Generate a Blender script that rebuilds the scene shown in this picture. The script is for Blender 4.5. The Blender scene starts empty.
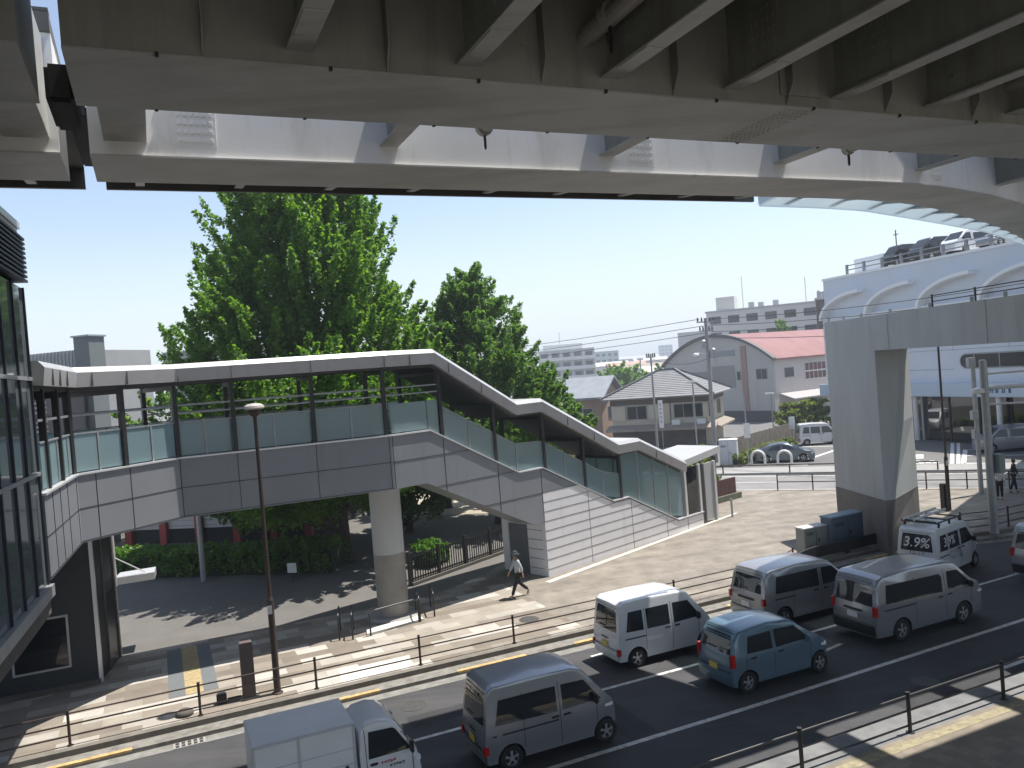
import bpy, bmesh, math, random
import numpy as np
from mathutils import Vector, Matrix
from math import sin, cos, radians as R, pi, sqrt, atan2, hypot

S = bpy.context.scene
C = S.collection
rng = random.Random(7)

# ------------------------------------------------------------------ camera
F = 800.0; H = 8.4
PITCH, ROLL = R(.9), R(4.47)
_d = Vector((0, cos(PITCH), -sin(PITCH))); _u0 = Vector((0, sin(PITCH), cos(PITCH))); _r0 = Vector((1, 0, 0))
_r = cos(ROLL)*_r0 - sin(ROLL)*_u0
_u = sin(ROLL)*_r0 + cos(ROLL)*_u0
cd = bpy.data.cameras.new('camera'); cam = bpy.data.objects.new('camera', cd); C.objects.link(cam)
cd.sensor_width = 36; cd.lens = 36*F/1024; cd.clip_start = .1; cd.clip_end = 6000
M3 = Matrix((_r, _u, -_d)).transposed()
cam.matrix_world = Matrix.Translation((0, 0, H)) @ M3.to_4x4()
S.camera = cam

# ------------------------------------------------------------------ light
SUN_AZ = R(69.0)      # clockwise from +Y (the camera's forward), towards +X
SUN_EL = R(70.5)
w = bpy.data.worlds.new('World'); S.world = w; w.use_nodes = True
nt = w.node_tree; nt.nodes.clear()
sky = nt.nodes.new('ShaderNodeTexSky'); sky.sky_type = 'NISHITA'; sky.sun_disc = False
sky.sun_elevation = SUN_EL; sky.sun_rotation = SUN_AZ
sky.altitude = 30; sky.air_density = 1.0; sky.dust_density = .8; sky.ozone_density = 1.0
bg = nt.nodes.new('ShaderNodeBackground'); bg.inputs[1].default_value = .10
wo = nt.nodes.new('ShaderNodeOutputWorld')
hs_ = nt.nodes.new('ShaderNodeHueSaturation'); hs_.inputs['Saturation'].default_value = .82
nt.links.new(sky.outputs[0], hs_.inputs['Color']); 
# pale summer haze low in the sky
tc_ = nt.nodes.new('ShaderNodeTexCoord'); sx_ = nt.nodes.new('ShaderNodeSeparateXYZ'); nt.links.new(tc_.outputs['Generated'], sx_.inputs[0])
mr_ = nt.nodes.new('ShaderNodeMapRange'); mr_.interpolation_type = 'SMOOTHSTEP'
mr_.inputs[1].default_value = -.02; mr_.inputs[2].default_value = .22; mr_.inputs[3].default_value = .9; mr_.inputs[4].default_value = 0
nt.links.new(sx_.outputs[2], mr_.inputs[0])
mxs = nt.nodes.new('ShaderNodeMix'); mxs.data_type = 'RGBA'; mxs.inputs[7].default_value = (4.6, 4.95, 5.3, 1)
nt.links.new(mr_.outputs[0], mxs.inputs[0]); nt.links.new(hs_.outputs[0], mxs.inputs[6]); nt.links.new(mxs.outputs[2], bg.inputs[0]); nt.links.new(bg.outputs[0], wo.inputs[0])
sl = bpy.data.lights.new('sun', 'SUN'); sl.energy = 4.0; sl.angle = R(.5); sl.color = (1, .955, .89)
so = bpy.data.objects.new('sun', sl); C.objects.link(so)
sd = Vector((sin(SUN_AZ)*cos(SUN_EL), cos(SUN_AZ)*cos(SUN_EL), sin(SUN_EL)))
so.rotation_euler = sd.to_track_quat('Z', 'Y').to_euler()
so.location = (30, 10, 60)
S.view_settings.view_transform = 'Standard'; S.view_settings.look = 'None'
S.view_settings.exposure = 1.0; S.view_settings.gamma = 1
S.render.engine = 'CYCLES'
S.cycles.max_bounces = 8; S.cycles.diffuse_bounces = 5; S.cycles.glossy_bounces = 3
S.cycles.transmission_bounces = 4; S.cycles.transparent_max_bounces = 8

# ------------------------------------------------------------------ coordinates
A0 = R(66)
E2 = Vector((sin(A0), cos(A0))); N2 = Vector((-E2.y, E2.x))
def W(s, t, z=0.0):                      # s along the main road, t across it (away from the camera)
    return Vector((E2.x*s + N2.x*t, E2.y*s + N2.y*t, z))
ROADROT = atan2(E2.y, E2.x)
AC = R(114.7)                            # the cross street
U2 = Vector((sin(AC), cos(AC))); V2 = Vector((-U2.y, U2.x))
def X(p, q, z=0.0):                      # p along the cross street, q beyond it
    return Vector((U2.x*p + V2.x*q, U2.y*p + V2.y*q, z))
CROSSROT = atan2(U2.y, U2.x)
def gp(x, y, z=0.0):                     # ground point
    v = _d + (x-512)/F*_r - (y-384)/F*_u
    k = (z-H)/v.z
    return Vector((v.x*k, v.y*k, z))
def at(x, y, Y):
    v = _d + (x-512)/F*_r - (y-384)/F*_u
    k = Y/v.y
    return Vector((v.x*k, v.y*k, H+v.z*k))

# ------------------------------------------------------------------ materials
MT = {}
def mat(name, col, rough=.6, metal=0.0, var=0.0, vs=3.0, bump=0.0, bs=20.0, col2=None, spec=.5, coat=0.0, stretch=None, detail=4, rot=0.0, rust=None, streak=None):
    if name in MT: return MT[name]
    m = bpy.data.materials.new(name); m.use_nodes = True
    n = m.node_tree.nodes; l = m.node_tree.links; b = n['Principled BSDF']
    b.inputs['Roughness'].default_value = rough; b.inputs['Metallic'].default_value = metal
    b.inputs['Specular IOR Level'].default_value = spec
    if coat: b.inputs['Coat Weight'].default_value = coat; b.inputs['Coat Roughness'].default_value = .05
    c = (*col, 1)
    if var or col2:
        geo = n.new('ShaderNodeNewGeometry')
        mp = n.new('ShaderNodeMapping')
        if stretch: mp.inputs['Scale'].default_value = stretch
        mp.inputs['Rotation'].default_value = (0, 0, -rot)
        nz = n.new('ShaderNodeTexNoise'); nz.inputs['Scale'].default_value = vs; nz.inputs['Detail'].default_value = detail
        nz.inputs['Roughness'].default_value = .62
        l.new(geo.outputs['Position'], mp.inputs['Vector']); l.new(mp.outputs[0], nz.inputs['Vector'])
        rp = n.new('ShaderNodeValToRGB')
        e = rp.color_ramp.elements
        e[0].position = .32; e[1].position = .68
        c2 = col2 if col2 else tuple(min(1, x*(1+var)) for x in col)
        c1 = col if col2 else tuple(x*(1-var) for x in col)
        e[0].color = (*c1, 1); e[1].color = (*c2, 1)
        l.new(nz.outputs['Fac'], rp.inputs[0]); src = rp.outputs[0]
        for spec_ in (rust, streak):
            if not spec_: continue
            rcol, rsc, lo, hi, amt, st2 = spec_
            m2_ = n.new('ShaderNodeMapping'); m2_.inputs['Scale'].default_value = st2; m2_.inputs['Rotation'].default_value = (0, 0, -rot)
            l.new(geo.outputs['Position'], m2_.inputs['Vector'])
            nz2 = n.new('ShaderNodeTexNoise'); nz2.inputs['Scale'].default_value = rsc; nz2.inputs['Detail'].default_value = 8; nz2.inputs['Roughness'].default_value = .7
            l.new(m2_.outputs[0], nz2.inputs['Vector'])
            mr = n.new('ShaderNodeMapRange'); mr.inputs[1].default_value = lo; mr.inputs[2].default_value = hi; mr.inputs[3].default_value = 0; mr.inputs[4].default_value = amt
            l.new(nz2.outputs['Fac'], mr.inputs[0])
            mm = n.new('ShaderNodeMix'); mm.data_type = 'RGBA'; mm.inputs[7].default_value = (*rcol, 1)
            l.new(mr.outputs[0], mm.inputs[0]); l.new(src, mm.inputs[6]); src = mm.outputs[2]
        l.new(src, b.inputs['Base Color'])
    else:
        b.inputs['Base Color'].default_value = c
    if bump:
        geo2 = n.new('ShaderNodeNewGeometry')
        nb = n.new('ShaderNodeTexNoise'); nb.inputs['Scale'].default_value = bs; nb.inputs['Detail'].default_value = 5
        bp = n.new('ShaderNodeBump'); bp.inputs['Strength'].default_value = bump; bp.inputs['Distance'].default_value = .02
        l.new(geo2.outputs['Position'], nb.inputs['Vector'])
        l.new(nb.outputs['Fac'], bp.inputs['Height']); l.new(bp.outputs[0], b.inputs['Normal'])
    MT[name] = m
    return m

def paint(name, col, metal=0.0, rough=.3):
    return mat(name, col, rough, metal, coat=.6, spec=.5)

def glass_dark(name, col=(.012, .014, .016), rough=.04):
    return mat(name, col, rough, 0, spec=.6)

def frosted(name, col, alpha=.62):
    m = bpy.data.materials.new(name); m.use_nodes = True
    n = m.node_tree.nodes; l = m.node_tree.links; n.clear()
    o = n.new('ShaderNodeOutputMaterial'); mx = n.new('ShaderNodeMixShader'); mx2 = n.new('ShaderNodeMixShader'); mx3 = n.new('ShaderNodeMixShader')
    d = n.new('ShaderNodeBsdfDiffuse'); d.inputs[0].default_value = (*col, 1)
    tl = n.new('ShaderNodeBsdfTranslucent'); tl.inputs[0].default_value = (*col, 1)
    tr = n.new('ShaderNodeBsdfTransparent'); tr.inputs[0].default_value = (.75, .85, .87, 1)
    g = n.new('ShaderNodeBsdfGlossy'); g.inputs['Roughness'].default_value = .12
    mx.inputs[0].default_value = .55; l.new(d.outputs[0], mx.inputs[1]); l.new(tl.outputs[0], mx.inputs[2])
    mx2.inputs[0].default_value = 1-alpha; l.new(mx.outputs[0], mx2.inputs[1]); l.new(tr.outputs[0], mx2.inputs[2])
    mx3.inputs[0].default_value = .06; l.new(mx2.outputs[0], mx3.inputs[1]); l.new(g.outputs[0], mx3.inputs[2])
    l.new(mx3.outputs[0], o.inputs[0])
    MT[name] = m
    return m

def clear_glass(name, tint=(.55, .65, .66), refl=.12):
    m = bpy.data.materials.new(name); m.use_nodes = True
    n = m.node_tree.nodes; l = m.node_tree.links; n.clear()
    o = n.new('ShaderNodeOutputMaterial'); mx = n.new('ShaderNodeMixShader')
    tr = n.new('ShaderNodeBsdfTransparent'); tr.inputs[0].default_value = (*tint, 1)
    g = n.new('ShaderNodeBsdfGlossy'); g.inputs['Roughness'].default_value = .03
    fr = n.new('ShaderNodeLayerWeight'); fr.inputs[0].default_value = .35
    ad = n.new('ShaderNodeMath'); ad.operation = 'MAXIMUM'; ad.inputs[1].default_value = refl
    l.new(fr.outputs['Fresnel'], ad.inputs[0]); l.new(ad.outputs[0], mx.inputs[0])
    l.new(tr.outputs[0], mx.inputs[1]); l.new(g.outputs[0], mx.inputs[2]); l.new(mx.outputs[0], o.inputs[0])
    MT[name] = m
    return m

def paving(name, cols, tile=(1.0, .5), rot=0.0, mortar=.012, mcol=(.12, .11, .1), offset=.5, dirt=.25):
    """blocks of random shade laid in a running bond"""
    m = bpy.data.materials.new(name); m.use_nodes = True
    n = m.node_tree.nodes; l = m.node_tree.links; b = n['Principled BSDF']
    b.inputs['Roughness'].default_value = .8
    geo = n.new('ShaderNodeNewGeometry')
    mp = n.new('ShaderNodeMapping'); mp.vector_type = 'POINT'; mp.inputs['Rotation'].default_value = (0, 0, -rot)
    l.new(geo.outputs['Position'], mp.inputs[0])
    sx = n.new('ShaderNodeSeparateXYZ'); l.new(mp.outputs[0], sx.inputs[0])
    def math_(op, a, bb=None):
        q = n.new('ShaderNodeMath'); q.operation = op
        for i, v in enumerate((a, bb)):
            if v is None: continue
            if isinstance(v, (int, float)): q.inputs[i].default_value = v
            else: l.new(v, q.inputs[i])
        return q.outputs[0]
    v = math_('DIVIDE', sx.outputs[1], tile[1]); row = math_('FLOOR', v)
    par = math_('FLOORED_MODULO', row, 2.0)
    u = math_('ADD', math_('DIVIDE', sx.outputs[0], tile[0]), math_('MULTIPLY', par, offset))
    col = math_('FLOOR', u)
    cb = n.new('ShaderNodeCombineXYZ'); l.new(col, cb.inputs[0]); l.new(row, cb.inputs[1])
    wn = n.new('ShaderNodeTexWhiteNoise'); wn.noise_dimensions = '2D'; l.new(cb.outputs[0], wn.inputs['Vector'])
    rp = n.new('ShaderNodeValToRGB'); rp.color_ramp.interpolation = 'CONSTANT'
    e = rp.color_ramp.elements
    while len(e) < len(cols): e.new(.5)
    for i, c in enumerate(cols): e[i].position = i/len(cols); e[i].color = (*c, 1)
    l.new(wn.outputs['Value'], rp.inputs[0])
    nz = n.new('ShaderNodeTexNoise'); nz.inputs['Scale'].default_value = 1.1; nz.inputs['Detail'].default_value = 7; nz.inputs['Roughness'].default_value = .7
    l.new(geo.outputs['Position'], nz.inputs['Vector'])
    dr = n.new('ShaderNodeMapRange'); dr.inputs[1].default_value = .3; dr.inputs[2].default_value = .7; dr.inputs[3].default_value = 1-dirt; dr.inputs[4].default_value = 1+dirt*.5
    l.new(nz.outputs['Fac'], dr.inputs[0])
    mu = n.new('ShaderNodeMix'); mu.data_type = 'RGBA'; mu.blend_type = 'MULTIPLY'; mu.inputs[0].default_value = 1
    l.new(rp.outputs[0], mu.inputs[6]); l.new(dr.outputs[0], mu.inputs[7])
    fu = math_('FRACT', u); fv = math_('FRACT', v)
    a = math_('LESS_THAN', fu, mortar/tile[0]); bb = math_('LESS_THAN', fv, mortar/tile[1])
    mm = math_('MAXIMUM', a, bb)
    mo = n.new('ShaderNodeMix'); mo.data_type = 'RGBA'; mo.inputs[7].default_value = (*mcol, 1)
    l.new(math_('MULTIPLY', mm, .55), mo.inputs[0]); l.new(mu.outputs[2], mo.inputs[6])
    l.new(mo.outputs[2], b.inputs['Base Color'])
    MT[name] = m
    return m

def foliage(name, a, b_, c_, trans=.35):
    m = bpy.data.materials.new(name); m.use_nodes = True
    n = m.node_tree.nodes; l = m.node_tree.links; n.clear()
    o = n.new('ShaderNodeOutputMaterial'); mx = n.new('ShaderNodeMixShader'); mx.inputs[0].default_value = trans
    d = n.new('ShaderNodeBsdfPrincipled'); d.inputs['Roughness'].default_value = .45; d.inputs['Specular IOR Level'].default_value = .35
    t = n.new('ShaderNodeBsdfTranslucent')
    at_ = n.new('ShaderNodeAttribute'); at_.attribute_name = 'tone'
    rp = n.new('ShaderNodeValToRGB'); e = rp.color_ramp.elements; e.new(.5)
    e[0].color = (*a, 1); e[1].position = .5; e[1].color = (*b_, 1); e[2].position = 1; e[2].color = (*c_, 1)
    l.new(at_.outputs['Fac'], rp.inputs[0]); l.new(rp.outputs[0], d.inputs['Base Color'])
    mul = n.new('ShaderNodeMix'); mul.data_type = 'RGBA'; mul.blend_type = 'MULTIPLY'; mul.inputs[0].default_value = 1
    mul.inputs[7].default_value = (2.2, 2.2, .8, 1); l.new(rp.outputs[0], mul.inputs[6]); l.new(mul.outputs[2], t.inputs[0])
    l.new(d.outputs[0], mx.inputs[1]); l.new(t.outputs[0], mx.inputs[2]); l.new(mx.outputs[0], o.inputs[0])
    MT[name] = m
    return m

# ------------------------------------------------------------------ objects
def tag(o, label, cat, group=None):
    o['label'] = label; o['category'] = cat
    if group: o['group'] = group
    return o
def struct(o): o['kind'] = 'structure'; return o
def thing(name, label, cat, loc=(0, 0, 0), rotz=0.0, group=None):
    o = bpy.data.objects.new(name, None); C.objects.link(o)
    o.empty_display_size = .2
    o.location = loc; o.rotation_euler = (0, 0, rotz)
    return tag(o, label, cat, group)
def children(o): return [c for c in bpy.data.objects if c.parent == o]
def copy_thing(root, loc, rotz, label, group=None):
    kids = {}
    for c in bpy.data.objects:
        if c.parent: kids.setdefault(c.parent.name, []).append(c)
    def rec(o, par):
        c = o.copy(); C.objects.link(c); c.parent = par
        for k in kids.get(o.name, []): rec(k, c)
        return c
    r = rec(root, None); r.location = loc; r.rotation_euler = (0, 0, rotz); r['label'] = label
    if group: r['group'] = group
    return r

class MB:
    def __init__(s): s.v = []; s.f = []; s.m = []
    def add(s, vs, fs, mi=0):
        o = len(s.v); s.v += [tuple(x) for x in vs]
        for f in fs: s.f.append(tuple(i+o for i in f)); s.m.append(mi)
        return s
    def hexa(s, p, mi=0):       # 8 points: bottom 4 ccw, top 4 ccw
        return s.add(p, [(3, 2, 1, 0), (4, 5, 6, 7), (0, 1, 5, 4), (1, 2, 6, 5), (2, 3, 7, 6), (3, 0, 4, 7)], mi)
    def box(s, c, size, rotz=0.0, mi=0):
        a, b, d = size[0]/2, size[1]/2, size[2]/2; cs, sn = cos(rotz), sin(rotz)
        p = []
        for z in (-d, d):
            for x, y in ((-a, -b), (a, -b), (a, b), (-a, b)):
                p.append((c[0]+x*cs-y*sn, c[1]+x*sn+y*cs, c[2]+z))
        return s.hexa(p, mi)
    def beam(s, a, b, w, h, mi=0, up=Vector((0, 0, 1))):     # bar of w (sideways) x h (up) from a to b, centred
        a = Vector(a); b = Vector(b); d = (b-a).normalized()
        sd_ = d.cross(up)
        if sd_.length < 1e-4: sd_ = Vector((1, 0, 0))
        sd_.normalize(); u = sd_.cross(d).normalized()
        p = []
        for q in (a, b):
            for x, y in ((-1, -1), (1, -1), (1, 1), (-1, 1)):
                p.append(q + sd_*(x*w/2) + u*(y*h/2))
        return s.add(p, [(3, 2, 1, 0), (4, 5, 6, 7), (0, 1, 5, 4), (1, 2, 6, 5), (2, 3, 7, 6), (3, 0, 4, 7)], mi)
    def tube(s, pts, r, n=8, mi=0, cap=True):
        pts = [Vector(p) for p in pts]; k = len(pts)
        rs = r if isinstance(r, (list, tuple)) else [r]*k
        vs = []; fs = []
        ref = None
        for i, p in enumerate(pts):
            d = (pts[min(i+1, k-1)]-pts[max(i-1, 0)]).normalized()
            if ref is None:
                ref = Vector((0, 0, 1)) if abs(d.z) < .9 else Vector((1, 0, 0))
            x = d.cross(ref).normalized(); y = x.cross(d).normalized(); ref = y
            for j in range(n):
                a = 2*pi*j/n
                vs.append(p + x*cos(a)*rs[i] + y*sin(a)*rs[i])
        for i in range(k-1):
            for j in range(n):
                a = i*n+j; b = i*n+(j+1) % n
                fs.append((a, b, b+n, a+n))
        if cap: fs.append(tuple(range(n-1, -1, -1))); fs.append(tuple((k-1)*n+j for j in range(n)))
        return s.add(vs, fs, mi)
    def lathe(s, c, prof, n=24, mi=0):      # prof: (r, z) from bottom to top
        vs = []; fs = []; k = len(prof)
        for r, z in prof:
            for j in range(n):
                a = 2*pi*j/n; vs.append((c[0]+r*cos(a), c[1]+r*sin(a), c[2]+z))
        for i in range(k-1):
            for j in range(n):
                a = i*n+j; b = i*n+(j+1) % n
                fs.append((a, b, b+n, a+n))
        fs.append(tuple(range(n-1, -1, -1))); fs.append(tuple((k-1)*n+j for j in range(n)))
        return s.add(vs, fs, mi)
    def prism(s, poly, z0, z1, mi=0):       # xy polygon ccw
        k = len(poly); vs = [(p[0], p[1], z0) for p in poly]+[(p[0], p[1], z1) for p in poly]
        fs = [tuple(range(k-1, -1, -1)), tuple(range(k, 2*k))]+[(i, (i+1) % k, (i+1) % k+k, i+k) for i in range(k)]
        return s.add(vs, fs, mi)
    def extr(s, pts, vec, mi=0):            # planar polygon of 3d points swept along vec
        k = len(pts); vec = Vector(vec); pts = [Vector(p) for p in pts]
        vs = pts+[p+vec for p in pts]
        fs = [tuple(range(k-1, -1, -1)), tuple(range(k, 2*k))]+[(i, (i+1) % k, (i+1) % k+k, i+k) for i in range(k)]
        return s.add(vs, fs, mi)
    def loft(s, rings, mi=0, closed=True, cap=True):
        k = len(rings[0]); o = len(s.v)
        vs = [p for r_ in rings for p in r_]; fs = []
        for i in range(len(rings)-1):
            for j in range(k if closed else k-1):
                a = i*k+j; b = i*k+(j+1) % k
                fs.append((a, b, b+k, a+k))
        if cap and closed: fs.append(tuple(range(k-1, -1, -1))); fs.append(tuple((len(rings)-1)*k+j for j in range(k)))
        return s.add(vs, fs, mi)
    def quad(s, a, b, c, d, mi=0): return s.add([a, b, c, d], [(0, 1, 2, 3)], mi)
    def build_each(s, name, mats, parent, nf=6, nv=8):
        out = []
        for k in range(0, len(s.f), nf):
            q = MB(); v0 = k//nf*nv; q.v = s.v[v0:v0+nv]; q.f = [tuple(i-v0 for i in f) for f in s.f[k:k+nf]]; q.m = s.m[k:k+nf]
            out.append(q.build(name, mats, parent))
        return out
    def build(s, name, mats, parent=None, local=False, smooth=False, bevel=0.0, seg=2, fix=True):
        me = bpy.data.meshes.new(name)
        v = s.v
        if parent is not None and not local:
            c, sn = cos(-parent.rotation_euler.z), sin(-parent.rotation_euler.z); L = parent.location
            v = [((x-L.x)*c-(y-L.y)*sn, (x-L.x)*sn+(y-L.y)*c, z-L.z) for x, y, z in v]
        me.from_pydata([tuple(q) for q in v], [], s.f)
        if not isinstance(mats, (list, tuple)): mats = [mats]
        for m in mats: me.materials.append(m)
        me.polygons.foreach_set('material_index', s.m)
        if fix or bevel:
            bm = bmesh.new(); bm.from_mesh(me)
            if fix: bmesh.ops.recalc_face_normals(bm, faces=bm.faces)
            if bevel:
                bmesh.ops.remove_doubles(bm, verts=bm.verts, dist=1e-5)
                ed = [e for e in bm.edges if len(e.link_faces) == 2 and e.calc_face_angle(0) > .5]
                bmesh.ops.bevel(bm, geom=ed, offset=bevel, segments=seg, affect='EDGES', clamp_overlap=True)
            bm.to_mesh(me); bm.free()
        if smooth:
            me.polygons.foreach_set('use_smooth', [True]*len(me.polygons))
        o = bpy.data.objects.new(name, me); C.objects.link(o)
        if parent is not None: o.parent = parent
        return o
def sub(o):                                 # make a mesh placed on a part's parent into a sub-part of the part
    return o
def reparent(o, part):                      # part has identity transform under its thing
    o.parent = part; return o

# common materials
m_asph = mat('asphalt', (.04, .04, .042), .85, var=.22, vs=1.2, bump=.15, bs=60, detail=8)
m_asph_l = mat('asphalt_pale', (.125, .118, .108), .9, var=.12, vs=.8, bump=.1, bs=50, detail=8)
m_conc = mat('concrete', (.30, .29, .27), .85, var=.16, vs=1.5, bump=.08, bs=30, detail=7)
m_conc_d = mat('concrete_dark', (.095, .085, .075), .9, var=.25, vs=2.0, bump=.1, bs=30)
m_white = mat('white_paint', (.75, .75, .73), .5, var=.06, vs=2)
m_line = mat('road_line', (.55, .55, .53), .7, var=.2, vs=6, detail=8, rust=((.12, .12, .12), 9, .56, .64, .8, (1, 1, 1)))
m_yel = mat('yellow_kerb_paint', (.47, .32, .14), .75, var=.35, vs=7, detail=8)
RUST = ((.13, .06, .03), 1.6, .66, .74, .55, (1, 1, 1)); STREAK = ((.16, .14, .115), .9, .5, .72, .55, (2.2, 2.2, .25))
m_steel = mat('viaduct_steel', (.45, .455, .44), .5, var=.13, vs=.7, detail=8, rust=RUST, streak=((.2, .185, .16), .5, .5, .7, .5, (.35, 2.2, 1)), rot=ROADROT)
m_panel = mat('aluminium_panel', (.235, .248, .27), .42, .2, var=.05, vs=.6, streak=((.17, .17, .18), 1.6, .55, .75, .5, (1.8, 1.8, .15)))
m_seam = mat('dark_joint', (.03, .03, .032), .8)
m_dark = mat('dark_steel', (.022, .021, .022), .45)
m_brown = mat('brown_steel', (.045, .03, .024), .5)
m_galv = mat('galvanised_steel', (.36, .37, .38), .45, .5, var=.1, vs=4)
m_silver = mat('silver_trim', (.68, .68, .69), .35, .5)
m_frost = frosted('frosted_glass', (.42, .56, .58), .72)
m_glass = clear_glass('clear_glass')
m_tyre = mat('tyre_rubber', (.018, .018, .018), .85)
m_blackp = mat('black_plastic', (.02, .02, .022), .55)
m_cglass = glass_dark('car_glass', (.022, .026, .03), .03)
m_rim = mat('wheel_alloy', (.5, .5, .52), .35, .7)
m_red = mat('red_lens', (.42, .012, .012), .25, coat=.5)
m_lamp = mat('lamp_lens', (.75, .76, .78), .15, coat=.5)
# ------------------------------------------------------------------ ground, roads, pavements
ZR = -.25
def rc(s): return .02*max(0, s-13) + (.012*(s-26)**2 if s > 26 else 0)
def bay(s):
    def sm(a, b, x): x = max(0, min(1, (x-a)/(b-a))); return x*x*(3-2*x)
    return 1.25*sm(19.5, 23.5, s)*(1-sm(28.5, 33, s))
def kerb_t(s): return 21.92+bay(s)+.02*max(0, s-13)
def walk_t(s): return kerb_t(s)+.50

g = MB(); g.quad((-3000, -600, -.42), (3000, -600, -.42), (3000, 5000, -.42), (-3000, 5000, -.42))
struct(g.build('ground', mat('earth_ground', (.16, .15, .13), .95, var=.25, vs=.05, detail=8)))

def ribbon(lo, hi, s0, s1, z0, z1, ds=1.0):
    m = MB(); n = max(1, int((s1-s0)/ds)); rings = []
    for i in range(n+1):
        s = s0+(s1-s0)*i/n
        a, b = lo(s), hi(s)
        rings.append([W(s, a, z0), W(s, b, z0), W(s, b, z1), W(s, a, z1)])
    return m.loft(rings)
def const(t): return lambda s: t
m_road = mat('road_asphalt', (.050, .050, .053), .82, var=.2, vs=.9, bump=.25, bs=70, detail=9, rot=ROADROT, rust=((.085, .083, .08), .55, .5, .68, .7, (.12, 1.6, 1)), streak=((.022, .022, .024), 1.1, .6, .72, .75, (.5, 1.2, 1)))
struct(ribbon(const(13.05), kerb_t, -70, 90, -.41, ZR, 1.0).build('road', m_road))
# pale gutter apron along the far kerb
struct(ribbon(lambda s: kerb_t(s)-.38, lambda s: kerb_t(s), -70, 60, ZR-.02, ZR+.006, 1.0).build('gutter', mat('gutter_concrete', (.20, .195, .18), .9, var=.3, vs=3, detail=8)))
# kerb step
struct(ribbon(walk_t, lambda s: walk_t(s)+.22, -70, 47, -.41, .006, 1.0).build('sidewalk_edging', mat('edging_dark', (.16, .145, .125), .9, var=.2, vs=3)))
struct(ribbon(kerb_t, walk_t, -70, 60, -.41, -.14, 1.0).build('kerb', mat('kerb_stone', (.19, .18, .16), .9, var=.3, vs=4, detail=8)))
# painted yellow dashes wrap the kerb edge
m = MB()
for s0, s1 in ((-6.3, -1.2), (3.35, 5.05), (7.35, 9.55), (11.2, 14.4), (17.2, 19.4), (25.2, 28.4), (-13, -9)):
    n = 8
    for i in range(n):
        a = s0+(s1-s0)*i/n; b = s0+(s1-s0)*(i+1)/n
        m.hexa([W(a, kerb_t(a)-.004, -.19), W(b, kerb_t(b)-.004, -.19), W(b, kerb_t(b)+.15, -.19), W(a, kerb_t(a)+.15, -.19),
                W(a, kerb_t(a)-.004, -.136), W(b, kerb_t(b)-.004, -.136), W(b, kerb_t(b)+.15, -.136), W(a, kerb_t(a)+.15, -.136)])
struct(m.build('kerb_marking', m_yel))
# lane lines
m = MB()
def line(t, s0, s1, wd=.14, curve=True):
    n = max(1, int((s1-s0)/2))
    for i in range(n):
        a = s0+(s1-s0)*i/n; b = s0+(s1-s0)*(i+1)/n
        ca, cb = (rc(a), rc(b)) if curve else (0, 0)
        m.quad(W(a, t-wd/2+ca, ZR+.005), W(b, t-wd/2+cb, ZR+.005), W(b, t+wd/2+cb, ZR+.005), W(a, t+wd/2+ca, ZR+.005))
line(15.65, -60, 80, .15); line(18.64, 5.0, 80, .13); line(18.62, -60, -9, .13)
line(18.66, -3.2, 3.0, .13)
# edge of the hatched taper left of the truck
m.quad(W(-.6, 18.75, ZR+.005), W(1.8, 19.25, ZR+.005), W(1.8, 19.36, ZR+.005), W(-.6, 18.87, ZR+.005))
for k in range(6): line(13.75, 19.4+k*10, 24.4+k*10, .14)
# worn lettering by the kerb
for s0, t0, ln, wd in ((-1.9, 20.2, .9, .16), (-1.4, 20.55, .7, .14), (-2.6, 19.9, .7, .16), (-2.9, 20.3, .5, .15), (12.0, 20.95, 1.1, .12), (13.2, 21.0, .7, .2), (27.9, 21.6, 1.0, .3), (11.2, 20.9, .5, .1)):
    m.quad(W(s0, t0, ZR+.005), W(s0+ln, t0+.03, ZR+.005), W(s0+ln, t0+wd+.03, ZR+.005), W(s0, t0+wd, ZR+.005))
struct(m.build('road_marking', m_line))
# repaired strips and iron covers in the carriageway
m = MB()
for s0, s1, t0, t1 in ((-6, 3.5, 16.9, 17.9), (9.3, 10.1, 15.8, 18.5), (15.5, 27, 13.2, 14.3), (20.5, 23.5, 19.0, 20.1), (5.2, 8.6, 19.3, 20.0)):
    m.quad(W(s0, t0, ZR+.002), W(s1, t0, ZR+.002), W(s1, t1, ZR+.002), W(s0, t1, ZR+.002))
struct(m.build('road_patch', mat('asphalt_patch', (.034, .034, .036), .85, var=.25, vs=1.5, bump=.25, bs=80, detail=9)))
for k, (s_, t_, lab) in enumerate(((5.6, 20.6, 'round iron cover in the kerb lane between the box truck and the kerb'), (17.2, 14.4, 'round iron cover in the empty near lane'), (10.9, 24.6, 'round iron cover on the far pavement near the walking person'))):
    zc = ZR if t_ < 22 else 0
    m = MB(); m.lathe(W(s_, t_, zc), [(.34, 0), (.34, .006), (.30, .009), (.30, .006), (.02, .006)], 28)
    tag(m.build('manhole_cover', mat('cast_iron', (.06, .058, .055), .6, var=.3, vs=12)), lab, 'manhole', 'round iron covers')
# cast iron drain in the gutter
m = MB(); c = W(.1, 21.72, ZR+.008)
m.box(c, (.75, .34, .02), ROADROT, 0)
for k in range(5):
    for j in range(2): m.box(W(.1-.28+.14*k, 21.64+.16*j, ZR+.02), (.085, .11, .012), ROADROT, 1)
tag(m.build('drain_grate', [mat('gutter_pale', (.3, .29, .27), .9), m_seam]), 'small dark drain grate in the gutter left of the box truck', 'drain')

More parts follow.
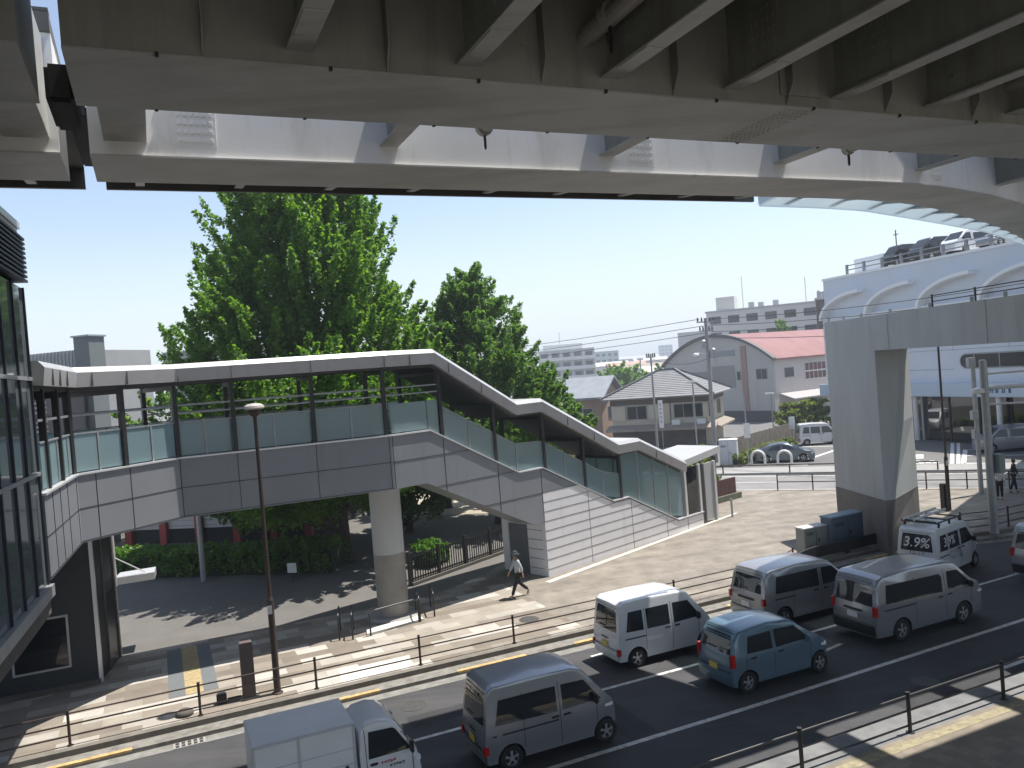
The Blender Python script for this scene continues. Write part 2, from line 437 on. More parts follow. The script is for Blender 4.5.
# near pavement
pv_near = paving('near_paving', [(.22, .21, .20), (.25, .24, .225), (.20, .19, .18)], (.6, .3), ROADROT, .012, dirt=.3)
pv_beige = paving('beige_paving', [(.22, .19, .145), (.245, .21, .16), (.205, .175, .135)], (.3, .3), ROADROT, .01, dirt=.3)
struct(ribbon(const(12.25), const(13.05), -70, 90, -.41, 0, 4).build('near_kerb', mat('near_concrete', (.17, .17, .17), .9, var=.2, vs=2)))
struct(ribbon(const(-30), const(12.25), -70, 90, -.41, 0.0, 4).build('near_sidewalk', pv_beige))
struct(ribbon(const(11.88), const(12.12), -70, 90, -.02, .006, 4).build('tactile_strip', mat('tactile_yellow', (.27, .235, .15), .85, var=.3, vs=7, detail=8)))

# far pavement: strongly mottled by the bridge, calmer on the plaza
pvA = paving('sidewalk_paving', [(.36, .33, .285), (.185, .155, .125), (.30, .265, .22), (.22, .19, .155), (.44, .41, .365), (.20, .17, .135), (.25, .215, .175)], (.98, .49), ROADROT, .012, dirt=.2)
pvB = paving('plaza_paving', [(.228, .202, .168), (.205, .18, .148), (.245, .217, .18), (.218, .192, .158)], (2.9, .49), ROADROT, .012, dirt=.4)
def slab(name, pts, z, m_, zb=-.41):
    b = MB()
    a = sum(pts[i][0]*pts[(i+1) % len(pts)][1]-pts[(i+1) % len(pts)][0]*pts[i][1] for i in range(len(pts)))
    if a < 0: pts = pts[::-1]
    b.prism([(p[0], p[1]) for p in pts], zb, z)
    return struct(b.build(name, m_))
eA = [W(s, walk_t(s)+.22) for s in range(-70, 13)]
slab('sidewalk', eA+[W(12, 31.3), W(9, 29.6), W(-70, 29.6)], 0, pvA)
corner = X(0, 50.45)
pB0 = gp(690, 492); qB = (V2.x*pB0.x+V2.y*pB0.y); pB = X(U2.x*pB0.x+U2.y*pB0.y, 50.45)
endp = W(47.0, walk_t(47)+.22); endx = X(U2.x*endp.x+U2.y*endp.y, 50.45)
eB = [W(s, walk_t(s)+.22) for s in range(12, 48)]
slab('plaza', eB+[endx, pB, W(14.2, 33.2), W(12, 31.3)], 0, pvB)
slab('yard', [W(-70, 29.6), W(9, 29.6), W(12, 31.3), W(14.2, 33.2), pB, X(-140, 50.45), W(-150, 60)], 0, m_asph_l)
# sandy lot behind the yard, seen below the stair flight
slab('sand_lot', [gp(396, 518), gp(470, 514), gp(532, 512), gp(560, 470), gp(396, 470)], .012, mat('sand', (.34, .30, .225), .95, var=.12, vs=1.2, bump=.1, bs=20, detail=8), -.1)
# pale edge stones at the foot of the stair box, and in front of the column
m = MB()
a, b = gp(545, 582), gp(735, 513)
m.extr([a, b, b+Vector((.12, -.12, 0)), a+Vector((.18, -.2, 0))], (0, 0, .012))
struct(m.build('edge_stone', mat('edge_stone_pale', (.55, .50, .43), .85, var=.15, vs=4)))
# guiding strip: yellow between two dark bands
m = MB()
for s0, s1, mi in ((-.32, .12, 1), (.12, .60, 0), (.60, 1.0, 1)):
    m.hexa([W(s0, 24.55, -.01), W(s1, 24.55, -.01), W(s1, 29.2, -.01), W(s0, 29.2, -.01), W(s0, 24.55, .006), W(s1, 24.55, .006), W(s1, 29.2, .006), W(s0, 29.2, .006)], mi)
struct(m.build('tactile_path', [mat('tactile_ochre', (.34, .265, .14), .85, var=.25, vs=6), mat('tactile_grey', (.13, .14, .145), .85)]))
# light infill slab beside the fence
m = MB(); m.hexa([W(4.15, 22.72, -.01), W(6.2, 22.72, -.01), W(6.45, 23.75, -.01), W(4.3, 23.75, -.01), W(4.15, 22.72, .006), W(6.2, 22.72, .006), W(6.45, 23.75, .006), W(4.3, 23.75, .006)])
struct(m.build('pale_paving_patch', mat('pale_slabs', (.58, .55, .50), .85, var=.1, vs=4)))

# cross street
slab('cross_street', [X(-160, 50.45), X(160, 50.45), X(160, 57.3), X(-160, 57.3)], -.1, mat('street_asphalt', (.19, .185, .18), .85, var=.14, vs=.8, detail=8))
slab('far_sidewalk', [X(-160, 57.3), X(160, 57.3), X(160, 60.1), X(-160, 60.1)], .02, mat('far_walk', (.27, .265, .255), .85, var=.1, vs=1.5))
m = MB()
for q, wd in ((51.0, .22), (56.6, .18), (54.0, .14)):
    m.quad(X(-100, q-wd/2, -.095), X(100, q-wd/2, -.095), X(100, q+wd/2, -.095), X(-100, q+wd/2, -.095))
struct(m.build('street_marking', m_line))
slab('car_park', [X(-160, 60.1), X(160, 60.1), X(160, 105), X(-160, 105)], -.02, mat('car_park_asphalt', (.135, .13, .127), .88, var=.14, vs=.5, detail=8))
m = MB(); zz = -.012
def gl(pa, pb, wd):
    a, b = gp(*pa, zz), gp(*pb, zz); d = (b-a).normalized(); n = Vector((-d.y, d.x, 0))*(wd/2)
    m.quad(a-n, b-n, b+n, a+n)
gl((800, 462), (838, 449), .3); gl((690, 466), (808, 465), .15); gl((797, 447), (838, 446), .2)
gl((952, 463.4), (952.4, 443), .25); gl((958.4, 463.4), (958.4, 443), .22); gl((963.4, 463.4), (965.4, 449.6), .3)
gl((965.4, 449.8), (1024, 449.4), .2); gl((964, 455.6), (1024, 454.9), .2); gl((963.4, 463.2), (1024, 463), .3)
# painted road characters: a diamond and two open loops
def ring(px, py, w, h):
    gl((px-w, py+h), (px-w*.6, py-h), .35); gl((px-w*.6, py-h), (px+w*.6, py-h), .35); gl((px+w*.6, py-h), (px+w, py+h), .35); gl((px-w*.5, py+h), (px+w*.5, py+h), .2)
ring(917, 462.2, 5, 1.2); ring(932, 462.0, 4.2, 1.2); gl((916, 457), (923, 457), .5); gl((919.6, 454.6), (919.6, 458.4), .5)
struct(m.build('car_park_marking', m_white))
# ------------------------------------------------------------------ elevated roads
def lerp_tab(tab):
    xs = [a for a, b in tab]; ys = [b for a, b in tab]
    def f(x):
        if x <= xs[0]: return ys[0]+(ys[1]-ys[0])/(xs[1]-xs[0])*(x-xs[0])
        for i in range(len(xs)-1):
            if x <= xs[i+1]: return ys[i]+(ys[i+1]-ys[i])*(x-xs[i])/(xs[i+1]-xs[i])
        return ys[-1]+(ys[-1]-ys[-2])/(xs[-1]-xs[-2])*(x-xs[-1])
    return f
tN = lerp_tab([(-90, 13.65), (16.0, 13.62), (17.2, 13.66), (18.4, 13.85), (19.4, 14.1), (21, 14.5), (22.6, 15.03), (24, 15.5), (27, 16.9), (31, 18.9), (36, 21.5)])
tF = lerp_tab([(-90, 15.12), (15.0, 15.12), (17.2, 15.2), (19.3, 15.55), (21, 16.07), (23.5, 17.0), (27.4, 18.6), (31.4, 20.5), (36, 22.9)])
tO = lerp_tab([(-90, 19.4), (17.5, 19.42), (20, 19.55), (22.3, 19.85), (25.5, 20.85), (29.2, 22.05), (34, 23.7), (38.6, 25.7), (45, 28.6)])
ZF = 12.15; ZD = 14.0
def tE(s): return 11.43
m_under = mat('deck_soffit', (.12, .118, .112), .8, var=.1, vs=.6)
m_steel2 = mat('girder_web', (.29, .30, .275), .55, var=.12, vs=.6, detail=8, rust=RUST, streak=STREAK)
m_ss = [m_steel, m_steel2, m_seam]
m_far = [mat('ramp_steel', (.55, .54, .51), .5, var=.12, vs=.7, detail=8, rust=RUST, streak=((.3, .28, .24), .5, .5, .7, .5, (.35, 2.2, 1)), rot=ROADROT), mat('ramp_web', (.86, .86, .85), .5, var=.04, vs=.6, detail=6, streak=((.55, .52, .45), .9, .52, .75, .6, (1.5, 1.5, .3))), m_seam]

def sweep(mb, sec, s0, s1, ds, mi=0):
    """sec(s) -> list of (t, z)"""
    n = max(1, int(round((s1-s0)/ds))); rings = []
    for i in range(n+1):
        s = s0+(s1-s0)*i/n
        rings.append([W(s, t, z) for t, z in sec(s)])
    mb.loft(rings, mi)
JOINT = (-1.02, -.62)
SEGS = ((-60, JOINT[0]), (JOINT[1], 60))

# far ramp
far = thing('elevated_road', 'pale steel elevated ramp beyond the open slot, its far edge curving away to the right', 'elevated road', W(0, 16.5, 0))
b = MB()
for s0, s1 in SEGS:
    st = .75 if s1 > 0 else 6
    sweep(b, lambda s: [(tN(s), ZF+.03), (tF(s), ZF+.03), (tF(s)-.06, ZD), (tN(s)+.06, ZD)], s0, s1, st, 1)
    sweep(b, lambda s: [(tN(s)-.06, ZF), (tF(s)+.06, ZF), (tF(s)+.06, ZF+.03), (tN(s)-.06, ZF+.03)], s0, s1, st, 0)
b.build('box_girder', m_far, far)
b = MB()
for s0, s1 in SEGS:
    st = .75 if s1 > 0 else 6
    tX = lambda s: tO(s)-.1 if s < 17.2 else tO(s)-2.7
    sweep(b, lambda s: [(13.64, ZD+.01), (tN(s)+.05, ZD), (max(tF(s)+.05, tX(s)), ZD-.55), (max(tF(s)+.05, tX(s)), ZD-.28), (tN(s)+.05, ZD+.3), (13.64, ZD+.3)], s0, s1, st)
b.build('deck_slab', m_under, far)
b = MB()
for s0, s1 in SEGS:
    st = .75 if s1 > 0 else 6
    sweep(b, lambda s: [(tO(s)-.1, 13.02), (tO(s), 13.02), (tO(s), 15.0), (tO(s)-.1, 15.0)], s0, min(s1, 17.2), st)
    sweep(b, lambda s: [(13.64, ZD+.31), (13.84, ZD+.31), (13.84, 14.36), (13.64, 14.36)], s0, s1, st)
b.build('parapet', [mat('parapet_dark', (.10, .095, .09), .7, var=.1, vs=1)], far)
# translucent noise screen outside the curved part
b = MB()
sweep(b, lambda s: [(max(tF(s)+.1, tO(s)-2.6), 13.28), (tO(s)+.03, 12.90), (tO(s)+.03, 12.95), (max(tF(s)+.1, tO(s)-2.6), 13.33)], 17.5, 60, .75)
sweep(b, lambda s: [(tO(s)+.02, 12.96), (tO(s)+.06, 12.96), (tO(s)+.06, 15.9), (tO(s)+.02, 15.9)], 17.5, 60, .75)
b.build('noise_screen', frosted('noise_screen_blue', (.60, .66, .71), .7), far)
for k in range(-8, 22):
    s = 2.05*k+.05
    b = MB(); a = tF(s)+.02; o_ = tO(s)-.15
    b.hexa([W(s-.09, a, ZF+.45), W(s+.09, a, ZF+.45), W(s+.09, o_, 13.08), W(s-.09, o_, 13.08),
            W(s-.09, a, ZF+.49), W(s+.09, a, ZF+.49), W(s+.09, o_, 13.12), W(s-.09, o_, 13.12)])
    b.hexa([W(s-.012, a, ZF+.49), W(s+.012, a, ZF+.49), W(s+.012, o_, 13.12), W(s-.012, o_, 13.12),
            W(s-.012, a, ZD-.05), W(s+.012, a, ZD-.05), W(s+.012, o_, ZD-.56), W(s-.012, o_, ZD-.56)])
    b.build('bracket', m_steel, far)
# splice plates with bolt heads, seams and stains along the far box
def bolts(b, s, t, z0, z1, cols, rows, dsx, face=-1, r=.022):
    for i in range(cols):
        for j in range(rows):
            z = z0+(z1-z0)*j/(rows-1)
            b.box(W(s+(i-(cols-1)/2)*dsx, t+face*.012, z), (r*2, .03, r*2), ROADROT)
b = MB()
for s in (9.3, 18.0, 0.9):
    t = tN(s)+.02
    b.box(W(s, t-.012, 13.0), (.62, .02, 1.3), ROADROT)
    bolts(b, s, t-.02, 12.45, 13.55, 6, 9, .095)
b.build('splice_plate', m_far[1], far)

# near deck
near = thing('elevated_road', 'shaded steel elevated deck overhead with closely spaced cross beams', 'elevated road', W(0, 6, 0))
b = MB()
TA, TB = 9.52, 11.33
for s0, s1 in SEGS:
    sweep(b, lambda s: [(TA+.05, ZF+.03), (TB-.05, ZF+.03), (TB-.05, ZD), (TA+.05, ZD)], s0, s1, 6, 1)
    sweep(b, lambda s: [(TA, ZF), (TB, ZF), (TB, ZF+.03), (TA, ZF+.03)], s0, s1, 6, 0)
b.build('box_girder', m_ss, near)
b = MB()
for s0, s1 in SEGS:
    sweep(b, lambda s: [(.2, ZF), (2.0, ZF), (2.0, ZD), (.2, ZD)], s0, s1, 6, 1)
b.build('box_girder', m_ss, near)
b = MB()
for s0, s1 in SEGS:
    sweep(b, lambda s: [(-9, ZD), (tE(s), ZD), (tE(s), ZD+.3), (-9, ZD+.3)], s0, s1, .75 if s1 > 0 else 6)
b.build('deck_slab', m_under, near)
b = MB()
for s0, s1 in SEGS: sweep(b, lambda s: [(tE(s)-.2, ZD+.305), (tE(s), ZD+.305), (tE(s), 14.36), (tE(s)-.2, 14.36)], s0, s1, .75 if s1 > 0 else 6)
b.build('parapet', MT['parapet_dark'], near)
# the left span's gap is decked over
b = MB(); sweep(b, lambda s: [(TB+.12, ZD+.02), (tN(s)-.12, ZD+.02), (tN(s)-.12, ZD+.28), (TB+.12, ZD+.28)], -60, -1.55, 6)
b.build('cover_slab', m_under, near)
def ibeam(name, s, ta, tb, zb, zt, fw=.36, parent=near, plates=True):
    b = MB()
    b.hexa([W(s-fw/2, ta, zb), W(s+fw/2, ta, zb), W(s+fw/2, tb, zb), W(s-fw/2, tb, zb), W(s-fw/2, ta, zb+.025), W(s+fw/2, ta, zb+.025), W(s+fw/2, tb, zb+.025), W(s-fw/2, tb, zb+.025)], 0)
    b.hexa([W(s-.012, ta, zb+.026), W(s+.012, ta, zb+.026), W(s+.012, tb, zb+.026), W(s-.012, tb, zb+.026), W(s-.012, ta, zt), W(s+.012, ta, zt), W(s+.012, tb, zt), W(s-.012, tb, zt)], 1)
    if plates and tb-ta > 3:   # splice and stiffeners near the girder
        tp = tb-.75
        for sg in (-1, 1):
            b.hexa([W(s+sg*.02-.008, tp-.3, zb+.12), W(s+sg*.02+.008, tp-.3, zb+.12), W(s+sg*.02+.008, tp+.3, zb+.12), W(s+sg*.02-.008, tp+.3, zb+.12),
                    W(s+sg*.02-.008, tp-.3, zt-.15), W(s+sg*.02+.008, tp-.3, zt-.15), W(s+sg*.02+.008, tp+.3, zt-.15), W(s+sg*.02-.008, tp+.3, zt-.15)], 1)
            for i in range(5):
                for j in range(8):
                    b.box(W(s+sg*.034, tp-.22+.11*i, zb+.2+(zt-zb-.45)*j/7), (.014, .04, .04), ROADROT, 1)
        b.hexa([W(s-fw/2+.02, tp-.35, zb-.014), W(s+fw/2-.02, tp-.35, zb-.014), W(s+fw/2-.02, tp+.35, zb-.014), W(s-fw/2+.02, tp+.35, zb-.014),
                W(s-fw/2+.02, tp-.35, zb-.001), W(s+fw/2-.02, tp-.35, zb-.001), W(s+fw/2-.02, tp+.35, zb-.001), W(s-fw/2+.02, tp+.35, zb-.001)], 0)
    return b.build(name, m_ss, parent)
for k in range(-6, 20):
    s = 1.85+2.13*k
    if JOINT[0]-.4 < s < JOINT[1]+.4: continue
    ibeam('cross_beam', s, 2.0, TA+.04, 12.36, ZD-.003, .30)
for k in range(-3, 8):
    s = 4.07+4.43*k
    if JOINT[0]-.3 < s < JOINT[1]+.3: continue
    ibeam('slot_beam', s, TB-.04, tN(s)+.04, 12.5, ZD-.003, .34)
for s in (JOINT[0]-.42, JOINT[1]+.5):
    b = MB()
    b.hexa([W(s-.3, TB, 12.4), W(s+.3, TB, 12.4), W(s+.3, tN(s)+.02, 12.4), W(s-.3, tN(s)+.02, 12.4), W(s-.3, TB, 13.9), W(s+.3, TB, 13.9), W(s+.3, tN(s)+.02, 13.9), W(s-.3, tN(s)+.02, 13.9)], 0)
    b.build('end_diaphragm', m_ss, near)
# vertical web stiffeners on the near girder
b = MB()
for k in range(-6, 20):
    s = 1.85+2.13*k+1.06
    if JOINT[0]-.2 < s < JOINT[1]+.2: continue
    b.hexa([W(s-.008, TA-.13, ZF+.35), W(s+.008, TA-.13, ZF+.35), W(s+.008, TA+.05, ZF+.05), W(s-.008, TA+.05, ZF+.05), W(s-.008, TA-.13, ZD-.05), W(s+.008, TA-.13, ZD-.05), W(s+.008, TA+.05, ZD-.05), W(s-.008, TA+.05, ZD-.05)])
b.build('web_stiffener', m_steel2, near)
b = MB()
for s in (9.6, -8):
    bolts(b, s, TA+.05, 12.4, 13.7, 8, 12, .09)
    b.hexa([W(s-.42, TA+.02, 12.35), W(s+.42, TA+.02, 12.35), W(s+.42, TA+.045, 12.35), W(s-.42, TA+.045, 12.35), W(s-.42, TA+.02, 13.8), W(s+.42, TA+.02, 13.8), W(s+.42, TA+.045, 13.8), W(s-.42, TA+.045, 13.8)])
b.build('splice_plate', m_steel2, near)
b = MB()
for s in (9.6, -8):
    for i in range(7):
        for j in range(14): b.box(W(s-.27+.09*i, TA+.1+j*.125, ZF-.006), (.035, .035, .012), ROADROT)
b.build('flange_splice', m_steel, near)
# small clips along the flange edges
b = MB()
for k in range(-16, 24):
    for t in (TA, TB):
        s = .95*k+.3
        if JOINT[0]-.1 < s < JOINT[1]+.1 or k % 2: continue
        b.box(W(s, t, ZF+.012), (.04, .05, .045), ROADROT)
b.build('edge_clip', m_seam, near)
# black bearing pad box in the joint
b = MB(); b.box(W(-.83, 12.5, 12.62), (.34, 1.3, .5), ROADROT); b.build('joint_seal', m_seam, near, bevel=.05)
b = MB(); b.box(W(-.83, 16.8, 13.35), (.30, 3.2, .2), ROADROT); b.build('joint_seal', m_seam, far, bevel=.03)
b = MB(); b.hexa([W(-1.01, -9, 14.03), W(-.63, -9, 14.03), W(-.63, 11.4, 14.03), W(-1.01, 11.4, 14.03), W(-1.01, -9, 14.27), W(-.63, -9, 14.27), W(-.63, 11.4, 14.27), W(-1.01, 11.4, 14.27)])
b.build('expansion_joint', m_seam, near)
# drain pipes slung through the beams
m_pipe = mat('drain_pipe_grey', (.36, .34, .31), .5, var=.1, vs=2)
for s in (5.75, 14.6, -7):
    p = thing('drain_pipe', {5.75: 'grey drain pipe crossing the slot left of centre, with a hanger at its end', 14.6: 'grey drain pipe crossing the slot at right, above the portal pier', -7: 'grey drain pipe slung under the deck left of the joint'}[s], 'pipe', W(s, 8, 12.8), 0, 'drain pipes under the elevated road')
    b = MB(); b.tube([W(s, 2.2, 13.0), W(s, tN(s)-.35, 12.82)], .125, 14); b.tube([W(s, tN(s)-.42, 12.82), W(s, tN(s)-.30, 12.82)], .16, 14)
    b.tube([W(s, TA-.7, 12.93), W(s, TA-.55, 12.93)], .16, 14)
    b.build('pipe', m_pipe, p, smooth=False)
    b = MB()
    for t in (tN(s)-.36, TA-.62):
        b.box(W(s, t, 12.95), (.03, .05, 1.0), ROADROT); b.tube([W(s, t, 12.42), W(s, t, 12.7)], .02, 6)
    b.build('hanger', m_seam, p)

# ------------------------------------------------------------------ portal pier
pier = thing('portal_pier', 'white concrete portal pier with a dark painted foot and a long beam reaching right', 'pier', (15.3, 34, 0))
def PL(Y): return 14.6-.065*(Y-32.1)
n_x = Vector((.998, .065, 0))
zb, zt, zd = 8.1, 9.5, 2.05
m_pier = mat('painted_concrete', (.43, .44, .435), .75, var=.08, vs=.9, bump=.04, bs=12, stretch=(1, 1, .25), detail=7, streak=((.26, .255, .24), 1.3, .54, .74, .55, (1.6, 1.6, .12)))
m_foot = mat('pier_foot_coating', (.185, .17, .155), .8, var=.16, vs=1.6, stretch=(1, 1, .4), detail=7)
Y0, Y1 = 32.1, 36.3
def pcol(z0, z1, mi, b, e=0):
    def ring(z):
        f = max(0, min(1, z/zb))
        A = Vector((PL(Y1), Y1, z)); Bp = Vector((PL(Y0), Y0, z)); Cc = Bp+n_x*(.12+.95*f)
        D = Vector((17.3, 34.8, z)); Eb = Vector((17.3, Y1, z))
        ctr = (A+D)/2
        return [ctr+(p-ctr)*(1+e) for p in (A, Bp, Cc, D, Eb)]
    b.loft([ring(z0), ring((z0+z1)/2), ring(z1)], mi)
b = MB(); pcol(zd, zb, 0, b); b.build('column', [m_pier], pier)
b = MB(); pcol(-.3, zd, 0, b, .006); b.build('foot', [m_foot], pier)
b = MB()
Ye = 12.0
a0 = [Vector((PL(Y1), Y1, zb)), Vector((PL(Ye), Ye, zb)), Vector((PL(Ye), Ye, zb))+n_x*2.6, Vector((PL(Y1), Y1, zb))+n_x*2.6]
b.hexa([Vector(p) for p in a0]+[Vector((p.x, p.y, zt)) for p in a0]); b.build('beam', [m_pier], pier)
b = MB()
for Y in (31.0, 25.2):       # construction joints and downpipe streaks
    b.box((PL(Y)-.003, Y, (zb+zt)/2), (.012, .03, zt-zb-.02))
b.build('joint', mat('joint_pale', (.30, .30, .30), .8), pier)
b = MB()
for Y in (36.0, 34.6, 33.1, 30.9, 28.3, 26, 24.4): b.tube([(PL(Y)+.1, Y, zt-.02), (PL(Y)+.1, Y, zt+.16)], .06, 8)
b.build('anchor_stub', m_galv, pier)
b = MB(); b.prism([(PL(15)+.02, 12.2), (PL(15)+1.5, 12.2), (PL(15)+1.5, 15.4), (PL(15)+.02, 15.4)], -.3, zb-.003); b.build('column', [m_pier], pier)
# thin service rail along the beam top
b = MB()
for z in (.28, .5): b.beam((PL(30)+1.2, 30, zt+z), (PL(13)+1.2, 13, zt+z), .035, .035)
for Y in (30, 27.5, 25, 22.5, 20, 17, 14): b.beam((PL(Y)+1.2, Y, zt), (PL(Y)+1.2, Y, zt+.55), .05, .05)
b.build('service_rail', m_dark, pier)
# small number plate on the right face
b = MB(); q = Vector((16.4, 33.88, 2.35)); b.box((q.x+.02, q.y-.02, q.z), (.42, .04, .16), .78); b.build('number_plate', mat('plate_grey', (.24, .24, .23), .7), pier)
# ------------------------------------------------------------------ covered footbridge
V2d = lambda x, y: Vector((x, y))
N0, N1, N2_, N3 = V2d(-10.24, 17.2), V2d(-11.85, 21.48), V2d(-10.36, 24.58), V2d(-4.27, 27.31)
SA = V2d(.883, 32.205); DS = V2d(.72516, .68858); NA = V2d(-.68858, .72516)
def SP(a): return SA+DS*a
WB = 2.6
bridge = thing('covered_footbridge', 'roofed grey footbridge on a round column, bending down in a covered stair to the plaza', 'footbridge', (-4.9, 28.5, 0))
def nrm(d): d = d.normalized(); return V2d(-d.y, d.x)
def miter(d0, d1):
    n = (nrm(d0)+nrm(d1)); n.normalize()
    return n/(n.dot(nrm(d1)))
plan = [(N0+(N1-N0).normalized()*.03, nrm(N1-N0)), (N0+(N1-N0).normalized()*.5, nrm(N1-N0)), (N1, miter(N1-N0, N2_-N1)), (N2_, miter(N2_-N1, N3-N2_)), (N3, miter(N3-N2_, DS))]
interp = lambda tab: lerp_tab(tab)
sillz = interp([(-20, 6.51), (-5.41, 6.51), (-1.22, 4.40), (.1, 4.40), (4.38, 2.32), (5.48, 2.32), (9.12, .62), (11.3, .62), (14, .62)])
roofz = interp([(-20, 9.43), (-5.12, 9.43), (-1.25, 7.24), (.17, 7.24), (4.8, 4.93), (6.3, 4.93), (9.85, 3.40), (20, 3.40)])
botz = interp([(-20, 4.69), (-5.72, 4.69), (-.62, 2.24), (.05, 2.24), (20, 2.24)])
stA = [-7.1, -5.72, -5.41, -1.22, -.62, .0]
# girder: an open trough
def trough(P, n, sill, bot, wb):
    q = lambda o, z: (P.x+n.x*o, P.y+n.y*o, z)
    fl = min(sill-.85, sill-.85)
    return [q(0, bot), q(0, sill), q(.16, sill), q(.16, max(fl, bot+.12)), q(WB-.16, max(fl, bot+.12)), q(WB-.16, sill), q(WB, sill), q(WB, max(bot+.75, fl-.2)), q(wb, bot)]
rings = [trough(P, n, 6.51, 4.69, 1.9) for P, n in plan[:-1]]
rings.append(trough(N3, plan[-1][1], 6.51, 4.69, 1.7))
for a in stA[1:]: rings.append(trough(SP(a), NA, sillz(a), botz(a), 1.25))
b = MB(); b.loft(rings); b.build('girder', m_panel, bridge)
# upper trough inside the box (stair flight), carried on by the box walls
m_box = mat('pale_panel', (.72, .71, .725), .5, .05, var=.04, vs=.8, streak=((.5, .49, .48), 1.6, .56, .76, .5, (1.6, 1.6, .15)))
def wallpoly(o0, o1, pts):
    b_ = MB(); b_.extr([(SP(a).x+NA.x*o0, SP(a).y+NA.y*o0, z) for a, z in pts], (NA.x*(o1-o0), NA.y*(o1-o0), 0)); return b_
SEAM = 3.42; aS = .1+(4.40-SEAM)/.486
boxp = [(0, -.2), (11.25, -.2), (11.25, .57), (9.12, .57), (5.48, 2.27), (4.38, 2.27), (aS, SEAM), (0, SEAM)]
wallpoly(-.012, .2, boxp).build('stair_base', m_box, bridge)
b = wallpoly(-.004, .2, [(0, SEAM+.002), (aS-.02, SEAM+.002), (.1, 4.36), (0, 4.36)]); b.build('girder_panel', m_panel, bridge)
wallpoly(WB-.2, WB, [(0, -.2), (9.2, -.2), (9.2, .57), (5.48, 2.27), (4.38, 2.27), (.1, 4.36), (0, 4.36)]).build('stair_base', m_box, bridge)
# end wall with its door
b = MB()
def endq(o0, o1, z0, z1, a0, a1, mi=0):
    p = [SP(a0)+NA*o0, SP(a1)+NA*o0, SP(a1)+NA*o1, SP(a0)+NA*o1]
    b.hexa([(x.x, x.y, z0) for x in p]+[(x.x, x.y, z1) for x in p], mi)
endq(.2, 1.05, -.2, 2.235, 0, .2); endq(2.25, 2.4, -.2, 2.235, .0, .2); endq(1.05, 2.25, 2.05, 2.235, 0, .2)
b.build('end_wall', m_box, bridge)
b = MB(); endq(1.05, 2.25, -.1, 2.05, .08, .14); b.build('door', mat('door_grey', (.12, .125, .13), .5), bridge)
# stair slab inside the box
b = MB(); b.extr([(SP(a).x+NA.x*.21, SP(a).y+NA.y*.21, z) for a, z in ((0.02, 2.26), (0.02, 3.55), (4.38, 1.47), (5.48, 1.47), (8.6, 0), (8.2, -.1), (5.3, -.1))], (NA.x*(WB-.42), NA.y*(WB-.42), 0)); b.build('stair_flight', m_conc, bridge)

# sill cap in bright trim
def capring(P, n, z, o): return [(P.x+n.x*(o-.05), P.y+n.y*(o-.05), z), (P.x+n.x*(o+.2), P.y+n.y*(o+.2), z), (P.x+n.x*(o+.2), P.y+n.y*(o+.2), z+.05), (P.x+n.x*(o-.05), P.y+n.y*(o-.05), z+.05)]
for o in (0, WB-.16):
    rg = [capring(P, n, 6.512, o) for P, n in plan]
    for a in (-5.41, -1.22, .1, 4.38, 5.48, 9.12, 11.3): rg.append(capring(SP(a), NA, sillz(a)+.002, o))
    b = MB(); b.loft(rg); b.build('sill', m_silver, bridge)
# dark open joints between the panels
b = MB()
def seam_h(A, B, n, z, e=.012):
    b.hexa([(A.x-n.x*e, A.y-n.y*e, z-.008), (B.x-n.x*e, B.y-n.y*e, z-.008), (B.x+n.x*.02, B.y+n.y*.02, z-.008), (A.x+n.x*.02, A.y+n.y*.02, z-.008),
            (A.x-n.x*e, A.y-n.y*e, z+.008), (B.x-n.x*e, B.y-n.y*e, z+.008), (B.x+n.x*.02, B.y+n.y*.02, z+.008), (A.x+n.x*.02, A.y+n.y*.02, z+.008)])
def seam_v(P, d, n, z0, z1, e=.012, w_=.008):
    A = P-d*w_; B = P+d*w_
    b.hexa([(A.x-n.x*e, A.y-n.y*e, z0), (B.x-n.x*e, B.y-n.y*e, z0), (B.x+n.x*.02, B.y+n.y*.02, z0), (A.x+n.x*.02, A.y+n.y*.02, z0),
            (A.x-n.x*e, A.y-n.y*e, z1), (B.x-n.x*e, B.y-n.y*e, z1), (B.x+n.x*.02, B.y+n.y*.02, z1), (A.x+n.x*.02, A.y+n.y*.02, z1)])
SEGM = [(N0, N1, [.95, 1.9, 2.9, 4.3]), (N1, N2_, [.55, 1.65, 3.42]), (N2_, N3, [1.68, 4.14, 6.6])]
for A, B, vs in SEGM:
    d = (B-A).normalized(); n = nrm(d)
    seam_h(A, B, n, 5.62)
    for k in vs: seam_v(A+d*k, d, n, 4.72, 6.5)
    seam_h(A, B, n, 4.74)
seam_h(N3, SP(-3.66), NA, 5.62); seam_h(SP(-5.25), SP(-1.45), NA, 4.5); seam_h(SP(-3.1), SP(0), NA, SEAM)
seam_h(SP(-1.4), SP(0), NA, 4.12) if False else None
for a in (-7.05, -4.85, -2.3, 0): seam_v(SP(a), DS, NA, botz(a)+.03, sillz(a)-.03)
seam_h(SP(0), SP(aS), NA, SEAM, .02)
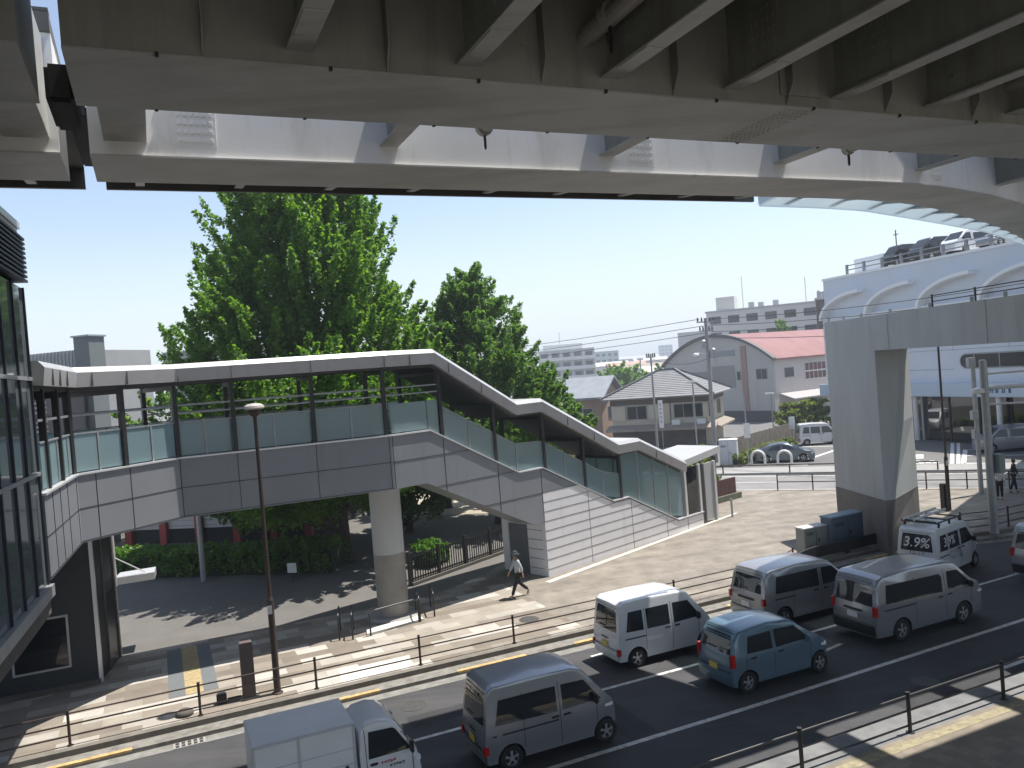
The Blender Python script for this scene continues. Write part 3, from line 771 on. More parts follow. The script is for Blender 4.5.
for k in range(1, 9):
    z = SEAM-.39*k
    if z < .1: break
    ae = interp([(0, 4.4), (.1, 4.4), (4.38, 2.3), (5.48, 2.3), (9.12, .6), (12, .6)])
    aa = 0
    while aa < 11.2 and ae(aa) > z+.04: aa += .02
    seam_h(SP(0), SP(aa), NA, z, .02)
    A_, B_ = SP(0)+NA*.2, SP(0)+NA*1.05
    b.hexa([(A_.x-DS.x*.012, A_.y-DS.y*.012, z-.008), (B_.x-DS.x*.012, B_.y-DS.y*.012, z-.008), (B_.x+DS.x*.02, B_.y+DS.y*.02, z-.008), (A_.x+DS.x*.02, A_.y+DS.y*.02, z-.008),
            (A_.x-DS.x*.012, A_.y-DS.y*.012, z+.008), (B_.x-DS.x*.012, B_.y-DS.y*.012, z+.008), (B_.x+DS.x*.02, B_.y+DS.y*.02, z+.008), (A_.x+DS.x*.02, A_.y+DS.y*.02, z+.008)])
for a in (2.72, 5.6, 8.2, 9.9): seam_v(SP(a), DS, NA, .02, min(SEAM, sillz(a)-.07), .02)
b.build('panel_joint', m_seam, bridge)

# roof
def roofring(P, n, z, e=.22):
    q = lambda o, zz: (P.x+n.x*o, P.y+n.y*o, zz)
    return [q(-e, z-.15), q(-e+.12, z-.005), q(WB+.1, z), q(WB+e, z-.15), q(WB+e-.02, z-.52), q(WB+.05, z-.52), q(.05, z-.52), q(-e+.05, z-.55)]
rg = [roofring(P, n, 9.43) for P, n in plan]
for a in (-5.12, -1.25, .17, 4.8, 6.3, 9.85): rg.append(roofring(SP(a), NA, roofz(a)))
b = MB(); b.loft(rg); b.build('roof', mat('roof_aluminium', (.46, .455, .455), .4, .3, var=.05, vs=1.2, streak=((.3, .29, .28), 1.2, .55, .75, .5, (1.5, 1.5, .3))), bridge)
def soffring(P, n, z):
    q = lambda o, zz: (P.x+n.x*o, P.y+n.y*o, zz)
    return [q(.08, z-.64), q(WB-.05, z-.64), q(WB-.05, z-.53), q(.08, z-.53)]
rg = [soffring(P, n, 9.43) for P, n in plan]
for a in (-5.12, -1.25, .17, 4.8, 6.3, 9.7): rg.append(soffring(SP(a), NA, roofz(a)))
b = MB(); b.loft(rg); b.build('soffit', mat('soffit_dark', (.06, .06, .062), .6), bridge)
b = MB()
def rseam(P, n, d, z):
    A = P-n*.235
    for zz0, zz1, o in ((-.535, -.25, 0), (-.25, -.01, .12)):
        pass
    b.hexa([(A.x-d.x*.01, A.y-d.y*.01, z-.54), (A.x+d.x*.01, A.y+d.y*.01, z-.54), (A.x+d.x*.01+n.x*.05, A.y+d.y*.01+n.y*.05, z-.54), (A.x-d.x*.01+n.x*.05, A.y-d.y*.01+n.y*.05, z-.54),
            (A.x-d.x*.01, A.y-d.y*.01, z-.16), (A.x+d.x*.01, A.y+d.y*.01, z-.16), (A.x+d.x*.01+n.x*.05, A.y+d.y*.01+n.y*.05, z-.16), (A.x-d.x*.01+n.x*.05, A.y-d.y*.01+n.y*.05, z-.16)])
for A, B, vs in SEGM:
    d = (B-A).normalized()
    for k in vs[:3]: rseam(A+d*k, nrm(d), d, 9.43)
for a in (-6.2, -4.5, -3, 1.6, 3.2, 7.5): rseam(SP(a), NA, DS, roofz(a))
b.build_each('fascia_joint', mat('joint_grey', (.2, .2, .2), .8), bridge)

# posts, both sides, and a roof cross tie at each
POSTS = [(N1, plan[2][1], 9.43, 6.51), (N1+(N2_-N1).normalized()*1.6, nrm(N2_-N1), 9.43, 6.51), (N2_, plan[3][1], 9.43, 6.51)]
dM = (N3-N2_).normalized(); nM = nrm(dM)
for k in (1.66, 4.14, 6.55): POSTS.append((N2_+dM*k, nM, 9.43, 6.51))
for k in (1.1, 2.9): POSTS.insert(0, (N0+(N1-N0).normalized()*k, nrm(N1-N0), 9.43, 6.51))
for a in (-4.82, -2.3, .33, 2.7, 5.05): POSTS.append((SP(a), NA, roofz(a), sillz(a)))
for P, n, rz, sz in POSTS:
    for o in (.1, WB-.1):
        b = MB(); q = P+n*o; b.box((q.x, q.y, (rz-.6+sz)/2+.02), (.15, .13, rz-.6-sz-.04), atan2(n.y, n.x)); b.build('post', m_dark, bridge)
    b = MB(); A, B = P+n*.1, P+n*(WB-.1); b.beam((A.x, A.y, rz-.72), (B.x, B.y, rz-.72), .1, .14); b.build('cross_tie', m_dark, bridge)

# frosted balustrades and rails
def pane(A, B, zA0, zB0, zA1, zB1, mi=m_frost, name='glass_panel', thick=.02):
    d = (B-A).normalized(); n = nrm(d)
    b_ = MB(); b_.hexa([(A.x, A.y, zA0), (B.x, B.y, zB0), (B.x+n.x*thick, B.y+n.y*thick, zB0), (A.x+n.x*thick, A.y+n.y*thick, zA0),
                        (A.x, A.y, zA1), (B.x, B.y, zB1), (B.x+n.x*thick, B.y+n.y*thick, zB1), (A.x+n.x*thick, A.y+n.y*thick, zA1)])
    b_.build(name, mi, bridge)
frame_b = MB(); rail_b = MB()
def bay_panes(A, B, side, rails=True):
    d = (B-A).normalized(); L = (B-A).length; mid = A+(B-A)*.5
    for P, Q in ((A+d*.1, mid-d*.03), (mid+d*.03, B-d*.1)): pane(P, Q, 6.60, 6.60, 7.60, 7.60)
    frame_b.box((mid.x, mid.y, 7.08), (.05, .05, 1.06), atan2(d.y, d.x))
    frame_b.beam((A.x, A.y, 7.63), (B.x, B.y, 7.63), .05, .04)
    if rails:
        for z in (7.9, 8.15): rail_b.beam((A.x, A.y, z), (B.x, B.y, z), .04, .045)
    else: rail_b.beam((A.x, A.y, 8.13), (B.x, B.y, 8.13), .04, .06)
for o in (.1, WB-.1):
    q = [P+n*o for P, n in plan]
    dN = (q[2]-q[1]).normalized()
    L01 = (q[2]-q[1]).length
    for k0, k1 in ((0, 1.1), (1.1, 2.9), (2.9, L01)): bay_panes(q[1]+dN*k0, q[1]+dN*min(k1, L01), o, False)
    d = (q[3]-q[2]); bay_panes(q[2], q[2]+d*.47, o, False); bay_panes(q[2]+d*.47, q[3], o, False)
    d = (q[4]-q[3]); ks = [0, .25, .62, 1]
    for i in range(3): bay_panes(q[3]+d*ks[i], q[3]+d*ks[i+1], o)
    # stair
    st_ = [-7.0, -5.41, -4.82]
    A, B = q[4], SP(-4.9)+NA*o
    pane(q[4]+DS*.1, SP(-5.45)+NA*o, 6.6, 6.6, 7.6, 7.6)
    pane(SP(-5.40)+NA*o, SP(-4.92)+NA*o, 6.6, sillz(-4.92)+.1, 7.6, 7.6)
    for z in (7.9, 8.15): rail_b.beam((q[4].x, q[4].y, z), ((SP(-4.9)+NA*o).x, (SP(-4.9)+NA*o).y, z), .04, .045)
    for a0, a1 in ((-4.74, -3.58), (-3.52, -2.38), (-2.22, -1.22), (-1.16, .25), (.41, 1.5), (1.56, 2.62), (2.78, 3.85), (3.91, 4.97)):
        z0, z1 = sillz(a0), sillz(a1)
        pane(SP(a0)+NA*o, SP(a1)+NA*o, z0+.09, z1+.09, z0+1.12, z1+1.12)
        P = SP(a1+.03)+NA*o; frame_b.box((P.x, P.y, z1+.58), (.05, .05, 1.1), atan2(DS.y, DS.x))
        rail_b.beam(((SP(a0)+NA*o).x, (SP(a0)+NA*o).y, z0+1.15), ((SP(a1)+NA*o).x, (SP(a1)+NA*o).y, z1+1.15), .05, .04)
    # full height frosted wall at the foot
    for a0, a1 in ((5.14, 6.3), (6.36, 7.5), (7.56, 8.6), (8.66, 9.75)):
        pane(SP(a0)+NA*o, SP(a1)+NA*o, sillz(a0)+.09, sillz(a1)+.09, roofz(a0)-.62, roofz(a1)-.62)
        P = SP(a1+.03)+NA*o; frame_b.box((P.x, P.y, (sillz(a1)+roofz(a1)-.6)/2), (.06, .06, roofz(a1)-.6-sillz(a1)), atan2(DS.y, DS.x))
frame_b.build_each('glazing_bar', m_galv, bridge); rail_b.build_each('rail', m_galv, bridge)
# column
b = MB(); b.lathe((-4.86, 28.55, 0), [(.55, 2.3), (.55, 4.70)], 40); b.build('column', m_pier, bridge, smooth=False)
b = MB(); b.lathe((-4.86, 28.55, 0), [(.553, -.1), (.553, 2.3)], 40); b.build('column_foot', mat('column_foot_coating', (.27, .255, .23), .85, var=.14, vs=1.5, detail=7), bridge)
b = MB(); b.lathe((-4.86, 28.55, 0), [(.95, -.1), (.95, .05), (.9, .09)], 40); b.build('column_plinth', m_conc, bridge)

# entrance hall at the foot of the stair
C1, C2, C3, C4 = V2d(8.02, 38.95), V2d(11.2, 44.25), V2d(9.3, 46.3), V2d(5.9, 41.0)
b = MB(); b.prism([C1, C2, C3, C4], 3.05, 3.40); b.build('canopy', MT['roof_aluminium'], bridge)
for a, h0 in ((9.95, .6), (11.2, .6), (12.6, -.1)):
    P = SP(a)+NA*.08; b = MB(); b.box((P.x, P.y, (3.05+h0)/2), (.16, .14, 3.05-h0), atan2(DS.y, DS.x)); b.build('entrance_post', m_silver, bridge)
for a0, a1, z0 in ((10.05, 11.1, .65),): pane(SP(a0)+NA*.08, SP(a1)+NA*.08, z0, z0, 3.0, 3.0, m_glass, 'window')
b = MB(); A, B = SP(11.75)+NA*.1, SP(12.5)+NA*.1
b.hexa([(A.x, A.y, .1), (B.x, B.y, .1), (B.x+NA.x*.08, B.y+NA.y*.08, .1), (A.x+NA.x*.08, A.y+NA.y*.08, .1), (A.x, A.y, 3.0), (B.x, B.y, 3.0), (B.x+NA.x*.08, B.y+NA.y*.08, 3.0), (A.x+NA.x*.08, A.y+NA.y*.08, 3.0)])
b.build('notice_panel', mat('panel_grey', (.36, .37, .37), .5), bridge)
P = SP(11.5)+NA*.2; b = MB(); b.box((P.x, P.y, 1.5), (.22, .25, 3.05), atan2(DS.y, DS.x)); b.build('door_frame', m_dark, bridge)
for k in (C4+V2d(.35, .2), C3+V2d(-.1, -.5)):
    b = MB(); b.box((k.x, k.y, 1.5), (.18, .18, 3.1), 0); b.build('entrance_post', m_silver, bridge)

# ------------------------------------------------------------------ glazed building on the left
BV = (N0-N1).normalized()*-1; BK = -BV          # BK: towards the camera
LF = V2d(-BV.y, BV.x)
gb = thing('glass_building', 'tall building with a grey glazed front and louvred top at the left edge', 'building', (N0.x, N0.y, 0))
Gp = lambda k, o=0.0: N0+BK*k+LF*o
def gbox(b_, k0, k1, o0, o1, z0, z1, mi=0):
    p = [Gp(k0, o0), Gp(k1, o0), Gp(k1, o1), Gp(k0, o1)]
    b_.hexa([(q.x, q.y, z0) for q in p]+[(q.x, q.y, z1) for q in p], mi)
b = MB(); gbox(b, -.02, 16, .08, 7, 4.62, 11.0); b.build('glass_wall', mat('reflective_glass', (.13, .15, .16), .06, spec=.9), gb)
b = MB()
for k in [0.02]+[.0+1.12*i for i in range(1, 15)]: gbox(b, k-.025, k+.025, .03, .075, 4.6, 11.0)
b.build('mullion', mat('mullion_dark', (.035, .04, .055), .4, .4), gb)
b = MB()
for z in (7.0, 9.04): gbox(b, -.03, 16, .02, .07, z-.04, z+.04)
b.build('transom', m_galv, gb)
b = MB(); gbox(b, -.06, 16, -.05, 7, 4.36, 4.6); b.build('edge_beam', m_galv, gb)
b = MB(); gbox(b, -.04, 16, .05, 7, 3.98, 4.355); b.build('edge_beam', m_conc_d, gb)
b = MB()
for i in range(10): gbox(b, .02, 16, -.06, .2, 11.1+.1*i, 11.15+.1*i)
b.build('louvre', mat('louvre_dark', (.03, .032, .05), .5, .3), gb)
b = MB(); gbox(b, .10, 16, .2, 6, 11.02, 12.15); b.build('plant_room', mat('plant_dark', (.02, .02, .025), .7), gb)
b = MB(); gbox(b, .1, 16, -.02, 6.2, 12.16, 12.42); b.build('parapet', m_silver, gb, bevel=.06)
# dark annex below
ax = thing('dark_annex', 'dark ground-floor annex with one framed window below the glazed building', 'building', (-13.1, 24.1, 0), 0)
FA = V2d(-13.1, 24.11); FD = (V2d(-15.52, 23.07)-FA).normalized(); FS = (V2d(-13.68, 26.5)-FA).normalized()
def ab(b_, k0, k1, q0, q1, z0, z1):
    p = [FA+FD*k1+FS*q0, FA+FD*k0+FS*q0, FA+FD*k0+FS*q1, FA+FD*k1+FS*q1]
    b_.hexa([(x.x, x.y, z0) for x in p]+[(x.x, x.y, z1) for x in p])
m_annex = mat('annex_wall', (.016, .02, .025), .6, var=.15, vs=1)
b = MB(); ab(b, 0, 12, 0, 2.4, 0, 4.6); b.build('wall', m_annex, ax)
f = MB()
for k0, k1, z0, z1 in ((.74, .80, .62, 2.2), (2.2, 2.26, .62, 2.2), (.8, 2.2, .62, .68), (.8, 2.2, 2.14, 2.2)): ab(f, k0, k1, -.03, 0, z0, z1)
wf = f.build('window', m_galv, ax)
b = MB(); ab(b, .8, 2.2, -.012, 0.0, .68, 2.14); o = b.build('pane', glass_dark('annex_glass', (.01, .012, .014)), ax); o.parent = wf
b = MB(); ab(b, -.06, .04, -.04, .06, 0, 4.6); b.build('downpipe', m_silver, ax)
b = MB(); ab(b, -.035, -.005, 1.0, 1.1, 0, 4.6); ab(b, -.05, -.005, 2.2, 2.44, 0, 4.6); b.build('door_jamb', m_conc_d, ax)
b = MB(); ab(b, -.015, -.004, 1.1, 2.2, .05, 2.3); b.build('door', mat('annex_door', (.02, .022, .025), .3), ax)
b = MB(); ab(b, 0, 12, -.25, 0, -.05, .12); b.build('plinth', m_conc_d, ax)
b = MB(); p = [FA+FS*2.42, FA+FS*2.42+V2d(1.12, .5), FA+FS*3.3+V2d(1.0, .5), FA+FS*3.3]
b.hexa([(x.x, x.y, 2.34) for x in p]+[(x.x, x.y, 2.58) for x in p]); b.build('canopy', m_silver, ax)
b = MB(); b.tube([(p[0].x, p[0].y, 3.3), (p[1].x-.3, p[1].y, 2.6)], .025, 6); b.tube([(p[0].x+.02, p[0].y+.05, 2.3), (p[0].x+.02, p[0].y+.05, 4.4)], .06, 8); b.build('canopy_rod', m_silver, ax)
# ------------------------------------------------------------------ buildings round about
class Fr:
    """local frame: u along the front (to the right as seen from outside), v inwards, z up"""
    def __init__(s, x, y, dx, dy, loc=None):
        s.o = V2d(x, y); s.u = V2d(dx, dy).normalized(); s.v = V2d(-s.u.y, s.u.x)
        s.rot = atan2(s.u.y, s.u.x)
    def p(s, u, v, z): q = s.o+s.u*u+s.v*v; return Vector((q.x, q.y, z))
    def box(s, b, u0, u1, v0, v1, z0, z1, mi=0):
        return b.hexa([s.p(u0, v0, z0), s.p(u1, v0, z0), s.p(u1, v1, z0), s.p(u0, v1, z0), s.p(u0, v0, z1), s.p(u1, v0, z1), s.p(u1, v1, z1), s.p(u0, v1, z1)], mi)
m_wglass = glass_dark('window_glass', (.03, .036, .042), .08)
m_wglass2 = glass_dark('window_glass_dark', (.015, .017, .02), .1)
m_frame = mat('window_frame_grey', (.3, .31, .32), .4, .5)
def window(fr, par, u0, u1, z0, z1, face='front', v=0.0, mull=1, m=None, fm=None, sill=False, depth=.06):
    """framed window: frame part + pane sub-part; face 'front' lies at v, 'right' at u=v"""
    def bx(b, a0, a1, d0, d1, zz0, zz1):
        if face == 'front': fr.box(b, a0, a1, v-d1, v-d0, zz0, zz1)
        elif face == 'right': fr.box(b, v+d0, v+d1, a0, a1, zz0, zz1)
    f = MB(); t = .06
    bx(f, u0, u0+t, .002, depth, z0, z1); bx(f, u1-t, u1, .002, depth, z0, z1); bx(f, u0+t, u1-t, .002, depth, z0, z0+t); bx(f, u0+t, u1-t, .002, depth, z1-t, z1)
    for i in range(mull):
        c = u0+(u1-u0)*(i+1)/(mull+1); bx(f, c-t/2, c+t/2, .002, depth-.005, z0+t, z1-t)
    o = f.build('window', fm or m_frame, par)
    b = MB(); bx(b, u0+t, u1-t, .002, .02, z0+t, z1-t); q = b.build('pane', m or m_wglass, par); q.parent = o
    return o

# --- white showroom building with roof-top parking (right)
K = V2d(30.5, 77.6); dl = Fr(K.x, K.y, .299, -.954)
sh = thing('showroom_building', 'long white showroom with white arched ribs along its roof and cars parked on top', 'building', (K.x, K.y, 0))
m_shw = mat('showroom_cladding', (.66, .69, .74), .5, var=.035, vs=.5)
m_rib = mat('rib_white', (.82, .82, .81), .5)
b = MB(); dl.box(b, 0, 46, 0, 30, 4.75, 11.0); b.build('upper_wall', m_shw, sh)
b = MB(); dl.box(b, .02, 46, .35, 30, 11.0, 14.75); b.build('set_back_wall', mat('set_back_cladding', (.60, .64, .70), .5, var=.03, vs=.6), sh)
b = MB(); dl.box(b, -.05, 46, .25, 30, 14.75, 14.95); b.build('roof_slab', m_rib, sh)
b = MB(); dl.box(b, 0, 46, 5, 30, 0, 4.75); b.build('back_wall', mat('showroom_inside', (.28, .27, .26), .8, var=.2, vs=1), sh)
b = MB(); dl.box(b, -.3, 46, -.7, .3, 3.72, 4.78); b.build('fascia', mat('fascia_blue_grey', (.52, .60, .68), .4), sh, bevel=.03)
b = MB(); dl.box(b, 0, 46, .3, 5, 3.9, 4.7); b.build('ceiling', m_white, sh)
b = MB(); dl.box(b, 0, 46, .31, .34, .1, 3.85); b.build('shop_window', clear_glass('shop_glass', (.35, .4, .42), .22), sh)
for k in range(17):
    b = MB(); dl.box(b, k*2.8-.06, k*2.8+.06, .22, .40, 0, 3.9); b.build('mullion', m_dark if k % 4 else m_white, sh)
for k in range(6):
    b = MB(); b.lathe(dl.p(3+8*k, -.2, 0), [(.2, 0), (.2, 3.72)], 12); b.build('pillar', m_white, sh)
b = MB(); dl.box(b, 0, .35, 0, 5, 0, 4.75); b.build('end_wall', m_shw, sh)
# arched ribs standing out from the wall
def arc(v0, v1, z0, z1, n=12): return [(v0+(v1-v0)*(1-cos(pi/2*i/n)), z0+(z1-z0)*sin(pi/2*i/n)) for i in range(n+1)]
for k in range(8):
    u0 = .1+5.95*k; n = 16
    b = MB(); rg_ = []
    for i in range(n+1):
        a = pi/2*i/n; c_, s_ = cos(a), sin(a); u, z = u0+5.3*(1-c_), 10.95+2.3*s_
        nu, nz = -c_, s_; L_ = hypot(nu, nz); nu, nz = nu/L_*.14, nz/L_*.14
        rg_.append([dl.p(u-nu, -.42, z-nz), dl.p(u+nu, -.42, z+nz), dl.p(u+nu, .349, z+nz), dl.p(u-nu, .349, z-nz)])
    b.loft(rg_); b.build('rib', m_rib, sh)
b = MB(); dl.box(b, -.05, 46, -.1, .349, 11.002, 11.12); b.build('ledge', m_rib, sh)
b = MB()
for z in (5.85, 7.4, 9.2): dl.box(b, 0, 46 if z > 7 else 15, -.012, 0, z-.02, z+.02)
for k in range(1, 9): dl.box(b, k*5-.015, k*5+.015, -.011, 0, 7.4, 10.98)
b.build('cladding_joint', mat('joint_blue_grey', (.30, .33, .37), .7), sh)
# long window with round ends
def capsule(u0, u1, z0, z1, v, n=10):
    r = (z1-z0)/2; zc = (z0+z1)/2; P = []
    for i in range(n+1): a = -pi/2+pi*i/n; P.append(dl.p(u1-r+r*cos(a), v, zc+r*sin(a)))
    for i in range(n+1): a = pi/2+pi*i/n; P.append(dl.p(u0+r+r*cos(a), v, zc+r*sin(a)))
    return P
b = MB(); b.extr(capsule(15.6, 44, 5.85, 7.05, -.05), dl.v.to_3d()*.05); lw = b.build('window', m_frame, sh)
b = MB(); b.extr(capsule(15.7, 43.9, 5.95, 6.95, -.07), dl.v.to_3d()*.02); o = b.build('pane', m_wglass2, sh); o.parent = lw
b = MB()
for k in range(12): dl.box(b, 17+2.2*k-.04, 17+2.2*k+.04, -.1, -.07, 5.95, 6.95)
for o in b.build_each('glazing_bar', m_frame, sh): o.parent = lw
b = MB(); dl.box(b, 2.5, 6.2, 2, 6, 14.96, 16.4); b.build('stair_tower', m_shw, sh)
b = MB()
for z in (15.35, 15.75): b.beam(dl.p(3.2, .45, z), dl.p(46, .45, z), .07, .09)
for k in range(20): b.beam(dl.p(3.3+2.2*k, .45, 14.95), dl.p(3.3+2.2*k, .45, 15.85), .16, .3)
b.build('roof_railing', mat('railing_grey', (.25, .26, .28), .5, .4), sh)
b = MB(); rl = random.Random(4)
for k in range(7):                                  # illegible lettering on the fascia
    u = 17.2+.5*k
    for _ in range(3):
        if rl.random() < .5: z = 4.05+.28*rl.random(); dl.box(b, u, u+.34, -.74, -.7, z, z+.05)
        else: a_ = u+.27*rl.random(); dl.box(b, a_, a_+.06, -.735, -.7, 4.03, 4.36)
b.build('lettering', mat('letter_blue', (.05, .10, .2), .4), sh)
b = MB(); b.tube([dl.p(6.6, 3.2, 14.95), dl.p(6.6, 3.2, 18.4)], .05, 6); b.tube([dl.p(6.3, 3.2, 18.0), dl.p(6.9, 3.2, 18.0)], .04, 6); b.build('antenna', m_dark, sh)

# --- arched hall with the red roof, along the cross street
R_ = V2d(31.0, 95.0); hw = 17.4; gu = V2d(.5736, -.8192)
gy = Fr(*(R_-gu*hw), gu.x, gu.y)
gym = thing('arched_hall', 'grey hall with a curved gable front and a long red roof, behind the tiled house', 'building', (R_.x, R_.y, 0))
m_gy = mat('hall_render', (.46, .44, .41), .8, var=.06, vs=.4, streak=((.33, .31, .29), .5, .54, .74, .5, (1.5, 1.5, .2))); m_gy2 = mat('hall_side', (.58, .53, .49), .8, var=.05, vs=.4)
def gyz(u): t = (u-hw/2)/(hw/2); return 7.6+3.2*(1-t*t)
us = [hw*i/20 for i in range(21)]
b = MB(); b.extr([gy.p(0, 0, -.3), gy.p(hw, 0, -.3)]+[gy.p(u, 0, gyz(u)) for u in reversed(us)], gy.v.to_3d()*.4); b.build('front_wall', m_gy, gym)
b = MB(); gy.box(b, hw-.3, hw, .4, 60, -.3, 7.6); gy.box(b, 0, .3, .4, 60, -.3, 7.6); gy.box(b, .3, hw-.3, 59.7, 60, -.3, 7.6); b.build('side_wall', m_gy2, gym)
b = MB(); ue = [-.4]+us+[hw+.4]
b.loft([[gy.p(u, v, gyz(u)+.02) for u in ue]+[gy.p(u, v, gyz(u)+.2) for u in reversed(ue)] for v in (.3, 60.3)]); b.build('roof', mat('red_roof', (.23, .10, .095), .6, var=.14, vs=.5), gym)
b = MB(); b.loft([[gy.p(u, v, gyz(u)-.05) for u in ue]+[gy.p(u, v, gyz(u)+.3) for u in reversed(ue)] for v in (-.35, .3)]); b.build('gable_trim', mat('gable_dark', (.12, .11, .11), .7), gym)
b = MB(); gy.box(b, 0, hw, -.05, 0, -.3, 1.3); gy.box(b, hw, hw+.05, 0, 60, -.3, 1.0); b.build('plinth', mat('plinth_dark', (.07, .07, .075), .8), gym)
b = MB(); gy.box(b, 12.9, 13.7, -.12, 0, 1.3, 9.3); b.build('pilaster', mat('pilaster_rust', (.33, .22, .19), .8), gym)
for u0, u1, z0, z1 in ((4.6, 7.4, 4.4, 6.4), (8.2, 11.8, 4.2, 7.0)):
    b = MB(); gy.box(b, u0, u1, -.04, 0, z0, z1); b.build('panel', mat('hall_panel', (.28, .265, .25), .8), gym)
window(gy, gym, 15.0, 16.6, 5.1, 6.4); window(gy, gym, 12.1, 12.7, 5.1, 6.2, mull=0)
b = MB(); gy.box(b, 8.4, 12.0, -.05, 0, 8.2, 8.9); b.build('name_board', mat('board_grey', (.25, .27, .28), .7), gym)
window(gy, gym, 2.2, 4.0, 5.1, 6.3, 'right', hw, 0)
window(gy, gym, 6.2, 10.6, 4.6, 6.7, 'right', hw, 4, m=glass_dark('maroon_glass', (.10, .02, .025), .15), fm=m_white)
b = MB(); gy.box(b, hw+.07, hw+.1, 6.1, 10.7, 5.55, 5.7); b.build('window_band', m_white, gym)
b = MB(); b.extr([gy.p(hw, 1, 3.1), gy.p(hw+2.0, 1, 2.5), gy.p(hw+2.0, 1, 2.65), gy.p(hw, 1, 3.3)], gy.v.to_3d()*24); b.build('awning', mat('awning_grey', (.36, .34, .33), .6), gym)
for v in (1.5, 4.5, 8, 12): window(gy, gym, v, v+1.4, .9, 2.2, 'right', hw, 0, m=m_wglass2)

# --- tiled hip-roof house
Rh = V2d(18.1, 75.0)
hs = Fr(*(Rh-U2*9.4), U2.x, U2.y); hw2, hd = 9.4, 8.5
house = thing('hip_roof_house', 'cream two-storey house with a grey tiled hip roof across the street', 'house', (Rh.x, Rh.y, 0))
m_cream = mat('cream_render', (.50, .45, .36), .85, var=.08, vs=.6)
m_tile = mat('roof_tile_grey', (.20, .20, .205), .6, var=.14, vs=1.2)
b = MB(); hs.box(b, 0, hw2, 0, hd, -.2, 4.95); b.build('wall', m_cream, house)
b = MB(); e = .8
A, B, Cq, D = hs.p(-e, -e, 4.9), hs.p(hw2+e, -e, 4.9), hs.p(hw2+e, hd+e, 4.9), hs.p(-e, hd+e, 4.9); r0, r1 = hs.p(4.0, hd/2, 7.35), hs.p(5.6, hd/2, 7.35)
b.add([A, B, Cq, D, r0, r1, A-Vector((0, 0, .12)), B-Vector((0, 0, .12)), Cq-Vector((0, 0, .12)), D-Vector((0, 0, .12))], [(0, 1, 5, 4), (1, 2, 5), (2, 3, 4, 5), (3, 0, 4), (6, 7, 1, 0), (7, 8, 2, 1), (8, 9, 3, 2), (9, 6, 0, 3), (9, 8, 7, 6)])
# tile courses
rf = b.build('roof', m_tile, house)
b = MB()
for P, Q in ((A, r0), (B, r1), (Cq, r1), (D, r0), (r0, r1)): b.beam(P+Vector((0, 0, .06)), Q+Vector((0, 0, .06)), .22, .18)
o = b.build('ridge_cap', mat('ridge_tile', (.13, .13, .135), .6), house); o.parent = rf
b = MB()
for k in range(1, 15):
    f = k/15
    for P, Q, T0, T1 in ((A, B, r0, r1), (B, Cq, r1, r1)):
        b.beam(P.lerp(T0, f)+Vector((0, 0, .02)), Q.lerp(T1, f)+Vector((0, 0, .015)), .03, .03)
o = b.build('tile_course', mat('tile_course_grey', (.15, .15, .155), .6), house); o.parent = rf
b = MB(); hs.box(b, -.06, hw2+.06, -.06, hd, 4.2, 4.7); b.build('eaves_band', mat('eaves_brown', (.10, .08, .065), .8), house)
window(hs, house, 1.6, 3.6, 2.75, 4.1, m=m_wglass2); window(hs, house, 6.2, 9.0, 2.75, 4.1, m=m_wglass2, mull=2)
for u0, u1 in ((.2, 1.5), (3.7, 5.0), (9.02, 9.4)):
    b = MB(); hs.box(b, u0, u1, -.2, -.002, 2.7, 4.15); b.build('shutter_box', m_cream, house, bevel=.03)
window(hs, house, .4, 2.2, 2.7, 4.1, 'right', hw2, 0, m=m_wglass2); window(hs, house, 4.0, 6.5, 2.6, 4.1, 'right', hw2, 1, m=m_wglass2)
b = MB(); hs.box(b, hw2, hw2+.2, 2.4, 3.8, 2.6, 4.1); b.build('shutter_box', m_cream, house)
b = MB(); b.extr([hs.p(-.3, -1.3, 1.7), hs.p(-.3, 0, 2.1), hs.p(-.3, 0, 2.25), hs.p(-.3, -1.3, 1.85)], hs.u.to_3d()*10.6)
b.extr([hs.p(hw2+1.2, -.3, 1.7), hs.p(hw2, -.3, 2.1), hs.p(hw2, -.3, 2.25), hs.p(hw2+1.2, -.3, 1.85)], hs.v.to_3d()*8); b.build('lean_to_roof', mat('lean_to_rust', (.26, .22, .18), .8, var=.15, vs=2), house)
b = MB(); hs.box(b, .0, hw2-.3, -.03, 0, -.1, 1.68); b.build('lower_wall', mat('lower_dark', (.09, .08, .075), .8, var=.3, vs=1), house)
for u in (6.0, 8.4):
    b = MB(); hs.box(b, u, u+.8, -.38, -.05, 1.95 if u > 7 else 2.0, 2.6); b.build('air_conditioner', m_white, house, bevel=.02)
b = MB(); b.tube([hs.p(4.9, -.12, 0), hs.p(4.9, -.12, 4.8)], .06, 8); b.tube([hs.p(5.9, -.12, 0), hs.p(5.9, -.12, 4.8)], .05, 8); b.build('downpipe', mat('downpipe_brown', (.09, .07, .06), .6), house)
sg = thing('upright_sign', 'narrow white upright sign standing before the cream house', 'sign', hs.p(5.35, -1.6, 0))
b = MB(); b.box(hs.p(5.35, -1.6, 3.3), (.42, .12, 2.6), hs.rot); b.build('board', m_white, sg, bevel=.02)
b = MB(); b.tube([hs.p(5.35, -1.52, 0), hs.p(5.35, -1.52, 4.5)], .05, 8); b.build('pole', m_galv, sg)
b = MB()
for k in range(5): b.box(hs.p(5.35, -1.665, 4.2-.4*k), (.2, .01, .2), hs.rot)
b.build('mark', mat('mark_grey', (.45, .46, .48), .6), sg)

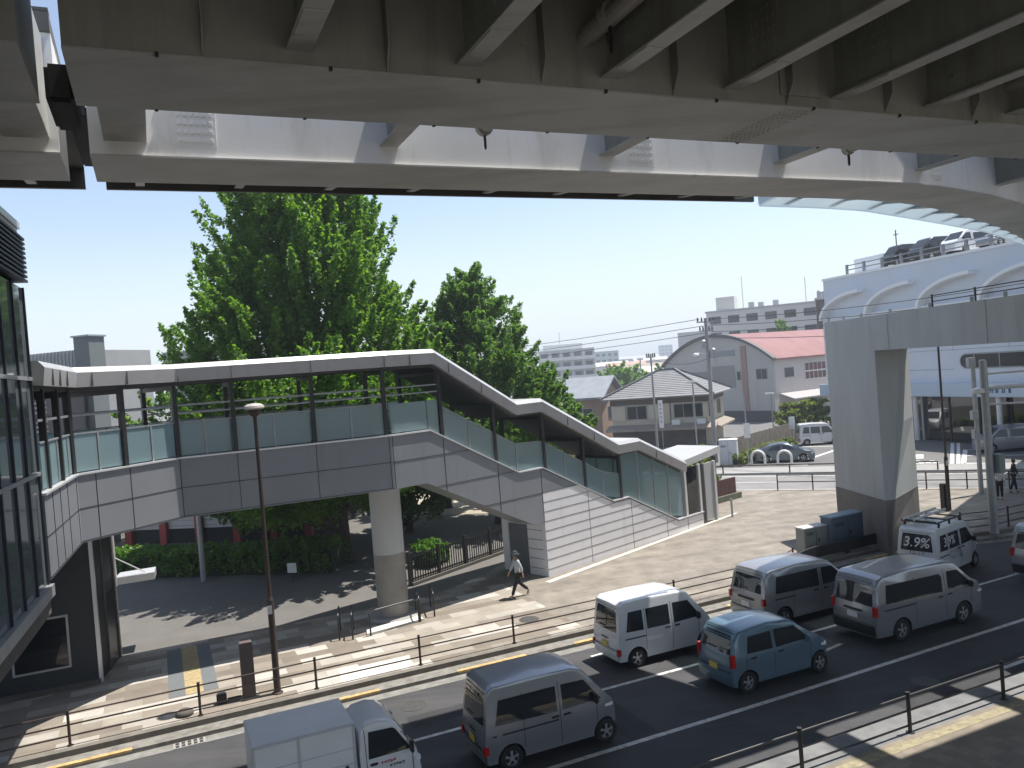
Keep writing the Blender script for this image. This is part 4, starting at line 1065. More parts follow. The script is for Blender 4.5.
# --- brown gabled house further left
sg2 = Fr(2.6, 88.5, .908, -.418)
h2 = thing('gabled_house', 'brown house with a blue-grey gabled roof, left of the cream house', 'house', (5, 86, 0))
b = MB(); sg2.box(b, 0, 7.4, 0, 7, -.2, 4.9); b.build('wall', mat('brown_wall', (.27, .19, .14), .85, var=.1, vs=.8), h2)
b = MB()
b.extr([sg2.p(-.6, -.7, 4.75), sg2.p(-.6, 3.5, 6.9), sg2.p(-.6, 7.7, 4.75), sg2.p(-.6, 7.7, 4.95), sg2.p(-.6, 3.5, 7.12), sg2.p(-.6, -.7, 4.95)], sg2.u.to_3d()*8.6); b.build('roof', mat('roof_blue_grey', (.21, .23, .25), .6, var=.1, vs=1), h2)
b = MB(); b.extr([sg2.p(7.35, 0, 4.8), sg2.p(7.35, 3.5, 6.75), sg2.p(7.35, 7, 4.8)], sg2.u.to_3d()*.04); b.build('gable', mat('gable_brown', (.33, .22, .16), .85), h2)
window(sg2, h2, 1.0, 2.8, 2.4, 3.8, m=m_wglass2); window(sg2, h2, 4.2, 6.4, 2.4, 3.8, m=m_wglass2); window(sg2, h2, 2.2, 4.4, 2.4, 3.8, 'right', 7.4, 1, m=m_wglass2)

# --- apartment blocks
def block(name, label, fr, w_, dep, ztop, floors, cols, zf=3.0, wall=(.5, .5, .5), z0=0, balc=False, right_cols=0, band=None, cat='building'):
    t = thing(name, label, cat, fr.p(0, 0, 0)[:])
    b = MB(); fr.box(b, 0, w_, 0, dep, z0-1, ztop); b.build('wall', mat('wall_'+name+str(round(wall[0]*100))+str(round(ztop)), wall, .85, var=.05, vs=.2), t)
    b = MB(); fr.box(b, -.15, w_+.15, -.15, dep+.15, ztop, ztop+.35); b.build('roof', mat('roof_pale', (.45, .45, .44), .8), t)
    for f in range(floors):
        z = ztop-zf*(f+1)+.9
        for c in range(cols):
            u0 = w_*(c+.2)/cols; u1 = w_*(c+.8)/cols
            b = MB(); fr.box(b, u0, u1, -.08, -.002, z, z+1.4); b.build('window', m_wglass2 if (f+c) % 3 else m_wglass, t)
        for c in range(right_cols):
            v0 = dep*(c+.25)/right_cols; v1 = dep*(c+.75)/right_cols
            b = MB(); fr.box(b, w_+.002, w_+.08, v0, v1, z, z+1.3); b.build('window', m_wglass2, t)
        if balc:
            b = MB(); fr.box(b, 0, w_, -1.3, -.1, z-1.0, z-.85); fr.box(b, 0, w_, -1.35, -1.25, z-.85, z+.1); b.build('balcony', mat('balcony_white', (.6, .6, .59), .7), t)
            for c in range(cols+1):
                b = MB(); fr.box(b, w_*c/cols-.08, w_*c/cols+.08, -1.24, -.1, z-.85, z+1.95); b.build('balcony_divider', m_white, t)
    return t
q = at(539, 360, 250)
fA = Fr(q.x, 252, 1, -.05)
t = block('apartment_block', 'white apartment block with balconies far beyond the second tree', fA, 17.5, 10, 13.6, 4, 5, wall=(.42, .42, .42), balc=True)
b = MB(); fA.box(b, 1.5, 14, 1, 8, 13.9, 15.6); b.build('penthouse', m_white, t)
b = MB(); b.tube([fA.p(7, 3, 15.6), fA.p(7, 3, 19.5)], .09, 6); b.build('antenna', m_galv, t)
R2 = V2d(57.0, 146.0); fB = Fr(*(R2-U2*20.5), U2.x, U2.y)
t = block('apartment_block', 'long grey concrete block with wide windows rising behind the red roof', fB, 20.5, 26, 16.6, 5, 6, 3.1, wall=(.64, .62, .59), right_cols=6)
b = MB(); fB.box(b, 1.5, 5, 3, 7, 16.9, 19.6); b.build('tank_house', mat('tank_pale', (.55, .54, .5), .8), t)
b = MB(); fB.box(b, -6, 0, 1, 20, -1, 13.4); b.build('side_wing', MT['wall_apartment_block6417'], t)
for u, h_ in ((6.5, 6.5), (18, 5)):
    b = MB(); b.tube([fB.p(u, 4, 16.8), fB.p(u, 4, 16.8+h_)], .06, 6); b.build('mast', m_galv, t)
for u, v in ((7.6, 3), (9, 6), (12, 4)):
    b = MB(); fB.box(b, u, u+1, v, v+1, 16.95, 18.1); b.build('roof_unit', m_galv, t)
q = at(822, 330, 138)
fC = Fr(q.x-.6, 138, .95, -.3)
t = block('brick_tower', 'dark red brick tower with two round tanks on top, behind the red roof', fC, 3.0, 2.6, 16.6, 4, 1, 3.2, wall=(.075, .032, .026))
for u in (.8, 2.2):
    b = MB(); b.lathe(fC.p(u, 1.3, 16.96), [(.55, 0), (.6, .2), (.6, 1.1), (.3, 1.4)], 14); b.build('water_tank', m_galv, t)
q = at(596, 372, 420); fD = Fr(q.x, 420, 1, 0)
block('office_block', 'pale green office block on the skyline right of the white apartments', fD, 12.5, 14, 14.8, 4, 4, 3.2, wall=(.36, .43, .42))
q = at(661, 355, 800); fE = Fr(q.x, 800, 1, 0)
block('tower_block', 'slim tower block, haze blue in its wall colour, on the far skyline above the tiled roof', fE, 12, 12, 22.5, 6, 3, 3.2, wall=(.30, .35, .42))  # blue of the distant haze is painted into the wall colour
# low skyline roofs
rs = random.Random(3)
sky_desc = ['pale low roof on the skyline beside the green office block', 'reddish low roof on the skyline above the round tree', 'grey flat block on the skyline left of the tower block', 'dull brown roof on the skyline just behind the round tree', 'pale long shed on the skyline below the tower block', 'white low house on the skyline at the foot of the hall gable']
for i, (px_, Y, wd, zt_, c) in enumerate(((612, 330, 14, 9.2, (.5, .48, .45)), (628, 260, 12, 8.6, (.42, .26, .22)), (640, 520, 26, 12.2, (.38, .38, .4)), (646, 240, 13, 7.7, (.3, .24, .2)), (652, 430, 18, 10.2, (.46, .44, .42)), (664, 230, 12, 6.8, (.6, .58, .55)))):
    q = at(px_, 365, Y); fx = Fr(q.x-wd/2, Y, 1, 0)
    t = thing('distant_house', sky_desc[i], 'house', (q.x, Y, 0))
    b = MB(); fx.box(b, 0, wd, 0, 10, -1, zt_-1.6); b.build('wall', mat('far_wall%d' % i, tuple(min(.65, x*1.15) for x in c), .9), t)
    b = MB(); b.extr([fx.p(-.4, -.5, zt_-1.6), fx.p(-.4, 5, zt_), fx.p(-.4, 10.5, zt_-1.6)], fx.u.to_3d()*(wd+.8)); b.build('roof', mat('far_roof%d' % i, c, .8), t)
# wooded hills on the skyline
for i, (x0, x1, Y, h_) in enumerate(((520, 760, 1500, 20), (60, 330, 1300, 17))):
    b = MB(); n = 60; ra = []; rr = random.Random(i)
    a, c = at(x0, 360, Y), at(x1, 360, Y)
    top = []
    for k in range(n+1):
        f = k/n; top.append((a.x+(c.x-a.x)*f, h_*(.75+.18*sin(9*f+i)+.1*sin(23*f)+.05*rr.random())*min(1, 6*f, 6*(1-f))))
    b.loft([[(x, Y-60, -2), (x, Y-20, z*.8), (x, Y, z), (x, Y+60, z*.7), (x, Y+80, -2)] for x, z in top])
    struct(b.build('hill', mat('hill_green', (.09, .12, .11), .95, var=.3, vs=.03)))

# --- buildings seen through the bridge at left
fF = Fr(-29.3, 48.7, .96, -.28)
t = thing('panel_building', 'tall grey ribbed panel building peeping over the footbridge roof at left', 'building', (-26, 47, 0))
b = MB(); fF.box(b, 0, 3.9, 0, 6, 0, 11.7); b.build('wall', mat('ribbed_panel', (.33, .33, .325), .6, var=.05, vs=1), t)
b = MB()
for k in range(14): fF.box(b, .12+.27*k, .2+.27*k, -.05, -.001, 9.5, 11.68)
b.build('rib', mat('rib_grey', (.42, .42, .41), .6), t)
b = MB(); fF.box(b, 3.9, 5.0, -.3, .9, 0, 12.4); b.build('end_tower', mat('end_tower_grey', (.16, .175, .175), .6, var=.06, vs=1), t)
b = MB(); fF.box(b, 3.8, 5.1, -.4, 1.0, 12.4, 12.5); b.build('coping', m_galv, t)
b = MB(); fF.box(b, 0, 4.6, -4, -.4, 0, 9.4); b.build('dark_wing', mat('dark_wing', (.03, .032, .035), .6), t)
b = MB()
for k in range(16): fF.box(b, 3.6, 5.4, -4.12, -4.02, 5.0+.26*k, 5.08+.26*k)
b.build('louvre', m_galv, t)
for u in (1.0, 1.9):
    b = MB(); b.lathe(fF.p(u, -1.5, 9.4), [(.35, 0), (.35, .55), (.1, .7)], 12); b.build('roof_vent', m_galv, t)
fG = Fr(-26.6, 62, .985, -.17)
t = block('white_block', 'off-white block with small dark windows, seen through the footbridge at left', fG, 7.6, 9, 11.6, 3, 2, 3.3, wall=(.48, .46, .45))
b = MB(); fG.box(b, 2.2, 5.6, 2, 5, 11.9, 12.5); b.build('roof_unit', m_galv, t)
b = MB(); fG.box(b, 1.0, 3.5, -.06, -.002, 8.9, 10.6); b.build('panel', mat('panel_brown', (.20, .15, .12), .8), t)
# --- low white and red hall behind the yard
fH = Fr(-23.2, 46.4, .977, -.215)
t = thing('white_hall', 'low white boarded hall with red posts behind the clipped hedge', 'building', (-18, 45, 0))
b = MB(); fH.box(b, 0, 11.5, .4, 8, .85, 3.1); b.build('wall', mat('white_boards', (.56, .56, .55), .7, var=.04, vs=.7), t)
b = MB()
for k in range(7): fH.box(b, 0, 11.5, .385, .4, 1.0+.3*k, 1.03+.3*k)
b.build('board_joint', mat('board_joint_grey', (.33, .33, .33), .8), t)
b = MB(); fH.box(b, -.1, 11.6, .5, 8, 0, .85); b.build('base', mat('hall_base_dark', (.02, .02, .022), .8), t)
m_redp = mat('red_lacquer', (.33, .03, .03), .45)
for u in (.0, 2.3, 4.6, 7.0, 9.3, 11.4):
    b = MB(); fH.box(b, u, u+.42, .1, .38, 0, 3.1); b.build('post', m_redp, t)
b = MB(); fH.box(b, 8.2, 11.5, .05, .37, 1.2, 3.05); b.build('red_panel', mat('red_panel', (.16, .025, .02), .6), t)
b = MB(); b.extr([fH.p(-.8, -.9, 3.1), fH.p(-.8, 4.2, 4.6), fH.p(-.8, 9, 3.1)], fH.u.to_3d()*13.2); b.build('roof', mat('hall_roof_dark', (.10, .105, .11), .6, var=.1, vs=1), t)
# ------------------------------------------------------------------ vehicles
def prof_x(prof, z, side):
    """x of the outline at height z on the rear (side 0) or the front (side 1)"""
    top = max(range(len(prof)), key=lambda i: prof[i][1])
    pts = prof[:top+1] if side == 0 else prof[top:]
    best = None
    for (x0, z0), (x1, z1) in zip(pts[:-1], pts[1:]):
        if min(z0, z1) <= z <= max(z0, z1) and abs(z1-z0) > 1e-6:
            x = x0+(x1-x0)*(z-z0)/(z1-z0)
            if best is None: best = x
            elif side == 0: best = min(best, x)
            else: best = max(best, x)
    return best if best is not None else (pts[0][0] if side == 0 else pts[-1][0])

class Car:
    def __init__(s, sp):
        s.sp = sp; s.L, s.W, s.H = sp['L'], sp['W'], sp['H']; s.belt = sp['belt']; s.prof = sp['prof']
        s.th = sp.get('tumble', .13); s.er = sp.get('rear_round', .05); s.ef = sp.get('front_round', .14)
    def f(s, x, z):
        L = s.L; k = 1.0
        if z > s.belt: k -= s.th*((z-s.belt)/(s.H-s.belt))
        elif z < .55: k -= .035*((.55-z)/.4)
        else: k -= .012*((z-.75)/.3)**2
        d = x
        if d < .45: k -= s.er*(1-max(0, d)/.45)**2
        d = L-x
        if d < .75: k -= s.ef*(1-max(0, d)/.75)**2
        return k
    def P(s, x, y, z, o=0.0):       # y in -1..1 across half width
        return (x-s.L/2, y*s.W/2*s.f(x, z)+(o if y > 0 else -o if y < 0 else 0), z)
    def body(s, name, m, root):
        sp = s.sp; prof = s.prof; r = sp['r']+.055; zb = sp['clear']
        pts = list(prof)
        # underside with wheel arches, front to rear
        for wx in (sp['wheels'][1], sp['wheels'][0]):
            zc = sp['r']; a0 = math.asin(max(-1, min(1, (zb-zc)/r)))
            n = 12
            for i in range(n+1):
                a = a0+(pi-2*a0)*i/n
                pts.append((wx+r*cos(a), zc+r*sin(a)))
        n = len(pts); np_ = len(prof)
        bm = bmesh.new()
        va = [bm.verts.new((x, -s.W/2, z)) for x, z in pts]; vb = [bm.verts.new((x, s.W/2, z)) for x, z in pts]
        bm.faces.new(va); bm.faces.new(vb[::-1])
        strip = []
        for i in range(n):
            j = (i+1) % n
            fc = bm.faces.new((va[j], va[i], vb[i], vb[j])); strip.append(fc)
            if i >= np_-1: fc.material_index = 1
        edges = []
        for i in range(np_-1):
            for vv in (va, vb):
                e = bm.edges.get((vv[i], vv[i+1]))
                if e: edges.append(e)
        bmesh.ops.bevel(bm, geom=edges, offset=sp.get('edge', .07), segments=3, profile=.55, affect='EDGES', clamp_overlap=True)
        bmesh.ops.triangulate(bm, faces=[f for f in bm.faces if len(f.verts) > 4])
        def cut(co, no):
            bmesh.ops.bisect_plane(bm, geom=bm.verts[:]+bm.edges[:]+bm.faces[:], dist=1e-5, plane_co=co, plane_no=no)
        for z in (.4, .55, .7, .85, 1.0, s.belt, s.belt+.15, s.belt+.3, s.belt+.45, s.H-.08): cut((0, 0, z), (0, 0, 1))
        for x in (.08, .2, .35, .5, s.L-.12, s.L-.28, s.L-.45, s.L-.62, s.L-.8): cut((x, 0, 0), (1, 0, 0))
        for y in (-.33, 0, .33): cut((0, y*s.W, 0), (0, 1, 0))
        for v in bm.verts:
            x, y, z = v.co
            q = y/(s.W/2)
            v.co.y = y*s.f(x, z)
            if z > s.H-.2: v.co.z += .025*(1-q*q)
            if x > s.L-.35: v.co.x -= .10*q*q*(1-(s.L-x)/.35)
            if x < .15: v.co.x += .035*q*q
            v.co.x -= s.L/2
        bmesh.ops.recalc_face_normals(bm, faces=bm.faces)
        me = bpy.data.meshes.new(name); bm.to_mesh(me); bm.free()
        for mm in (m, m_blackp): me.materials.append(mm)
        for p in me.polygons: p.use_smooth = True
        o = bpy.data.objects.new(name, me); C.objects.link(o); o.parent = root
        md = o.modifiers.new('sharp', 'EDGE_SPLIT'); md.split_angle = R(38)
        return o
    def side_panel(s, name, polys, m, root, o=.006, sides=(-1, 1), cols=8):
        """polys: list of (x,z) outlines laid onto both sides"""
        for sd in sides:
            bm = bmesh.new()
            for poly in polys:
                vs = [bm.verts.new((x, 0, z)) for x, z in poly]; bm.faces.new(vs)
            bmesh.ops.triangulate(bm, faces=bm.faces[:])
            zs = [z for p in polys for _, z in p]; xs = [x for p in polys for x, _ in p]
            k = max(1, int((max(zs)-min(zs))/.12)); kx = max(1, int((max(xs)-min(xs))/.35))
            for i in range(1, k): bmesh.ops.bisect_plane(bm, geom=bm.verts[:]+bm.edges[:]+bm.faces[:], plane_co=(0, 0, min(zs)+(max(zs)-min(zs))*i/k), plane_no=(0, 0, 1))
            for i in range(1, kx): bmesh.ops.bisect_plane(bm, geom=bm.verts[:]+bm.edges[:]+bm.faces[:], plane_co=(min(xs)+(max(xs)-min(xs))*i/kx, 0, 0), plane_no=(1, 0, 0))
            for v in bm.verts:
                x, _, z = v.co; v.co = s.P(x, sd, z, o)
            bmesh.ops.recalc_face_normals(bm, faces=bm.faces)
            up = sum((f.normal.y for f in bm.faces))
            if up*sd < 0: bmesh.ops.reverse_faces(bm, faces=bm.faces)
            me = bpy.data.meshes.new(name); bm.to_mesh(me); bm.free(); me.materials.append(m)
            for p in me.polygons: p.use_smooth = True
            ob = bpy.data.objects.new(name, me); C.objects.link(ob); ob.parent = root
    def end_panel(s, name, side, z0, z1, y0, y1, m, root, o=.008, taper=0.0, n=5):
        """patch on the rear (0) or front (1) outline between heights z0..z1"""
        vs = []; fs = []
        for i in range(n+1):
            z = z0+(z1-z0)*i/n
            x = prof_x(s.prof, z, side); xa = prof_x(s.prof, z+.02, side); 
            for j in range(n+1):
                q = (y0+(y1-y0)*j/n)*(1-taper*i/n)
                xx = x+(o if side else -o)
                px_, py_, pz_ = s.P(x, 1, z)
                yy = q*s.W/2*s.f(x, z)
                if side == 1:
                    if x > s.L-.35: xx -= .10*q*q*(1-(s.L-x)/.35)
                elif x < .15: xx += .035*q*q
                vs.append((xx-s.L/2, yy, z+(o if side else o*.5)))
        for i in range(n):
            for j in range(n):
                a = i*(n+1)+j; fs.append((a, a+1, a+n+2, a+n+1))
        b = MB(); b.add(vs, fs); ob = b.build(name, m, root, local=True, smooth=True, fix=False)
        return ob
    def lump(s, name, x, ysign, z, sx, sy, sz, m, root, inset=0.0, bevel=.015):
        p = s.P(x, ysign, z, -inset)
        b = MB(); b.box(p, (sx, sy, sz)); return b.build(name, m, root, local=True, bevel=bevel)

def make_wheel(root, x, y, r, wd, rimm, spokes=5):
    n = 28; sg = -1 if y < 0 else 1
    b = MB(); prof = [(r*.62, -wd/2), (r*.9, -wd/2), (r*.98, -wd/2+.02), (r, -wd/4), (r, wd/4), (r*.98, wd/2-.02), (r*.9, wd/2), (r*.62, wd/2)]
    vs = []; fs = []
    for rr, d in prof:
        for j in range(n):
            a = 2*pi*j/n; vs.append((x+rr*cos(a), y+d, r+rr*sin(a)))
    k = len(prof)
    for i in range(k):
        for j in range(n): fs.append((i*n+j, i*n+(j+1) % n, ((i+1) % k)*n+(j+1) % n, ((i+1) % k)*n+j))
    b.add(vs, fs); wh = b.build('wheel', m_tyre, root, local=True, smooth=True)
    b = MB(); yo = y+sg*(wd/2-.035)
    def disc(r0, r1, y0, y1, mi):
        vs = []; fs = []
        for rr, yy in ((r0, y0), (r1, y1)):
            for j in range(n):
                a = 2*pi*j/n; vs.append((x+rr*cos(a), yy, r+rr*sin(a)))
        for j in range(n): fs.append((j, (j+1) % n, n+(j+1) % n, n+j))
        b.add(vs, fs, mi)
    disc(r*.64, r*.60, yo+sg*.02, yo+sg*.022, 0); disc(r*.60, r*.55, yo+sg*.022, yo-sg*.03, 0); disc(r*.55, .01, yo-sg*.03, yo-sg*.03, 1)
    for i in range(spokes):
        a = 2*pi*i/spokes+.3; da = .21 if spokes > 4 else .3
        vs = []
        for rr, w_ in ((.05, .8), (r*.60, 1.0)):
            for t in (-da*w_, da*w_):
                aa = a+t*(1 if rr > .06 else 2.2); vs.append((x+rr*cos(aa), yo+sg*(.012 if rr > .06 else .02), r+rr*sin(aa)))
        b.add([vs[0], vs[1], vs[3], vs[2]], [(0, 1, 2, 3)], 0)
    disc(.055, .05, yo+sg*.0, yo+sg*.03, 0); disc(.05, .001, yo+sg*.03, yo+sg*.03, 0)
    o = b.build('rim', [rimm, m_blackp], root, local=True); o.parent = wh
    return wh

def make_car(name, label, cat, sp, paintm, group=None, rim=None):
    root = thing(name, label, cat, (0, 0, 0), 0, group)
    c = Car(sp); L = c.L
    c.body('body', paintm, root)
    for poly in sp['side_windows']: c.side_panel('side_window', [poly], m_cglass, root)
    c.end_panel('rear_window', 0, *sp['rear_window'], m_cglass, root, taper=.06)
    c.end_panel('windscreen', 1, *sp['windscreen'], m_cglass, root, taper=.05, o=.012)
    for wx in sp['wheels']:
        for sg in (-1, 1): make_wheel(root, wx-L/2, sg*(c.W/2-.095), sp['r'], .165, rim or m_rim, sp.get('spokes', 5))
    # tail and head lamps
    z0, z1, wt = sp['tail']
    for sg in (-1, 1):
        c.lump('tail_lamp', prof_x(c.prof, (z0+z1)/2, 0)+.05, sg, (z0+z1)/2, .13, wt, z1-z0, m_red, root, inset=wt/2-.012)
        zz = sp['head']
        c.lump('headlight', prof_x(c.prof, zz, 1)-.24, sg, zz, .26, .16, .14, m_lamp, root, inset=.068, bevel=.04)
    # door gaps, handles, mirrors
    polys = []
    for x, za, zb_ in sp['gaps']: polys.append([(x-.007, za), (x+.007, za), (x+.007, zb_), (x-.007, zb_)])
    if 'rail' in sp:
        xa, xb, z = sp['rail']; polys.append([(xa, z-.02), (xb, z-.02), (xb, z+.02), (xa, z+.02)])
    [c.side_panel('door_gap', [q_], m_seam, root, o=.004) for q_ in polys]
    c.end_panel('tailgate_gap', 0, sp['bumper']+.03, sp['bumper']+.045, -.9, .9, m_seam, root, o=.012, n=2)
    c.end_panel('tailgate_gap', 0, sp['rear_window'][1]+.05, sp['rear_window'][1]+.062, -.84, .84, m_seam, root, o=.012, n=2)
    c.end_panel('wiper', 0, sp['rear_window'][0]+.06, sp['rear_window'][0]+.085, -.05, .5, m_seam, root, o=.03, n=2)
    for x, z in sp['handles']:
        for sg in (-1, 1): c.lump('door_handle', x, sg, z, .19, .05, .045, sp.get('handle_mat', m_blackp), root, inset=-.008)
    mx, mz = sp['mirror']
    for sg in (-1, 1):
        p = c.P(mx, sg, mz, .10); b = MB(); b.box(p, (.11, .17, .2)); b.build('mirror', sp.get('mirror_mat', paintm), root, local=True, bevel=.035)
    # number plate, bumper strip, wiper, badge bar
    zp = sp['plate']
    c.end_panel('number_plate', 0, zp, zp+.17, -.24, .24, mat('plate_yellow', (.62, .5, .1), .5) if sp.get('kei', True) else m_white, root, o=.02, n=2)
    c.end_panel('rear_bumper', 0, sp['clear']+.03, sp['bumper'], -.97, .97, sp.get('bumper_mat', paintm), root, o=.03, n=4)
    if sp.get('garnish'): c.end_panel('garnish', 0, *sp['garnish'], m_blackp, root, o=.016, n=2)
    return root, c

def put(root, s, t, rot=0.0, z=ZR):
    root.location = W(s, t, z); root.rotation_euler = (0, 0, ROADROT+rot)

EVERY = dict(L=3.4, W=1.475, H=1.89, belt=1.02, r=.275, clear=.24, wheels=(.62, 3.0), edge=.06, tumble=.12, front_round=.12,
    prof=[(.03, .24), (0, .45), (.0, .7), (.03, 1.0), (.10, 1.55), (.17, 1.78), (.30, 1.87), (1.2, 1.89), (2.2, 1.87), (2.48, 1.79), (2.95, 1.24), (3.08, 1.06), (3.28, .96), (3.38, .8), (3.4, .5), (3.36, .24)],
    side_windows=[[(.30, 1.06), (.88, 1.04), (.88, 1.60), (.42, 1.60)], [(1.0, 1.04), (1.78, 1.03), (1.78, 1.60), (1.0, 1.60)], [(1.92, 1.03), (2.86, 1.06), (2.46, 1.58), (1.92, 1.60)]],
    rear_window=(1.06, 1.66, -.82, .82), windscreen=(1.14, 1.72, -.86, .86), tail=(.42, .62, .10), head=.83,
    gaps=[(.95, .45, 1.62), (1.85, .3, 1.66), (2.78, .5, 1.02)], rail=(.25, .95, .86), handles=[(1.70, .95), (2.02, .95)], mirror=(2.72, 1.12), plate=.55, bumper=.52, garnish=(.80, .84, -.25, .25), mirror_mat=m_blackp)
HIJET = dict(EVERY); HIJET.update(side_windows=[[(.28, 1.06), (1.78, 1.03), (1.78, 1.58), (.40, 1.58)], [(1.92, 1.03), (2.90, 1.06), (2.50, 1.56), (1.92, 1.58)]],
    tail=(.46, .66, .10), head=.86, handles=[(1.72, .92), (2.02, .92)], rail=(.2, 1.8, .84), spokes=5)
WAGON = dict(L=3.4, W=1.475, H=1.64, belt=.98, r=.28, clear=.22, wheels=(.52, 2.93), edge=.07, tumble=.15, front_round=.16,
    prof=[(.05, .22), (.0, .42), (.02, .75), (.08, 1.0), (.22, 1.42), (.36, 1.57), (.6, 1.62), (1.3, 1.64), (1.95, 1.59), (2.2, 1.5), (2.72, 1.05), (2.85, .98), (3.2, .88), (3.36, .72), (3.4, .45), (3.36, .22)],
    side_windows=[[(.52, 1.02), (1.36, 1.00), (1.36, 1.44), (.62, 1.42)], [(1.46, 1.00), (2.58, 1.02), (2.14, 1.42), (1.46, 1.45)]],
    rear_window=(1.02, 1.46, -.80, .80), windscreen=(1.05, 1.46, -.84, .84), tail=(.72, 1.05, .12), head=.74,
    gaps=[(1.41, .3, 1.48), (2.62, .4, 1.0), (.50, .6, 1.0)], handles=[(.72, .88), (1.62, .88)], mirror=(2.46, 1.05), plate=.55, bumper=.56)
CARAVAN = dict(L=4.695, W=1.695, H=1.99, belt=1.12, r=.33, clear=.26, wheels=(1.02, 3.62), edge=.08, tumble=.12, front_round=.13, kei=False,
    prof=[(.04, .26), (0, .5), (.01, .9), (.06, 1.2), (.16, 1.68), (.26, 1.88), (.45, 1.96), (1.6, 1.99), (3.0, 1.97), (3.42, 1.88), (4.05, 1.3), (4.25, 1.13), (4.52, 1.02), (4.66, .82), (4.69, .5), (4.64, .26)],
    side_windows=[[(.42, 1.18), (2.75, 1.14), (2.78, 1.55), (2.70, 1.66), (.52, 1.70)], [(2.98, 1.15), (4.02, 1.18), (3.48, 1.66), (3.02, 1.68)]],
    rear_window=(1.14, 1.72, -.84, .84), windscreen=(1.22, 1.8, -.86, .86), tail=(.86, 1.16, .13), head=.88,
    gaps=[(1.62, .4, 1.75), (2.88, .4, 1.78), (3.98, .6, 1.12)], rail=(.35, 1.6, 1.0), handles=[(2.66, 1.0), (3.06, 1.02)], mirror=(3.86, 1.2), plate=.72, bumper=.58, bumper_mat=m_blackp, garnish=(.93, .99, -.42, .42), mirror_mat=m_blackp)
VANETTE = dict(L=4.4, W=1.695, H=1.85, belt=1.04, r=.31, clear=.24, wheels=(.80, 3.52), edge=.08, tumble=.14, front_round=.16, kei=False,
    prof=[(.04, .24), (0, .5), (.01, .85), (.06, 1.1), (.18, 1.58), (.30, 1.76), (.5, 1.82), (1.5, 1.85), (2.5, 1.82), (2.85, 1.74), (3.5, 1.18), (3.68, 1.06), (4.1, .95), (4.32, .78), (4.4, .5), (4.36, .24)],
    side_windows=[[(.50, 1.10), (2.30, 1.06), (2.30, 1.60), (.62, 1.60)], [(2.44, 1.06), (3.46, 1.10), (2.92, 1.58), (2.46, 1.60)]],
    rear_window=(1.12, 1.60, -.80, .80), windscreen=(1.14, 1.66, -.86, .86), tail=(.78, 1.0, .12), head=.82,
    gaps=[(1.2, .4, 1.66), (2.37, .35, 1.68), (3.42, .5, 1.04)], rail=(.45, 1.3, .92), handles=[(2.16, .95), (2.56, .95)], mirror=(3.30, 1.12), plate=.62, bumper=.56, garnish=(.86, .93, -.45, .45))
SEDAN = dict(L=4.4, W=1.74, H=1.44, belt=.92, r=.31, clear=.2, wheels=(.85, 3.5), edge=.09, tumble=.2, front_round=.18, kei=False, rear_round=.12,
    prof=[(.06, .2), (0, .45), (.03, .8), (.12, .98), (.6, 1.12), (1.2, 1.36), (1.7, 1.43), (2.1, 1.44), (2.5, 1.38), (3.25, .98), (3.5, .93), (4.1, .82), (4.33, .68), (4.4, .45), (4.34, .2)],
    side_windows=[[(.95, .98), (1.95, .95), (1.95, 1.32), (1.45, 1.30)], [(2.05, .95), (3.05, .97), (2.5, 1.28), (2.05, 1.32)]],
    rear_window=(1.06, 1.34, -.72, .72), windscreen=(1.0, 1.34, -.80, .80), tail=(.66, .84, .2), head=.66,
    gaps=[(2.0, .3, 1.34), (3.1, .4, .94), (.95, .5, .94)], handles=[(1.25, .86), (2.25, .86)], mirror=(2.9, 1.0), plate=.45, bumper=.5)

p_silver = paint('paint_silver', (.30, .31, .335), .55, .3)
p_silver2 = paint('paint_silver_warm', (.36, .36, .37), .5, .3)
p_white = paint('paint_white', (.66, .67, .68), 0, .3)
p_blue = paint('paint_powder_blue', (.13, .205, .265), .35, .3)
p_grey = paint('paint_slate', (.12, .15, .17), .4, .3)
p_black = paint('paint_black', (.015, .015, .017), .2, .25)

van1, c1 = make_car('delivery_van', 'silver van with one long dark side window, just ahead of the white box truck', 'van', HIJET, p_silver)
put(van1, 7.52, 16.72)
van2, c2 = make_car('delivery_van', 'plain white van with three side windows, in the kerb lane behind the blue hatchback', 'van', EVERY, p_white)
put(van2, 12.95, 20.12)
wag, c3 = make_car('hatchback_car', 'powder blue tall hatchback in the middle lane, sloping nose, red tail lamps', 'car', WAGON, p_blue)
put(wag, 14.36, 17.0)
van4, c4 = make_car('delivery_van', 'silver van with a sunlit white roof, just ahead of the plain white van', 'van', VANETTE, p_silver2)
put(van4, 18.78, 20.35)
van5, c5 = make_car('delivery_van', 'longest van, silver grey with a black rear bumper, just ahead of the blue hatchback', 'van', CARAVAN, p_silver)
put(van5, 20.42, 17.45)

